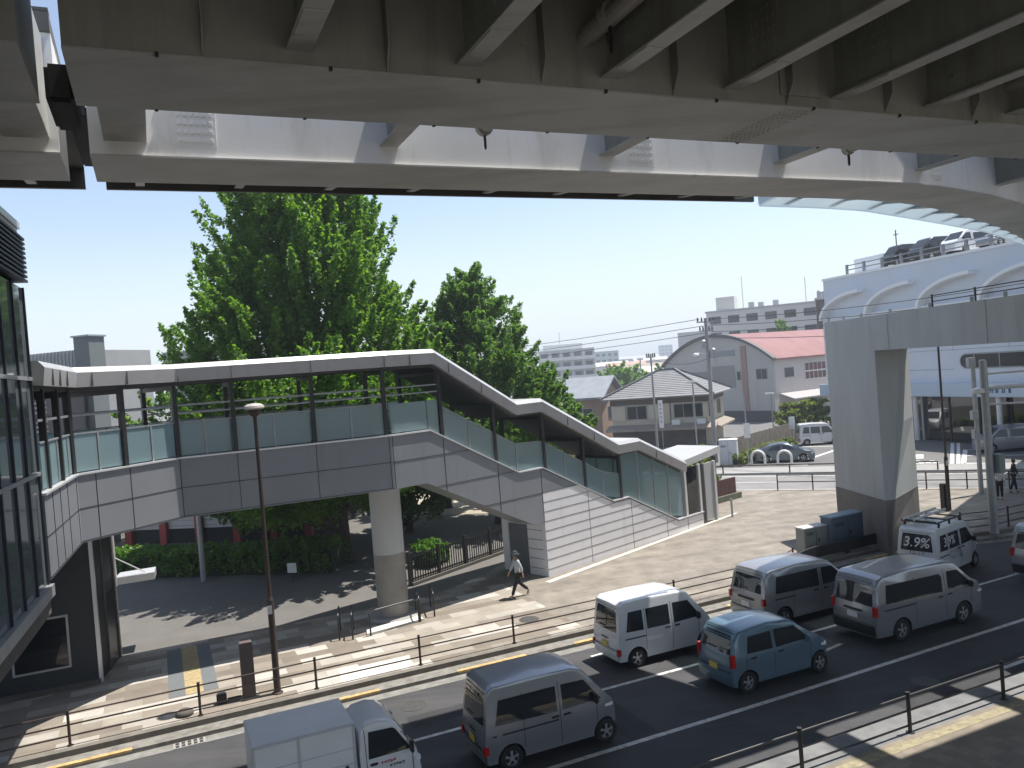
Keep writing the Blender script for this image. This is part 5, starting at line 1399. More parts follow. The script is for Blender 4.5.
# white kei van with roof rack and window lettering
van6, c6 = make_car('delivery_van', 'white van with a roof rack and white lettering on its dark windows', 'van', EVERY, p_white)
put(van6, 26.15, 20.9, R(13))
b = MB()
for x in (.55, 1.35, 2.15):
    for y in (-.6, .6):
        b.box((x-1.7, y*1.02, 1.93), (.07, .06, .2)); 
    b.beam((x-1.7, -.64, 2.02), (x-1.7, .64, 2.02), .045, .045)
for y in (-.62, .62): b.beam((.35-1.7, y, 2.05), (2.35-1.7, y, 2.05), .035, .045)
b.beam((.35-1.7, -.62, 2.08), (.35-1.7, .62, 2.08), .05, .08)
b.build('roof_rack', m_dark, van6, local=True)
def text_mesh(txt, size):
    cu = bpy.data.curves.new('text', 'FONT'); cu.body = txt; cu.size = size; cu.align_x = 'CENTER'; cu.align_y = 'CENTER'; cu.offset = .004; cu.shear = .2; cu.resolution_u = 3
    o = bpy.data.objects.new('text', cu); C.objects.link(o)
    dg = bpy.context.evaluated_depsgraph_get(); me = bpy.data.meshes.new_from_object(o.evaluated_get(dg))
    bpy.data.objects.remove(o)
    return me
def lettering(name, txt, size, root, M, m):
    me = text_mesh(txt, size); me.materials.clear(); me.materials.append(m); me.transform(M)
    o = bpy.data.objects.new(name, me); C.objects.link(o); o.parent = root
    return o
m_ltr = mat('letter_white', (.78, .78, .78), .5); m_ltd = mat('letter_black', (.02, .03, .035), .5); m_ltr_red = mat('letter_red', (.45, .03, .05), .5)
# rear glass: text reads left to right seen from behind -> x axis along -y
def rear_M(car, y, z, o=.02):
    x = prof_x(car.prof, z, 0)-car.L/2-o
    lean = atan2(prof_x(car.prof, z+.1, 0)-prof_x(car.prof, z-.1, 0), .2)
    return Matrix.Translation((x, y, z)) @ Matrix.Rotation(-pi/2, 4, 'Z') @ Matrix.Rotation(pi/2-lean, 4, 'X')
def side_M(car, x, z, o=.016):          # right-hand side (-y)
    p = car.P(x, -1, z, o); a = car.P(x, -1, z+.15, o); c = car.P(x, -1, z-.15, o)
    lean = atan2(a[1]-c[1], .3)
    return Matrix.Translation(p) @ Matrix.Rotation(pi/2-lean, 4, 'X')
lettering('lettering', '3.9%', .50, van6, rear_M(c6, .0, 1.36, .03), m_ltr)
lettering('lettering', '3.9%', .46, van6, side_M(c6, 1.0, 1.32, .022), m_ltr)
def strokes(name, rows, M, m, root, seed=0, cw=.055, ch=.085):
    """short lines of writing too small to read in the photograph, as clusters of strokes"""
    b = MB(); rr = random.Random(seed)
    for (x0, y0, n) in rows:
        for k in range(n):
            cx = x0+k*cw*1.3
            for _ in range(3):
                if rr.random() < .5:
                    y = y0+rr.uniform(.1, .9)*ch; q = [(cx, y, 0), (cx+cw, y, 0), (cx+cw, y+.013, 0), (cx, y+.013, 0)]
                else:
                    x = cx+rr.uniform(.1, .8)*cw; q = [(x, y0, 0), (x+.012, y0, 0), (x+.012, y0+ch, 0), (x, y0+ch, 0)]
                b.add([tuple(M @ Vector(p)) for p in q], [(0, 1, 2, 3)])
    return b.build(name, m, root, local=True, fix=False)
strokes('lettering', [(-.45, .0, 5), (-.5, -.2, 6)], side_M(c6, 1.5, .82, .01), m_ltd, van6, 3, .13, .17)
strokes('lettering', [(-.3, 0, 4)], rear_M(c6, 0, .88, .02), m_ltd, van6, 5, .13, .17)
# ladder on the rack
ld = thing('ladder', 'silver ladder lying on the rack of the lettered white van', 'ladder', van6.location+Vector((0, 0, 2.1)), ROADROT+R(13))
b = MB()
for y in (.12, .50): b.beam((-1.45, y, .03), (1.0, y, .03), .045, .07)
for k in range(8): b.beam((-1.3+.3*k, .12, .03), (-1.3+.3*k, .50, .03), .035, .035)
b.build('rails', m_silver, ld, local=True)

# kei box truck
truck = thing('box_truck', 'small white box truck with red and black writing on its cab door, lower left lane', 'truck')
TRK = dict(L=3.4, W=1.475, H=1.78, belt=1.0, r=.27, clear=.3, wheels=(.72, 2.62), edge=.06, tumble=.14, front_round=.10,
    prof=[(2.06, .3), (2.05, .6), (2.05, 1.2), (2.08, 1.62), (2.2, 1.74), (2.5, 1.78), (2.72, 1.72), (2.88, 1.6), (3.22, 1.08), (3.34, .9), (3.4, .6), (3.38, .3)], rear_round=0)
ck = Car(TRK)
_w = TRK['wheels']; TRK['wheels'] = (2.62, 2.62)
def cab_body():
    sp = TRK; pts = list(sp['prof']); r = .33; wx = 2.72; n = 12
    for i in range(n+1):
        a = pi*i/n; pts.append((wx+r*cos(a), .3+r*sin(a)))
    sp2 = dict(sp); k = len(sp['prof'])
    bm = bmesh.new(); va = [bm.verts.new((x, -ck.W/2, z)) for x, z in pts]; vb = [bm.verts.new((x, ck.W/2, z)) for x, z in pts]
    bm.faces.new(va); bm.faces.new(vb[::-1])
    for i in range(len(pts)):
        j = (i+1) % len(pts); f = bm.faces.new((va[j], va[i], vb[i], vb[j])); f.material_index = 1 if i >= k-1 else 0
    ed = [e for i in range(k-1) for vv in (va, vb) for e in [bm.edges.get((vv[i], vv[i+1]))] if e]
    bmesh.ops.bevel(bm, geom=ed, offset=.06, segments=3, profile=.55, affect='EDGES', clamp_overlap=True)
    bmesh.ops.triangulate(bm, faces=[f for f in bm.faces if len(f.verts) > 4])
    for z in (.45, .6, .8, 1.0, 1.15, 1.3, 1.45, 1.6, 1.72): bmesh.ops.bisect_plane(bm, geom=bm.verts[:]+bm.edges[:]+bm.faces[:], plane_co=(0, 0, z), plane_no=(0, 0, 1))
    for y in (-.4, 0, .4): bmesh.ops.bisect_plane(bm, geom=bm.verts[:]+bm.edges[:]+bm.faces[:], plane_co=(0, y, 0), plane_no=(0, 1, 0))
    for v in bm.verts:
        x, y, z = v.co; q = y/(ck.W/2); v.co.y = y*ck.f(x, z)
        if z > 1.6: v.co.z += .02*(1-q*q)
        if x > 3.05: v.co.x -= .08*q*q
        v.co.x -= ck.L/2
    bmesh.ops.recalc_face_normals(bm, faces=bm.faces)
    me = bpy.data.meshes.new('cab'); bm.to_mesh(me); bm.free(); me.materials.append(p_white); me.materials.append(m_blackp)
    for p in me.polygons: p.use_smooth = True
    o = bpy.data.objects.new('cab', me); C.objects.link(o); o.parent = truck
    md = o.modifiers.new('sharp', 'EDGE_SPLIT'); md.split_angle = R(38)
cab_body()
ck.side_panel('side_window', [[(2.22, 1.08), (3.12, 1.08), (2.82, 1.54), (2.76, 1.58), (2.26, 1.60)]], m_cglass, truck)
ck.end_panel('windscreen', 1, 1.10, 1.62, -.86, .86, m_cglass, truck, taper=.05, o=.012)
ck.side_panel('door_gap', [[(2.17, .35), (2.185, .35), (2.185, 1.66), (2.17, 1.66)], ], m_seam, truck, o=.004)
ck.side_panel('door_gap', [[(3.13, .5), (3.145, .5), (3.145, 1.06), (3.13, 1.06)]], m_seam, truck, o=.004)
for sg in (-1, 1):
    ck.lump('door_handle', 2.32, sg, .96, .16, .05, .05, m_blackp, truck, inset=-.008)
    ck.lump('headlight', 3.24, sg, .82, .14, .16, .14, m_lamp, truck, inset=.07, bevel=.03)
    p = ck.P(3.1, sg, 1.16, .13); b = MB(); b.box(p, (.07, .15, .24)); b.build('mirror', m_blackp, truck, local=True, bevel=.02)
m_boxw = mat('box_panel_white', (.70, .71, .715), .45, var=.04, vs=2)
b = MB(); b.box((-.70, 0, 1.19), (1.98, 1.46, 1.40)); b.build('cargo_box', m_boxw, truck, local=True, bevel=.025)
b = MB()
for sg in (-1, 1):
    for z in (.52, 1.86): b.box((-.70, sg*.735, z), (1.98, .03, .05))
    for x in (-1.66, -.82, .26): b.box((x, sg*.735, 1.19), (.05, .03, 1.36))
    for k in range(11):
        pass
b.build('box_frame', mat('box_trim', (.55, .56, .57), .4, .3), truck, local=True, bevel=.006)
b = MB()
for sg in (-1, 1):
    b.box((-.80, sg*.742, 1.19), (.014, .006, 1.3))
    for z in (.8, 1.1, 1.4): b.box((-.7, sg*.733, z), (1.9, .008, .012))
b.build('box_joint', mat('box_joint_grey', (.4, .41, .42), .6), truck, local=True)
b = MB()
for sg in (-1, 1): b.box((.08, sg*.75, 1.0), (.06, .05, .16))
b.build('box_latch', m_blackp, truck, local=True, bevel=.01)
b = MB(); b.box((-.2, 0, .42), (2.9, .7, .12)); b.box((-1.6, 0, .44), (.08, 1.4, .12)); b.build('chassis', m_blackp, truck, local=True)
for sg in (-1, 1):
    b = MB(); b.box((-1.66, sg*.6, .56), (.05, .2, .1)); b.build('tail_lamp', m_red, truck, local=True, bevel=.01)
for wx in (.78, 2.72):
    for sg in (-1, 1): make_wheel(truck, wx-1.7, sg*.64, .275, .155, m_galv, 6)
strokes('lettering', [(-.16, .06, 5)], side_M(ck, 2.62, .86, .008), m_ltr_red, truck, 11, .05, .06)
strokes('lettering', [(.02, -.04, 5)], side_M(ck, 2.62, .86, .008), m_ltd, truck, 12, .05, .06)
strokes('lettering', [(-.22, -.16, 8)], side_M(ck, 2.62, .86, .008), m_ltr_red, truck, 13, .045, .055)
put(truck, 2.82, 16.75)

# vehicle cut by the right edge
van7, c7 = make_car('delivery_van', 'grey van cut off by the right edge of the photograph', 'van', CARAVAN, p_silver2)
put(van7, 26.85+2.35, 17.95, R(4))

# cars across the street and in the lots
def put_at(root, pt, rot): root.location = pt; root.rotation_euler = (0, 0, rot)
sed, c8 = make_car('parked_car', 'slate grey sedan parked behind the two white hoops', 'car', SEDAN, p_grey)
q = (gp(763, 463, -.02)+gp(806, 462, -.02))/2; put_at(sed, q+V2.to_3d()*.75, CROSSROT+R(6))
kv, c9 = make_car('parked_van', 'white van parked at the back of the car park by the showroom corner', 'van', EVERY, p_white)
q = (gp(804, 445.5, -.02)+gp(831, 445.2, -.02))/2; put_at(kv, q+Vector((.4, .9, 0)), CROSSROT+R(18))
mv, c10 = make_car('parked_van', 'pale minivan parked in front of the showroom, behind the sign pole', 'van', VANETTE, p_silver)
q = gp(1004, 452.5, -.02); put_at(mv, q+Vector((.8, .9, 0)), CROSSROT+R(196))
roofc = [(7.9, EVERY, p_black, 'black boxy van on the showroom roof, nearest the stair tower', 180), (10.9, CARAVAN, p_black, 'larger black van on the showroom roof, second from the stair tower', 180),
         (14.3, CARAVAN, p_white, 'white van on the showroom roof, between the black van and the silver car', 180), (17.6, SEDAN, p_silver, 'silver low car on the showroom roof beside the white van', 180), (20.8, WAGON, p_white, 'white hatchback on the showroom roof, rightmost in view', 180)]
for u, spx, pm, lab, rot in roofc:
    rc_, cc = make_car('roof_parked_car', lab, 'car', spx, pm, 'cars parked on the showroom roof')
    put_at(rc_, dl.p(u, .8+spx['L']/2, 14.96), atan2(-dl.v.y, -dl.v.x))
# ------------------------------------------------------------------ fences, lamps, poles
def rail_fence(name, label, tf, s_posts, rails=(.8, .52, .24), h=.86, m=m_brown, pr=.035, rr=.022, cap=True, z0=0.0):
    t = thing(name, label, 'fence', W(s_posts[0], tf(s_posts[0]), z0))
    for s in s_posts:
        b = MB(); b.tube([W(s, tf(s), z0), W(s, tf(s), z0+h)], pr, 10); b.tube([W(s, tf(s), z0+h), W(s, tf(s), z0+h+.02)], pr*1.25, 10)
        b.tube([W(s, tf(s), z0), W(s, tf(s), z0+.015)], pr*2.2, 12); b.build('post', m, t)
    for z in rails:
        b = MB(); a, c = s_posts[0]-.0, s_posts[-1]; n = max(1, int((c-a)/1.0))
        b.tube([W(a+(c-a)*i/n, tf(a+(c-a)*i/n), z0+z) for i in range(n+1)], rr, 8); b.build('rail', m, t)
    return t
rail_fence('guard_rail', 'dark brown three-rail guard fence along the far kerb behind the vans', lambda s: walk_t(s)+.32, [-2.6+3.03*k for k in range(-5, 9)])
rail_fence('guard_rail', 'dark guard fence in the strip of light on the near pavement, lower right', const(12.35), [11.16-3.04*4+3.04*k for k in range(14)], m=m_dark, rails=(.8, .48, .16), pr=.042)
rail_fence('guard_rail', 'short dark guard fence at right beyond the lettered van', lambda s: walk_t(s)+.32, [31.0+2.4*k for k in range(7)], m=m_dark, rails=(.8, .5, .2), pr=.04)
# solid low barrier before the pier
t = thing('low_barrier', 'low dark barrier beam in front of the portal pier foot', 'barrier', W(25, walk_t(25)+.3, 0))
b = MB(); n = 10
b.loft([[W(s, walk_t(s)+.25, .12), W(s, walk_t(s)+.37, .12), W(s, walk_t(s)+.37, .55), W(s, walk_t(s)+.25, .55)] for s in [21.8+.75*i for i in range(n)]]); b.build('beam', m_dark, t)
for s in (22.2, 25, 27.8):
    b = MB(); b.box(W(s, walk_t(s)+.31, .2), (.12, .12, .6), ROADROT); b.build('post', m_brown, t)
# fence along the cross street
def xfence(name, label, pts, h, rails, m=m_brown, pr=.04, rr=.03):
    t = thing(name, label, 'fence', pts[0][:])
    for p in pts:
        b = MB(); b.tube([p, p+Vector((0, 0, h))], pr, 8); b.build('post', m, t)
    for z in rails:
        b = MB(); b.tube([p+Vector((0, 0, z)) for p in pts], rr, 8); b.build('rail', m, t)
    return t
p0 = gp(779, 488.6); p_p = U2.x*p0.x+U2.y*p0.y
xfence('street_fence', 'low brown rail fence between the plaza and the cross street', [X(p_p+2.0*k, 50.25) for k in range(13)], .95, (.9, .5))
t = thing('pipe_barrier', 'long dark pipe barrier on the far side of the cross street', 'barrier', X(p_p-4, 57.2))
b = MB(); b.tube([X(p_p-4.5, 57.5, .55), X(p_p+9, 57.5, .55)], .05, 8); b.build('rail', m_brown, t)
for k in (-4.5, 0, 4.5, 9):
    b = MB(); b.tube([X(p_p+k, 57.5, .02), X(p_p+k, 57.5, .55)], .05, 8); b.build('post', m_brown, t)

def lamp(label, pos, h, head=True, scale=1.0):
    t = thing('street_lamp', label, 'street lamp', pos[:], 0, 'slim dark street lamps')
    b = MB(); b.lathe(pos, [(.15, 0), (.15, .03), (.095, .05), (.09, 1.0), (.088, 2.6), (.055, 2.7), (.05, h)], 16); b.build('pole', m_brown, t)
    if head:
        b = MB(); b.lathe(pos+Vector((0, 0, h)), [(.05, -.05), (.12, 0), (.18, .1), (.18, .16)], 18); b.build('lamp_base', m_brown, t)
        b = MB(); b.lathe(pos+Vector((0, 0, h)), [(.24, .16), (.28, .2), (.26, .26), (.18, .31), (.03, .33)], 20); b.build('lamp_shade', mat('lamp_cap', (.38, .36, .34), .5), t)
    b = MB(); b.box(pos+Vector((0, -.1, 2.35)), (.12, .03, .22), .4); b.build('tag_plate', m_silver, t)
    return t
lamp('slim dark street lamp in front of the footbridge, left', W(2.45, 23.1), 7.75)
l2 = lamp('slim dark street lamp standing behind the lettered van, with a box at its foot', gp(949.5, 511), 8.6)
b = MB(); q = gp(945.5, 510); b.box(q+Vector((0, 0, .65)), (.3, .3, 1.3), .3); b.build('control_box', m_dark, l2, bevel=.02)

# square brown post and the low things by the far fence
t = thing('square_post', 'waist-high square brown post beside the slim lamp', 'post', W(1.72, 23.3), ROADROT)
b = MB(); b.box(W(1.72, 23.3, .78), (.34, .3, 1.5), ROADROT); b.build('shaft', mat('post_brown', (.11, .085, .08), .6, var=.1, vs=3, stretch=(4, 4, .3)), t, bevel=.015)
b = MB(); b.box(W(1.72, 23.3, .02), (.5, .42, .04), ROADROT); b.build('base_plate', m_conc, t)
t = thing('junction_box', 'small grey box low on the pavement left of the square brown post', 'box', W(1.0, 23.3), ROADROT)
b = MB(); b.box(W(1.0, 23.3, .14), (.26, .22, .26), ROADROT); b.build('body', m_dark, t, bevel=.03)
b = MB(); b.tube([W(1.15, 23.3, .08), W(1.5, 23.3, .08)], .025, 6); b.build('conduit', m_dark, t)
t = thing('low_shrub_stump', 'dark round tuft low on the pavement left of the small grey box', 'tuft', W(.05, 23.05))
b = MB(); b.lathe(W(.05, 23.05), [(.2, 0), (.24, .05), (.18, .12), (.08, .17)], 14); b.build('mound', m_conc_d, t, smooth=True)

# looped barriers round the column
def hoop(label, pts, m=m_dark, r=.03, grp='dark looped barriers by the round column'):
    a, c = pts; d = (c-a).normalized(); h = .85; rr = .14
    P = [a]+[a+Vector((0, 0, h-rr))]
    for k in range(1, 7):
        an = pi/2*k/6; P.append(a+d*(rr-rr*cos(an))+Vector((0, 0, h-rr+rr*sin(an))))
    for k in range(0, 7):
        an = pi/2*k/6; P.append(c-d*(rr-rr*sin(an))+Vector((0, 0, h-rr+rr*cos(an))))
    P.append(c)
    t = thing('looped_barrier', label, 'barrier', a[:], 0, grp)
    b = MB(); b.tube(P, r, 8); b.build('loop', m, t)
    n = Vector((-d.y, d.x, 0))*.3
    return t
hoop('dark looped barrier left of the round column, nearer one', (W(5.3, 26.35), W(5.55, 27.4)))
hoop('dark looped barrier left of the round column, farther one', (W(4.9, 26.55), W(5.15, 27.6)))
hoop('dark looped barrier right of the round column, nearer one', (W(7.75, 26.75), W(7.95, 27.9)))
hoop('dark looped barrier right of the round column, farther one', (W(8.35, 27.0), W(8.6, 28.2)))
t = thing('hand_rail', 'low dark hand rail curving in front of the round column', 'rail', W(6, 26.4))
b = MB(); b.tube([W(5.9, 26.35), W(5.9, 26.35, .75), W(6.1, 26.38, .82), W(7.5, 26.7, .82), W(7.7, 26.75, .75), W(7.7, 26.75)], .03, 8); b.build('rail', m_dark, t)
b = MB(); b.extr([W(5.8, 26.45), W(7.9, 26.85), W(7.9, 27.35), W(5.9, 26.95)], (0, 0, .06)); struct(b.build('column_kerb', mat('pale_kerb', (.55, .53, .49), .8)))

# cabinets by the pier
def cabinet(name, label, a, c, h, d, m, mt):
    dd = (c-a); w_ = dd.length; rot = atan2(dd.y, dd.x); n = Vector((-dd.y, dd.x, 0)).normalized()
    t = thing(name, label, 'cabinet', ((a+c)/2)[:], rot)
    q = (a+c)/2+n*d/2
    b = MB(); b.box(q+Vector((0, 0, .1+(h-.16)/2)), (w_, d, h-.16), rot); b.build('body', m, t, bevel=.02)
    b = MB(); b.box(q+Vector((0, 0, h-.03)), (w_+.06, d+.06, .06), rot); b.build('lid', mt, t, bevel=.015)
    b = MB(); b.box(q+Vector((0, 0, .05)), (w_+.04, d+.04, .1), rot); b.build('plinth', m_conc, t)
    b = MB(); b.box((a+c)/2-n*.006+Vector((0, 0, h/2)), (.012, .012, h-.3), rot); b.box((a+c)/2-n*.02+dd.normalized()*.12+Vector((0, 0, h/2)), (.04, .04, .16), rot); b.build('door_seam', m_seam, t)
    b = MB()
    for k in range(5): b.box((a+c)/2-n*.004-dd.normalized()*w_*.25+Vector((0, 0, h*.72+.03*k)), (w_*.3, .008, .012), rot)
    b.build('vent', m_seam, t)
    return t
cabinet('utility_cabinet', 'pale green-grey utility cabinet left of the pier foot', gp(806, 557), gp(829, 552), 1.15, .5, mat('cabinet_green', (.27, .29, .26), .5), mat('cabinet_lid_pale', (.5, .5, .48), .5))
cabinet('utility_cabinet', 'taller blue-grey utility cabinet touching the pier foot', gp(834, 553), gp(865, 545.5), 1.45, .6, mat('cabinet_blue', (.10, .14, .18), .5), mat('cabinet_lid_blue', (.2, .27, .33), .5))

# sign pole with arms at the right
sp_ = gp(994.5, 533)
t = thing('sign_pole', 'thick grey road sign pole with three white arms reaching right', 'sign pole', sp_[:])
b = MB(); b.lathe(sp_, [(.19, 0), (.17, .2), (.15, 7.3), (.10, 7.36)], 18); b.build('pole', m_galv, t)
rt = (_r0*.93-Vector((0, .37, 0))).normalized()
for z, r_ in ((6.75, .05), (6.15, .09), (5.45, .045)):
    b = MB(); b.tube([sp_+Vector((0, 0, z)), sp_+rt*5+Vector((0, 0, z+.05))], r_, 10); b.build('arm', mat('arm_white', (.68, .68, .67), .4), t)
b = MB(); b.lathe(sp_+Vector((-.2, .1, 5.9)), [(.08, 0), (.28, .06), (.26, .22), (.05, .3)], 12); b.build('lamp_head', m_white, t)
b = MB(); b.box(sp_+rt*.35+Vector((0, 0, 2.95)), (.3, .35, .8), .2); b.build('control_box', mat('box_teal_grey', (.22, .27, .27), .5), t, bevel=.02)
s2 = gp(981.5, 494)
t = thing('signal_pole', 'thinner grey pole with boxes just left of the thick sign pole', 'pole', s2[:])
b = MB(); b.lathe(s2, [(.12, 0), (.11, 6.9), (.07, 7.0)], 14); b.build('pole', m_galv, t)
for z, w_ in ((7.0, .4), (4.2, .34), (3.2, .3)):
    b = MB(); b.box(s2+Vector((-.12, -.05, z)), (w_, .3, .5), .2); b.build('box', m_galv, t, bevel=.03)

# ------------------------------------------------------------------ utility poles and wires
def upole(label, pos, h, arms=((.0, 1.8), (-.7, 1.4)), rot=.5, lampz=None, r0=.2, trans=True):
    t = thing('utility_pole', label, 'utility pole', pos[:], 0, 'utility poles beyond the cross street')
    b = MB(); b.lathe(pos, [(r0, 0), (r0*.62, h)], 12); b.build('pole', mat('pole_concrete', (.30, .29, .28), .8), t)
    for dz, L in arms:
        d = Vector((cos(rot), sin(rot), 0))*(L/2)
        b = MB(); b.beam(pos+Vector((0, 0, h-.3+dz))-d, pos+Vector((0, 0, h-.3+dz))+d, .1, .1); b.build('crossarm', m_galv, t)
        for k in (-.9, -.45, .45, .9):
            b = MB(); b.lathe(pos+d*k+Vector((0, 0, h-.24+dz)), [(.06, 0), (.08, .1), (.05, .2), (.07, .26), (.02, .32)], 8); b.build('insulator', mat('insulator_dark', (.12, .11, .1), .4), t)
    if trans:
        b = MB(); b.lathe(pos+Vector((.35, -.2, h-3.2)), [(.22, 0), (.25, .1), (.25, .7), (.15, .8)], 12); b.build('transformer', m_galv, t)
        b = MB(); b.lathe(pos+Vector((-.35, -.2, h-2.4)), [(.2, 0), (.22, .1), (.22, .6), (.12, .7)], 12); b.build('transformer', m_galv, t)
    if lampz:
        b = MB(); b.tube([pos+Vector((0, 0, lampz+.4)), pos+Vector((-.9, -.5, lampz+.5))], .04, 6); b.lathe(pos+Vector((-1.1, -.6, lampz+.25)), [(.1, 0), (.26, .08), (.22, .2), (.05, .26)], 10); b.build('lamp', m_white, t)
    return t
up1 = gp(716, 462); upole('leaning grey utility pole with crossarms before the tiled house', up1, 11.4, lampz=8.2)
q = at(654, 400, 72); up2 = Vector((q.x, 72, 0)); upole('thin brown utility pole before the shutters of the tiled house', up2, 9.0, arms=((0, 1.0),), r0=.12, trans=False)
q = at(641, 372, 150); up3 = Vector((q.x, 150, 0)); upole('distant utility pole standing out of the round tree', up3, 9.0, arms=((0, 1.4),), trans=False)
def wire(label, pts, sag=.5, r=.02):
    P = []
    for a, c in zip(pts[:-1], pts[1:]):
        for k in range(13):
            f = k/12
            if k == 0 and P: continue
            p = a.lerp(c, f); p.z -= sag*4*f*(1-f); P.append(p)
    b = MB(); b.tube(P, r, 5); o = b.build('overhead_wire', mat('wire_black', (.03, .03, .032), .6), None)
    return tag(o, label, 'wire', 'overhead wires from the leaning pole')
top1 = up1+Vector((0, 0, 11.4))
for k, lab in enumerate(('topmost wire running left from the leaning pole', 'middle wire running left from the leaning pole', 'lowest wire running left from the leaning pole')):
    wire(lab, [top1+Vector((-.5+.3*k, 0, -.05-.55*k)), Vector((up1.x-52, up1.y+70, 13.0-.7*k))], 1.2, .024)
for k, (lab, zz) in enumerate((('topmost wire running right above the red roof', 9.9), ('second wire running right across the showroom ribs', 9.2), ('third wire running right across the showroom ribs', 8.8), ('lowest wire running right past the hall front', 7.6))):
    wire(lab, [top1+Vector((.4, -.1, -.1-.5*k)), Vector((33, 40.5, zz+1.6))], .5, .022)
wire('slack wire from the leaning pole to the thin brown pole', [top1+Vector((0, 0, -3.2)), up2+Vector((0, 0, 8.6))], .5, .02)

# ------------------------------------------------------------------ street furniture across the street
for k, px_ in enumerate((758.5, 785)):
    q = gp(px_, 464.6); t = thing('white_hoop', ('white hoop barrier in front of the sedan, left of the pair', 'white hoop barrier in front of the sedan, right of the pair')[k], 'barrier', q[:], CROSSROT, 'white hoops before the sedan')
    b = MB(); R0 = .48
    b.tube([q+U2.to_3d()*(-R0)]+[q+U2.to_3d()*(-R0*cos(a*pi/14))+Vector((0, 0, .55+R0*sin(a*pi/14))) for a in range(15)]+[q+U2.to_3d()*R0], .09, 8); b.build('loop', m_white, t)
def post_sign(name, label, px_, py, h, sw=0, sh=0, sz=0, m=m_galv, cat='sign', dome=False):
    q = gp(px_, py); t = thing(name, label, cat, q[:])
    b = MB(); b.tube([q, q+Vector((0, 0, h))], .055, 8); b.build('pole', m, t)
    if sw:
        b = MB(); b.box(q+Vector((0, -.09, sz)), (sw, .05, sh), -.3); b.build('board', m_white, t)
    if dome:
        b = MB(); b.box(q+Vector((-.15, -.1, h)), (.8, .25, .14), -.3); b.build('lamp_head', m_white, t, bevel=.03)
    return t
post_sign('sign_post', 'slim post with a small white plate left of the sedan', 749, 465, 5.2, .45, 1.1, 2.6)
post_sign('lamp_post', 'pale lamp post at the end of the plank fence behind the sedan', 774.5, 444, 4.6, dome=True, cat='lamp post')
post_sign('sign_post', 'short post with a white plate above the weeds left of the parked white van', 793, 444, 2.2, .5, 1.1, 1.9)
post_sign('lamp_post', 'slim pale lamp post at the street corner before the tiled house', 699, 470, 6.6, dome=True, cat='lamp post')
post_sign('thin_post', 'thin grey post standing in the sandy lot behind the round column', 413, 516, 2.3, cat='post', m=m_dark)
q = gp(204, 581); t = thing('grey_post', 'chest-thick grey post in front of the clipped hedge', 'post', q[:])
b = MB(); b.lathe(q, [(.13, 0), (.12, 3.3), (.06, 3.35)], 12); b.build('shaft', m_galv, t)
q = gp(729, 466); cabinet('street_cabinet', 'white street cabinet at the corner of the cross street', q+Vector((-.6, .2, 0)), q+Vector((.6, -.3, 0)), 2.0, .8, mat('cabinet_white', (.62, .65, .68), .5), m_white)
# plank fence and weeds by the car park
t = thing('plank_fence', 'weathered plank fence climbing behind the sedan', 'fence', gp(738, 462)[:])
b = MB(); A, B = gp(736, 461), gp(796, 441.5)
L = (B-A).length; d = (B-A).normalized(); n = int(L/.35)
for k in range(n): b.box(A+d*(k+.5)*L/n+Vector((0, 0, .9)), (L/n-.03, .05, 1.8+.03*(k % 3)), atan2(d.y, d.x))
b.build('boards', mat('weathered_board', (.20, .175, .15), .9, var=.2, vs=2), t)
for z in (.4, 1.4):
    b = MB(); b.beam(A+Vector((.05, .08, z)), B+Vector((.05, .08, z)), .06, .1); b.build('batten', m_conc_d, t)
# brown slatted screen by the stair entrance
t = thing('slatted_screen', 'low dark brown slatted screen beside the stair entrance', 'fence', gp(713, 504)[:])
A, B = gp(709, 505.5), gp(736.5, 498); L = (B-A).length; d = (B-A).normalized(); b = MB()
for k in range(14): b.box(A+d*(k+.5)*L/14+Vector((0, 0, .78)), (L/14-.03, .06, .95), atan2(d.y, d.x))
b.build('slats', mat('slat_brown', (.10, .045, .04), .7), t)
b = MB(); b.beam(A+Vector((0, 0, .17)), B+d*.3+Vector((0, 0, .17)), .35, .34); b.build('base', mat('mossy_stone', (.12, .125, .085), .9, var=.2, vs=3), t)
b = MB(); b.tube([B+d*-1.6+Vector((0, .5, 0)), B+d*-1.6+Vector((0, .5, 2.6))], .05, 8); b.build('post', m_dark, t)
post_sign('bollard', 'thin pale bollard on the plaza near the slatted screen', 732.5, 517, .95, cat='bollard')
# picket fence under the bridge
t = thing('picket_fence', 'dark picket fence under the stair flight behind the walking person', 'fence', gp(413, 586)[:])
A, B = gp(411, 586), gp(514, 549); L = (B-A).length; d = (B-A).normalized(); b = MB(); n = 46
for k in range(n): b.beam(A+d*(k*L/n)+Vector((0, 0, .1)), A+d*(k*L/n)+Vector((0, 0, 1.25)), .045, .045)
b.build('pickets', m_dark, t)
for z in (.25, 1.15):
    b = MB(); b.beam(A+Vector((0, 0, z)), B+Vector((0, 0, z)), .05, .07); b.build('rail', m_dark, t)
for k in range(5):
    b = MB(); b.box(A+d*(k*L/4)+Vector((0, 0, .68)), (.13, .13, 1.36), atan2(d.y, d.x)); b.build('post', m_dark, t)
b = MB(); b.beam(A+Vector((0, 0, .06)), B+Vector((0, 0, .06)), .3, .14); b.build('kerb', m_conc_d, t)
t = thing('notice_board', 'small white notice on a dark stand in the shade left of the column', 'sign', gp(293, 582)[:])
b = MB(); q = gp(293, 582); b.box(q+Vector((0, 0, .62)), (.42, .03, .42), -.2); b.build('board', m_white, t)
b = MB(); b.tube([q+Vector((0, .03, 0)), q+Vector((0, .03, .5))], .03, 6); b.build('leg', m_dark, t)

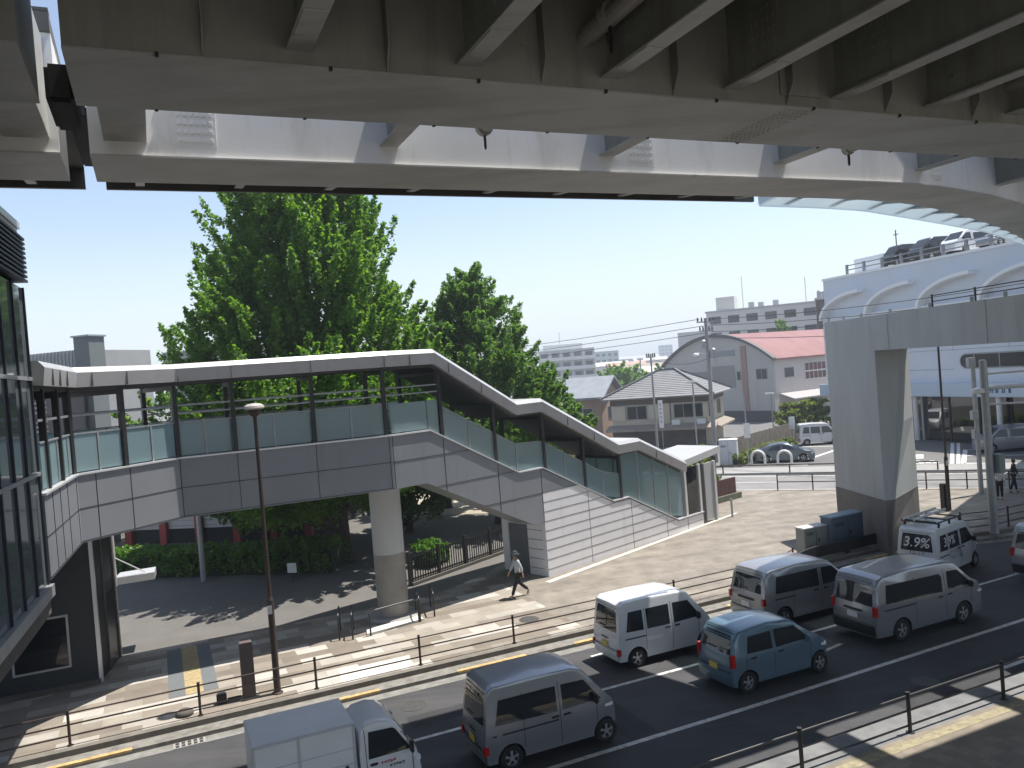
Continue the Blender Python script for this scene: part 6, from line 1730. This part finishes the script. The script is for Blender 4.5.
# ------------------------------------------------------------------ plants
fol1 = foliage('ginkgo_leaf', (.06, .135, .02), (.095, .19, .03), (.13, .235, .05), .48)
fol2 = foliage('tree_leaf', (.055, .12, .026), (.085, .17, .04), (.115, .205, .055), .45)
fol3 = foliage('hedge_leaf', (.06, .14, .015), (.085, .19, .02), (.11, .22, .03), .3)
fol4 = foliage('garden_leaf', (.09, .14, .03), (.13, .18, .04), (.17, .2, .06), .3)
bark = mat('bark', (.07, .055, .045), .95, var=.3, vs=6, bump=.5, bs=25)
def leaves(name, centers, dirs, sizes, per, leaf, m, parent, seed, spread=.35, up=.3):
    """tufts of small leaves strewn along short sprays"""
    r_ = np.random.default_rng(seed); n = len(centers)
    C0 = np.repeat(np.array(centers), per, 0); D0 = np.repeat(np.array(dirs), per, 0); S0 = np.repeat(np.array(sizes), per)
    N = n*per; tt = r_.random(N)**.8
    rad = S0*spread*(1-.75*tt)
    off = r_.normal(size=(N, 3)); off /= np.linalg.norm(off, axis=1)[:, None]
    P = C0+D0*(tt*S0)[:, None]+off*(rad*r_.random(N)**.5)[:, None]
    nr = r_.normal(size=(N, 3)); nr[:, 2] = np.abs(nr[:, 2])+up; nr /= np.linalg.norm(nr, axis=1)[:, None]
    tx = np.cross(nr, r_.normal(size=(N, 3))); tx /= np.linalg.norm(tx, axis=1)[:, None]; ty = np.cross(nr, tx)
    sz = leaf*(.6+.8*r_.random(N)); 
    a = (tx*sz[:, None]); b = (ty*(sz*.62)[:, None]); fold = nr*(sz*.18)[:, None]
    V = np.stack([P-a, P+b+fold, P+a, P-b+fold], 1).reshape(-1, 3)
    L = np.array(parent.location); V = V-L
    me = bpy.data.meshes.new(name)
    me.vertices.add(4*N); me.vertices.foreach_set('co', V.astype(np.float32).ravel())
    me.loops.add(4*N); me.loops.foreach_set('vertex_index', np.arange(4*N, dtype=np.int32))
    me.polygons.add(N); me.polygons.foreach_set('loop_start', np.arange(0, 4*N, 4, dtype=np.int32))
    try: me.polygons.foreach_set('loop_total', np.full(N, 4, dtype=np.int32))
    except Exception: pass
    me.update(calc_edges=True)
    at_ = me.attributes.new('tone', 'FLOAT', 'FACE')
    tone = np.clip(.5+.28*r_.normal(size=N)+np.repeat(r_.normal(size=n)*.15, per), 0, 1)
    at_.data.foreach_set('value', tone.astype(np.float32))
    me.materials.append(m); me.validate()
    o = bpy.data.objects.new(name, me); C.objects.link(o); o.parent = parent
    return o
def tree(name, label, pos, prof, n, per, leaf, m, seed, trunk=.35, upsweep=.8, size=1.3, cx=0, cy=0, inner=.35, lobes=5, spread=.4, group=None, trunk_h=None):
    """prof: (height, radius) pairs of the crown"""
    t = thing(name, label, 'tree', pos[:], 0, group); r_ = np.random.default_rng(seed)
    hs = np.array([p[0] for p in prof]); rs_ = np.array([p[1] for p in prof])
    ph = r_.random(4)*6.28
    cen = []; drs = []; szs = []; br = []
    wts = rs_+.3; zz = np.linspace(hs[0], hs[-1], 200); wz = np.interp(zz, hs, rs_)+.35; cdf = np.cumsum(wz); cdf /= cdf[-1]
    for i in range(n):
        z = np.interp(r_.random(), cdf, zz); R0 = np.interp(z, hs, rs_)
        th = r_.random()*2*pi
        lob = 1+.13*sin(lobes*th+ph[0]+z*.9)+.10*sin(2*th+ph[1]-z*1.3)+.09*sin((lobes+3)*th+ph[2]+z*2.1)
        f = inner+(1-inner)*r_.random()**.45
        rr = R0*f*lob*(.92+.16*r_.random())
        p = np.array([pos.x+cx+rr*cos(th), pos.y+cy+rr*sin(th), pos.z+z])
        d = np.array([cos(th)*(1-.55*upsweep), sin(th)*(1-.55*upsweep), upsweep*(.7+.6*r_.random())])+r_.normal(size=3)*.18
        d /= np.linalg.norm(d); s_ = size*(.65+.7*r_.random())
        cen.append(p-d*s_*.5); drs.append(d); szs.append(s_); br.append((p, z, th))
    leaves('crown', cen, drs, szs, per, leaf, m, t, seed+1, spread)
    b = MB(); H_ = trunk_h or hs[-1]*.9
    b.tube([pos+Vector((cx*f*1.0+.12*sin(5*f), cy*f+.1*cos(4*f), H_*f)) for f in (0, .03, .1, .25, .45, .7, 1)], [trunk*1.45, trunk*1.1, trunk, trunk*.85, trunk*.62, trunk*.35, .03], 12)
    for k in range(26):
        p, z, th = br[k*(n//26)]; f0 = max(.08, min(.85, (z-1.0-1.2*r_.random())/H_))
        a = pos+Vector((cx*f0, cy*f0, H_*f0)); e = Vector(p); mid = a.lerp(e, .5)+Vector((0, 0, -.25))
        b.tube([a, mid, e], [trunk*.32*(1-f0)+.03, trunk*.2*(1-f0)+.02, .012], 6)
    b.build('trunk', bark, t, smooth=True)
    return t
tp = gp(343, 562)
tree('ginkgo_tree', 'largest tree, broad bright green crown rising behind the footbridge to the deck above', tp,
     [(2.8, 3.2), (4.2, 5.4), (6.5, 6.2), (8.5, 6.0), (10.5, 5.4), (12.3, 4.8), (14.5, 4.1), (17, 3.2), (19.5, 1.9), (21.3, .5)], 2300, 140, .098, fol1, 11, .42, .9, 1.55, -.9, .3, .3, 5, .27)
q = at(492, 400, 44.5)
tree('broadleaf_tree', 'second tree, darker rounded crown behind the covered stair', Vector((q.x, 44.5, 0)),
     [(2.4, 2.4), (4, 3.9), (6, 4.5), (7.8, 4.1), (9.7, 3.0), (11.6, 1.9), (13.2, .9), (14, .3)], 1100, 140, .092, fol2, 23, .3, .75, 1.25, -.8, 0, .3, 5, .34)
q = at(585, 440, 50)
tree('small_tree', 'small low tree between the second tree and the brown gabled house', Vector((q.x-2.0, 50, 0)), [(1.0, 1.8), (3, 2.6), (5, 2.4), (6.6, 1.2), (7.2, .3)], 220, 90, .13, fol2, 31, .16, .6, 1.0)
tree('shade_tree', 'low understorey tree added to deepen the shade behind the hedge, right of the red posts', Vector((-13.2, 44.5, 0)), [(1.4, 2.5), (3.0, 4.6), (5.0, 4.4), (6.6, 2.6), (7.4, .4)], 380, 100, .12, fol2, 29, .3, .6, 1.3)  # understorey tree, added to deepen the shade before the hall
tree('shade_tree', 'low tree added to darken the gap between the largest trunk and the round column', Vector((-6.3, 44.0, 0)), [(1.0, 1.6), (2.6, 2.8), (4.4, 2.6), (5.6, .5)], 200, 100, .12, fol2, 33, .2, .6, 1.1)  # added tree, darkens the bright ground between trunk and column
q = at(440, 420, 50)
tree('small_tree', 'shaded tree filling the gap between the largest and second trees', Vector((q.x, 51, 0)), [(2.0, 2.2), (4.5, 3.4), (7, 3.2), (9.5, 1.8), (10.6, .3)], 330, 90, .14, fol2, 37, .2, .7, 1.2)
q = at(626, 380, 125)
tree('round_tree', 'round light green tree behind the tiled roofs', Vector((q.x, 125, 0)), [(1, 3), (3.5, 4.6), (5.5, 4.4), (7.2, 3), (8.4, .8)], 170, 60, .26, fol1, 41, .3, .6, 1.7)
q = at(662, 372, 140)
tree('round_tree', 'small light green tree touching the left end of the hall gable', Vector((q.x, 140, 0)), [(1, 1.5), (4, 2.1), (6, 1.6), (7.3, .4)], 60, 60, .26, fol1, 43, .2, .6, 1.4)
q = at(781, 332, 128)
tree('conifer', 'small pointed tree poking up behind the red roof', Vector((q.x, 128, 0)), [(3, 2.2), (8, 1.9), (11, 1.2), (13.0, .2)], 90, 60, .22, fol1, 47, .2, .9, 1.2)
q = gp(811, 441)
tree('garden_shrub', 'yellow-green drooping garden bush beside the parked white van', q+Vector((.5, 2.5, 0)), [(.3, 1.4), (1.6, 2.3), (2.8, 2.0), (3.7, .6)], 80, 70, .2, fol4, 53, .12, .2, 1.2)
q = at(700, 480, 46.5)
tree('entrance_shrub', 'yellow-green shrub seen through the glass of the stair entrance', Vector((q.x+.3, 46.9, 0)), [(.2, .7), (1.1, 1.0), (1.9, .7), (2.3, .2)], 50, 60, .10, fol4, 59, .06, .6, .6)
q = at(590, 450, 46)
tree('stair_shrub', 'reddish-green shrub seen beyond the lower stair landing', Vector((q.x+.2, 46.5, 0)), [(.3, 1.0), (2, 1.5), (3.4, 1.0), (4.2, .3)], 50, 60, .10, foliage('red_leaf', (.10, .06, .03), (.12, .1, .03), (.14, .14, .04), .3), 61, .08, .6, .8)
# hedge
def box_leaves(name, label, A, B, wd, z0, z1, m, n, per, leaf, seed, cat='hedge'):
    t = thing(name, label, cat, A[:]); r_ = np.random.default_rng(seed); d = (B-A); L = d.length; d.normalize(); nn = Vector((-d.y, d.x, 0))
    cen = []; drs = []; sz = []
    for i in range(n):
        u, v, w_ = r_.random()*L, (r_.random()-.5)*wd, r_.random()
        k = r_.integers(0, 3)
        if k == 0: v = wd/2*(1 if r_.random() < .5 else -1)
        elif k == 1: w_ = .95
        p = A+d*u+nn*v+Vector((0, 0, z0+(z1-z0)*w_)); cen.append(np.array(p)); q_ = r_.normal(size=3)*.6; q_[2] = abs(q_[2])+.5; drs.append(q_/np.linalg.norm(q_)); sz.append(.32)
    leaves('foliage', cen, drs, sz, per, leaf, m, t, seed, .8)
    b = MB(); b.hexa([A-nn*wd*.38+Vector((0, 0, 0)), B-nn*wd*.38, B+nn*wd*.38, A+nn*wd*.38]+[p+Vector((0, 0, z1*.86)) for p in (A-nn*wd*.38, B-nn*wd*.38, B+nn*wd*.38, A+nn*wd*.38)]); b.build('stems', mat('hedge_core', (.02, .035, .012), .95), t)
    return t
box_leaves('clipped_hedge', 'long clipped hedge before the white hall, its left end sunlit', gp(96, 577), gp(262, 571), 1.6, .1, 1.05, fol3, 520, 34, .075, 71)
box_leaves('dark_planting', 'dark planting bed in the deep shade left of the largest trunk', gp(262, 572)+Vector((.2, 0, 0)), gp(338, 569), 1.8, .1, 1.2, fol2, 260, 34, .08, 73, 'shrubs')
box_leaves('low_bushes', 'low bushes behind the picket fence', gp(418, 575)+Vector((0, 1.2, 0)), gp(440, 566)+Vector((0, 1.2, 0)), 1.0, .1, .8, fol3, 70, 34, .075, 77, 'bushes')
box_leaves('roadside_weeds', 'strip of yellow-green weeds along the foot of the plank fence', gp(734, 466), gp(792, 446), .9, .02, .55, fol4, 160, 30, .12, 79, 'weeds')
box_leaves('corner_bushes', 'dark bushes at the street corner behind the stair canopy', gp(694, 472)+Vector((-1.5, 1, 0)), gp(712, 468), 1.4, .1, 1.5, fol2, 90, 34, .11, 83, 'bushes')

# ------------------------------------------------------------------ people
def skin_mesh(name, pts, edges, rad, m, parent, root=0, sub=1):
    me = bpy.data.meshes.new(name); me.from_pydata(pts, edges, [])
    o = bpy.data.objects.new(name, me); C.objects.link(o)
    o.modifiers.new('skin', 'SKIN')
    if not me.skin_vertices: me.attributes.update() if hasattr(me.attributes, 'update') else None
    for i, r in enumerate(rad): me.skin_vertices[0].data[i].radius = (r, r) if not isinstance(r, tuple) else r
    me.skin_vertices[0].data[root].use_root = True
    sm = o.modifiers.new('sub', 'SUBSURF'); sm.levels = sub; sm.render_levels = sub
    dg = bpy.context.evaluated_depsgraph_get(); dg.update()
    m2 = bpy.data.meshes.new_from_object(o.evaluated_get(dg)); bpy.data.objects.remove(o)
    m2.name = name; m2.materials.clear(); m2.materials.append(m)
    for p in m2.polygons: p.use_smooth = True
    ob = bpy.data.objects.new(name, m2); C.objects.link(ob); ob.parent = parent
    return ob
skin_m = mat('skin', (.42, .27, .20), .6); hair_m = mat('hair_black', (.012, .011, .011), .5)
def person(label, pos, heading, legs, arms, shirt, trousers, hat=None, lean=.03, shirt_len=.86, shoes=None, k=1.0, bag=None):
    """heading: world angle of the walking direction; legs/arms: (left, right) swing angles"""
    t = thing('person', label, 'person', pos[:], heading)
    hip = .90*k
    V = [(0, 0, hip), (lean*.3, 0, 1.08*k), (lean*.7, 0, 1.28*k), (lean, 0, 1.42*k), (lean+.015, 0, 1.49*k), (lean+.03, 0, 1.56*k), (lean+.03, 0, 1.64*k)]
    Rr = [.105, .10, .115, .085, .045, .075, .07]; E_ = [(0, 1), (1, 2), (2, 3), (3, 4), (4, 5), (5, 6)]
    V.append((lean+.125, 0, 1.555*k)); Rr.append(.014); E_.append((5, 7))           # nose
    limbs = {}
    low = 9
    for sg, an, kn in ((1, legs[0], legs[2]), (-1, legs[1], legs[3])):
        b0 = len(V); y = sg*.085
        kx, kz = .43*k*sin(an), hip-.02-.43*k*cos(an)
        fx, fz = kx+.42*k*sin(an-kn), kz-.42*k*cos(an-kn)
        low = min(low, fz)
        V += [(0, y, hip-.03), (kx, y, kz), (fx, y, fz), (fx+.13*cos(an-kn)*1.0, y, fz-.05+.13*sin(an-kn))]
        Rr += [.082, .058, .042, .035]; E_ += [(0, b0), (b0, b0+1), (b0+1, b0+2), (b0+2, b0+3)]
        limbs['leg', sg] = (V[b0], V[b0+1], V[b0+2], V[b0+3])
    for sg, an, el in ((1, arms[0], arms[2]), (-1, arms[1], arms[3])):
        b0 = len(V); y = sg*.185; sx_, sz_ = lean, 1.385*k
        ex, ez = sx_+.27*k*sin(an), sz_-.27*k*cos(an); wx, wz = ex+.24*k*sin(an+el), ez-.24*k*cos(an+el)
        V += [(sx_, sg*.16, sz_), (ex, y+sg*.03, ez), (wx, y+sg*.02, wz)]; Rr += [.05, .038, .028]; E_ += [(3, b0), (b0, b0+1), (b0+1, b0+2)]
        dx, dz = sin(an+el), -cos(an+el)
        hb = len(V); V.append((wx+.045*dx, y+sg*.02, wz+.045*dz)); Rr.append(.03); E_.append((b0+2, hb))
        for fi, (off, ln) in enumerate(((-.028, .07), (-.010, .082), (.010, .08), (.026, .065))):
            f0 = len(V); V += [(wx+.085*dx-off*dz, y+sg*.02, wz+.085*dz+off*dx), (wx+(.085+ln*.55)*dx-off*dz, y+sg*.005, wz+(.085+ln*.55)*dz+off*dx), (wx+(.08+ln)*dx-off*dz, y-sg*.012, wz+(.08+ln)*dz+off*dx)]
            Rr += [.010, .009, .007]; E_ += [(hb, f0), (f0, f0+1), (f0+1, f0+2)]
        f0 = len(V); V += [(wx+.05*dx+.035*-dz*-1, y-sg*.012, wz+.05*dz+.035*dx), (wx+.09*dx+.045*dz, y-sg*.022, wz+.09*dz+.04*dx)]
        Rr += [.011, .008]; E_ += [(hb, f0), (f0, f0+1)]
        limbs['arm', sg] = (V[b0], V[b0+1], V[b0+2])
    dz0 = -(low-.085)
    V = [(x, y, z+dz0) for x, y, z in V]
    skin_mesh('body', V, E_, Rr, skin_m, t)
    def up(p): return (p[0], p[1], p[2]+dz0)
    # shirt over torso and upper arms
    P = [(0, 0, shirt_len*k+dz0), (lean*.3, 0, 1.08*k+dz0), (lean*.7, 0, 1.28*k+dz0), (lean, 0, 1.43*k+dz0)]; ra = [(.15, .115)]*1+[(.14, .11), (.15, .12), (.085, .085)]; ed = [(0, 1), (1, 2), (2, 3)]
    for sg in (1, -1):
        a, e, w_ = limbs['arm', sg]; b0 = len(P); P += [up(a), up(e), (up(e)[0]*.3+up(w_)[0]*.7, up(w_)[1], up(e)[2]*.3+up(w_)[2]*.7)]; ra += [.068, .055, .05]; ed += [(3, b0), (b0, b0+1), (b0+1, b0+2)]
    skin_mesh('shirt', P, ed, ra, shirt, t)
    P = [(0, 0, .93*k+dz0)]; ra = [.125]; ed = []
    for sg in (1, -1):
        h_, kn, an, toe = limbs['leg', sg]; b0 = len(P); P += [up(h_), up(kn), (up(kn)[0]*.1+up(an)[0]*.9, up(an)[1], up(kn)[2]*.1+up(an)[2]*.9)]; ra += [.10, .076, .062]; ed += [(0, b0), (b0, b0+1), (b0+1, b0+2)]
    skin_mesh('trousers', P, ed, ra, trousers, t)
    for sg in (1, -1):
        h_, kn, an, toe = limbs['leg', sg]; skin_mesh('shoe', [(up(an)[0]-.03, up(an)[1], up(an)[2]-.03), up(toe)], [(0, 1)], [(.05, .045), (.042, .036)], shoes or m_dark, t)
    hx, hz = lean+.03, 1.60*k+dz0
    if hat:
        b = MB(); b.lathe((hx, 0, hz+.02), [(.185, 0), (.19, .012), (.115, .03), (.105, .10), (.07, .135), (.01, .14)], 20); b.build('hat', hat, t, local=True, smooth=True)
    b = MB(); b.lathe((hx-.025, 0, hz-.07), [(.05, -.03), (.086, 0), (.094, .06), (.088, .12), (.05, .155), (.005, .165)], 16); b.build('hair', hair_m, t, local=True, smooth=True)
    for sg in (1, -1):
        b = MB(); b.lathe((lean+.098, sg*.03, 1.575*k+dz0), [(.003, -.008), (.009, -.003), (.009, .003), (.003, .008)], 8); b.build('eye', m_dark, t, local=True)
        b = MB(); b.lathe((lean+.02, sg*.078, 1.55*k+dz0), [(.006, -.03), (.016, -.01), (.018, .015), (.006, .03)], 8); b.build('ear', skin_m, t, local=True)
    b = MB(); b.box((lean+.10, 0, 1.515*k+dz0), (.012, .04, .008)); b.build('mouth', mat('lip', (.3, .13, .11), .6), t, local=True)
    if bag:
        b = MB(); b.box((-.13+lean, 0, 1.2*k+dz0), (.14, .28, .38)); b.build('backpack', bag, t, local=True, bevel=.04)
    return t
ang_left = atan2(-E2.y, -E2.x)
person('person in a pale loose shirt and dark hat walking left past the stair box', gp(519.5, 597)+Vector((0, 0, .0)), ang_left,
       (.42, -.30, .05, .55), (-.35, .3, .15, .3), mat('shirt_pale_blue', (.42, .46, .48), .8, var=.06, vs=8), mat('trousers_black', (.015, .015, .017), .8), mat('hat_navy', (.02, .025, .035), .8), shirt_len=.80, shoes=mat('shoe_pale', (.35, .34, .33), .7))
person('person in a white top and long dark trousers standing right of the sign pole', gp(1000.5, 499.5), ang_left+.8, (.05, -.05, .05, .08), (.1, -.1, .3, .2), mat('shirt_white', (.6, .58, .58), .8), MT['trousers_black'], None, k=.95)
person('person dressed in dark clothes, rightmost of the two beyond the sign pole', gp(1014.5, 492.5), ang_left+2.4, (.18, -.16, .05, .2), (-.2, .2, .2, .2), mat('shirt_black', (.02, .02, .024), .8), mat('trousers_dark', (.022, .022, .026), .8), None, k=1.02)
# ------------------------------------------------------------------ summer haze
b = MB(); b.hexa([(-260, -40, -1.5), (330, -40, -1.5), (330, 1000, -1.5), (-260, 1000, -1.5), (-260, -40, 27), (330, -40, 27), (330, 1000, 27), (-260, 1000, 27)])
hm = bpy.data.materials.new('haze'); hm.use_nodes = True; hn = hm.node_tree.nodes; hn.clear()
ho = hn.new('ShaderNodeOutputMaterial'); pv = hn.new('ShaderNodeVolumePrincipled')
pv.inputs['Color'].default_value = (.80, .87, .95, 1); pv.inputs['Density'].default_value = .0011; pv.inputs['Anisotropy'].default_value = .2
hm.node_tree.links.new(pv.outputs[0], ho.inputs['Volume'])
hz = b.build('haze', hm); hz['kind'] = 'stuff'
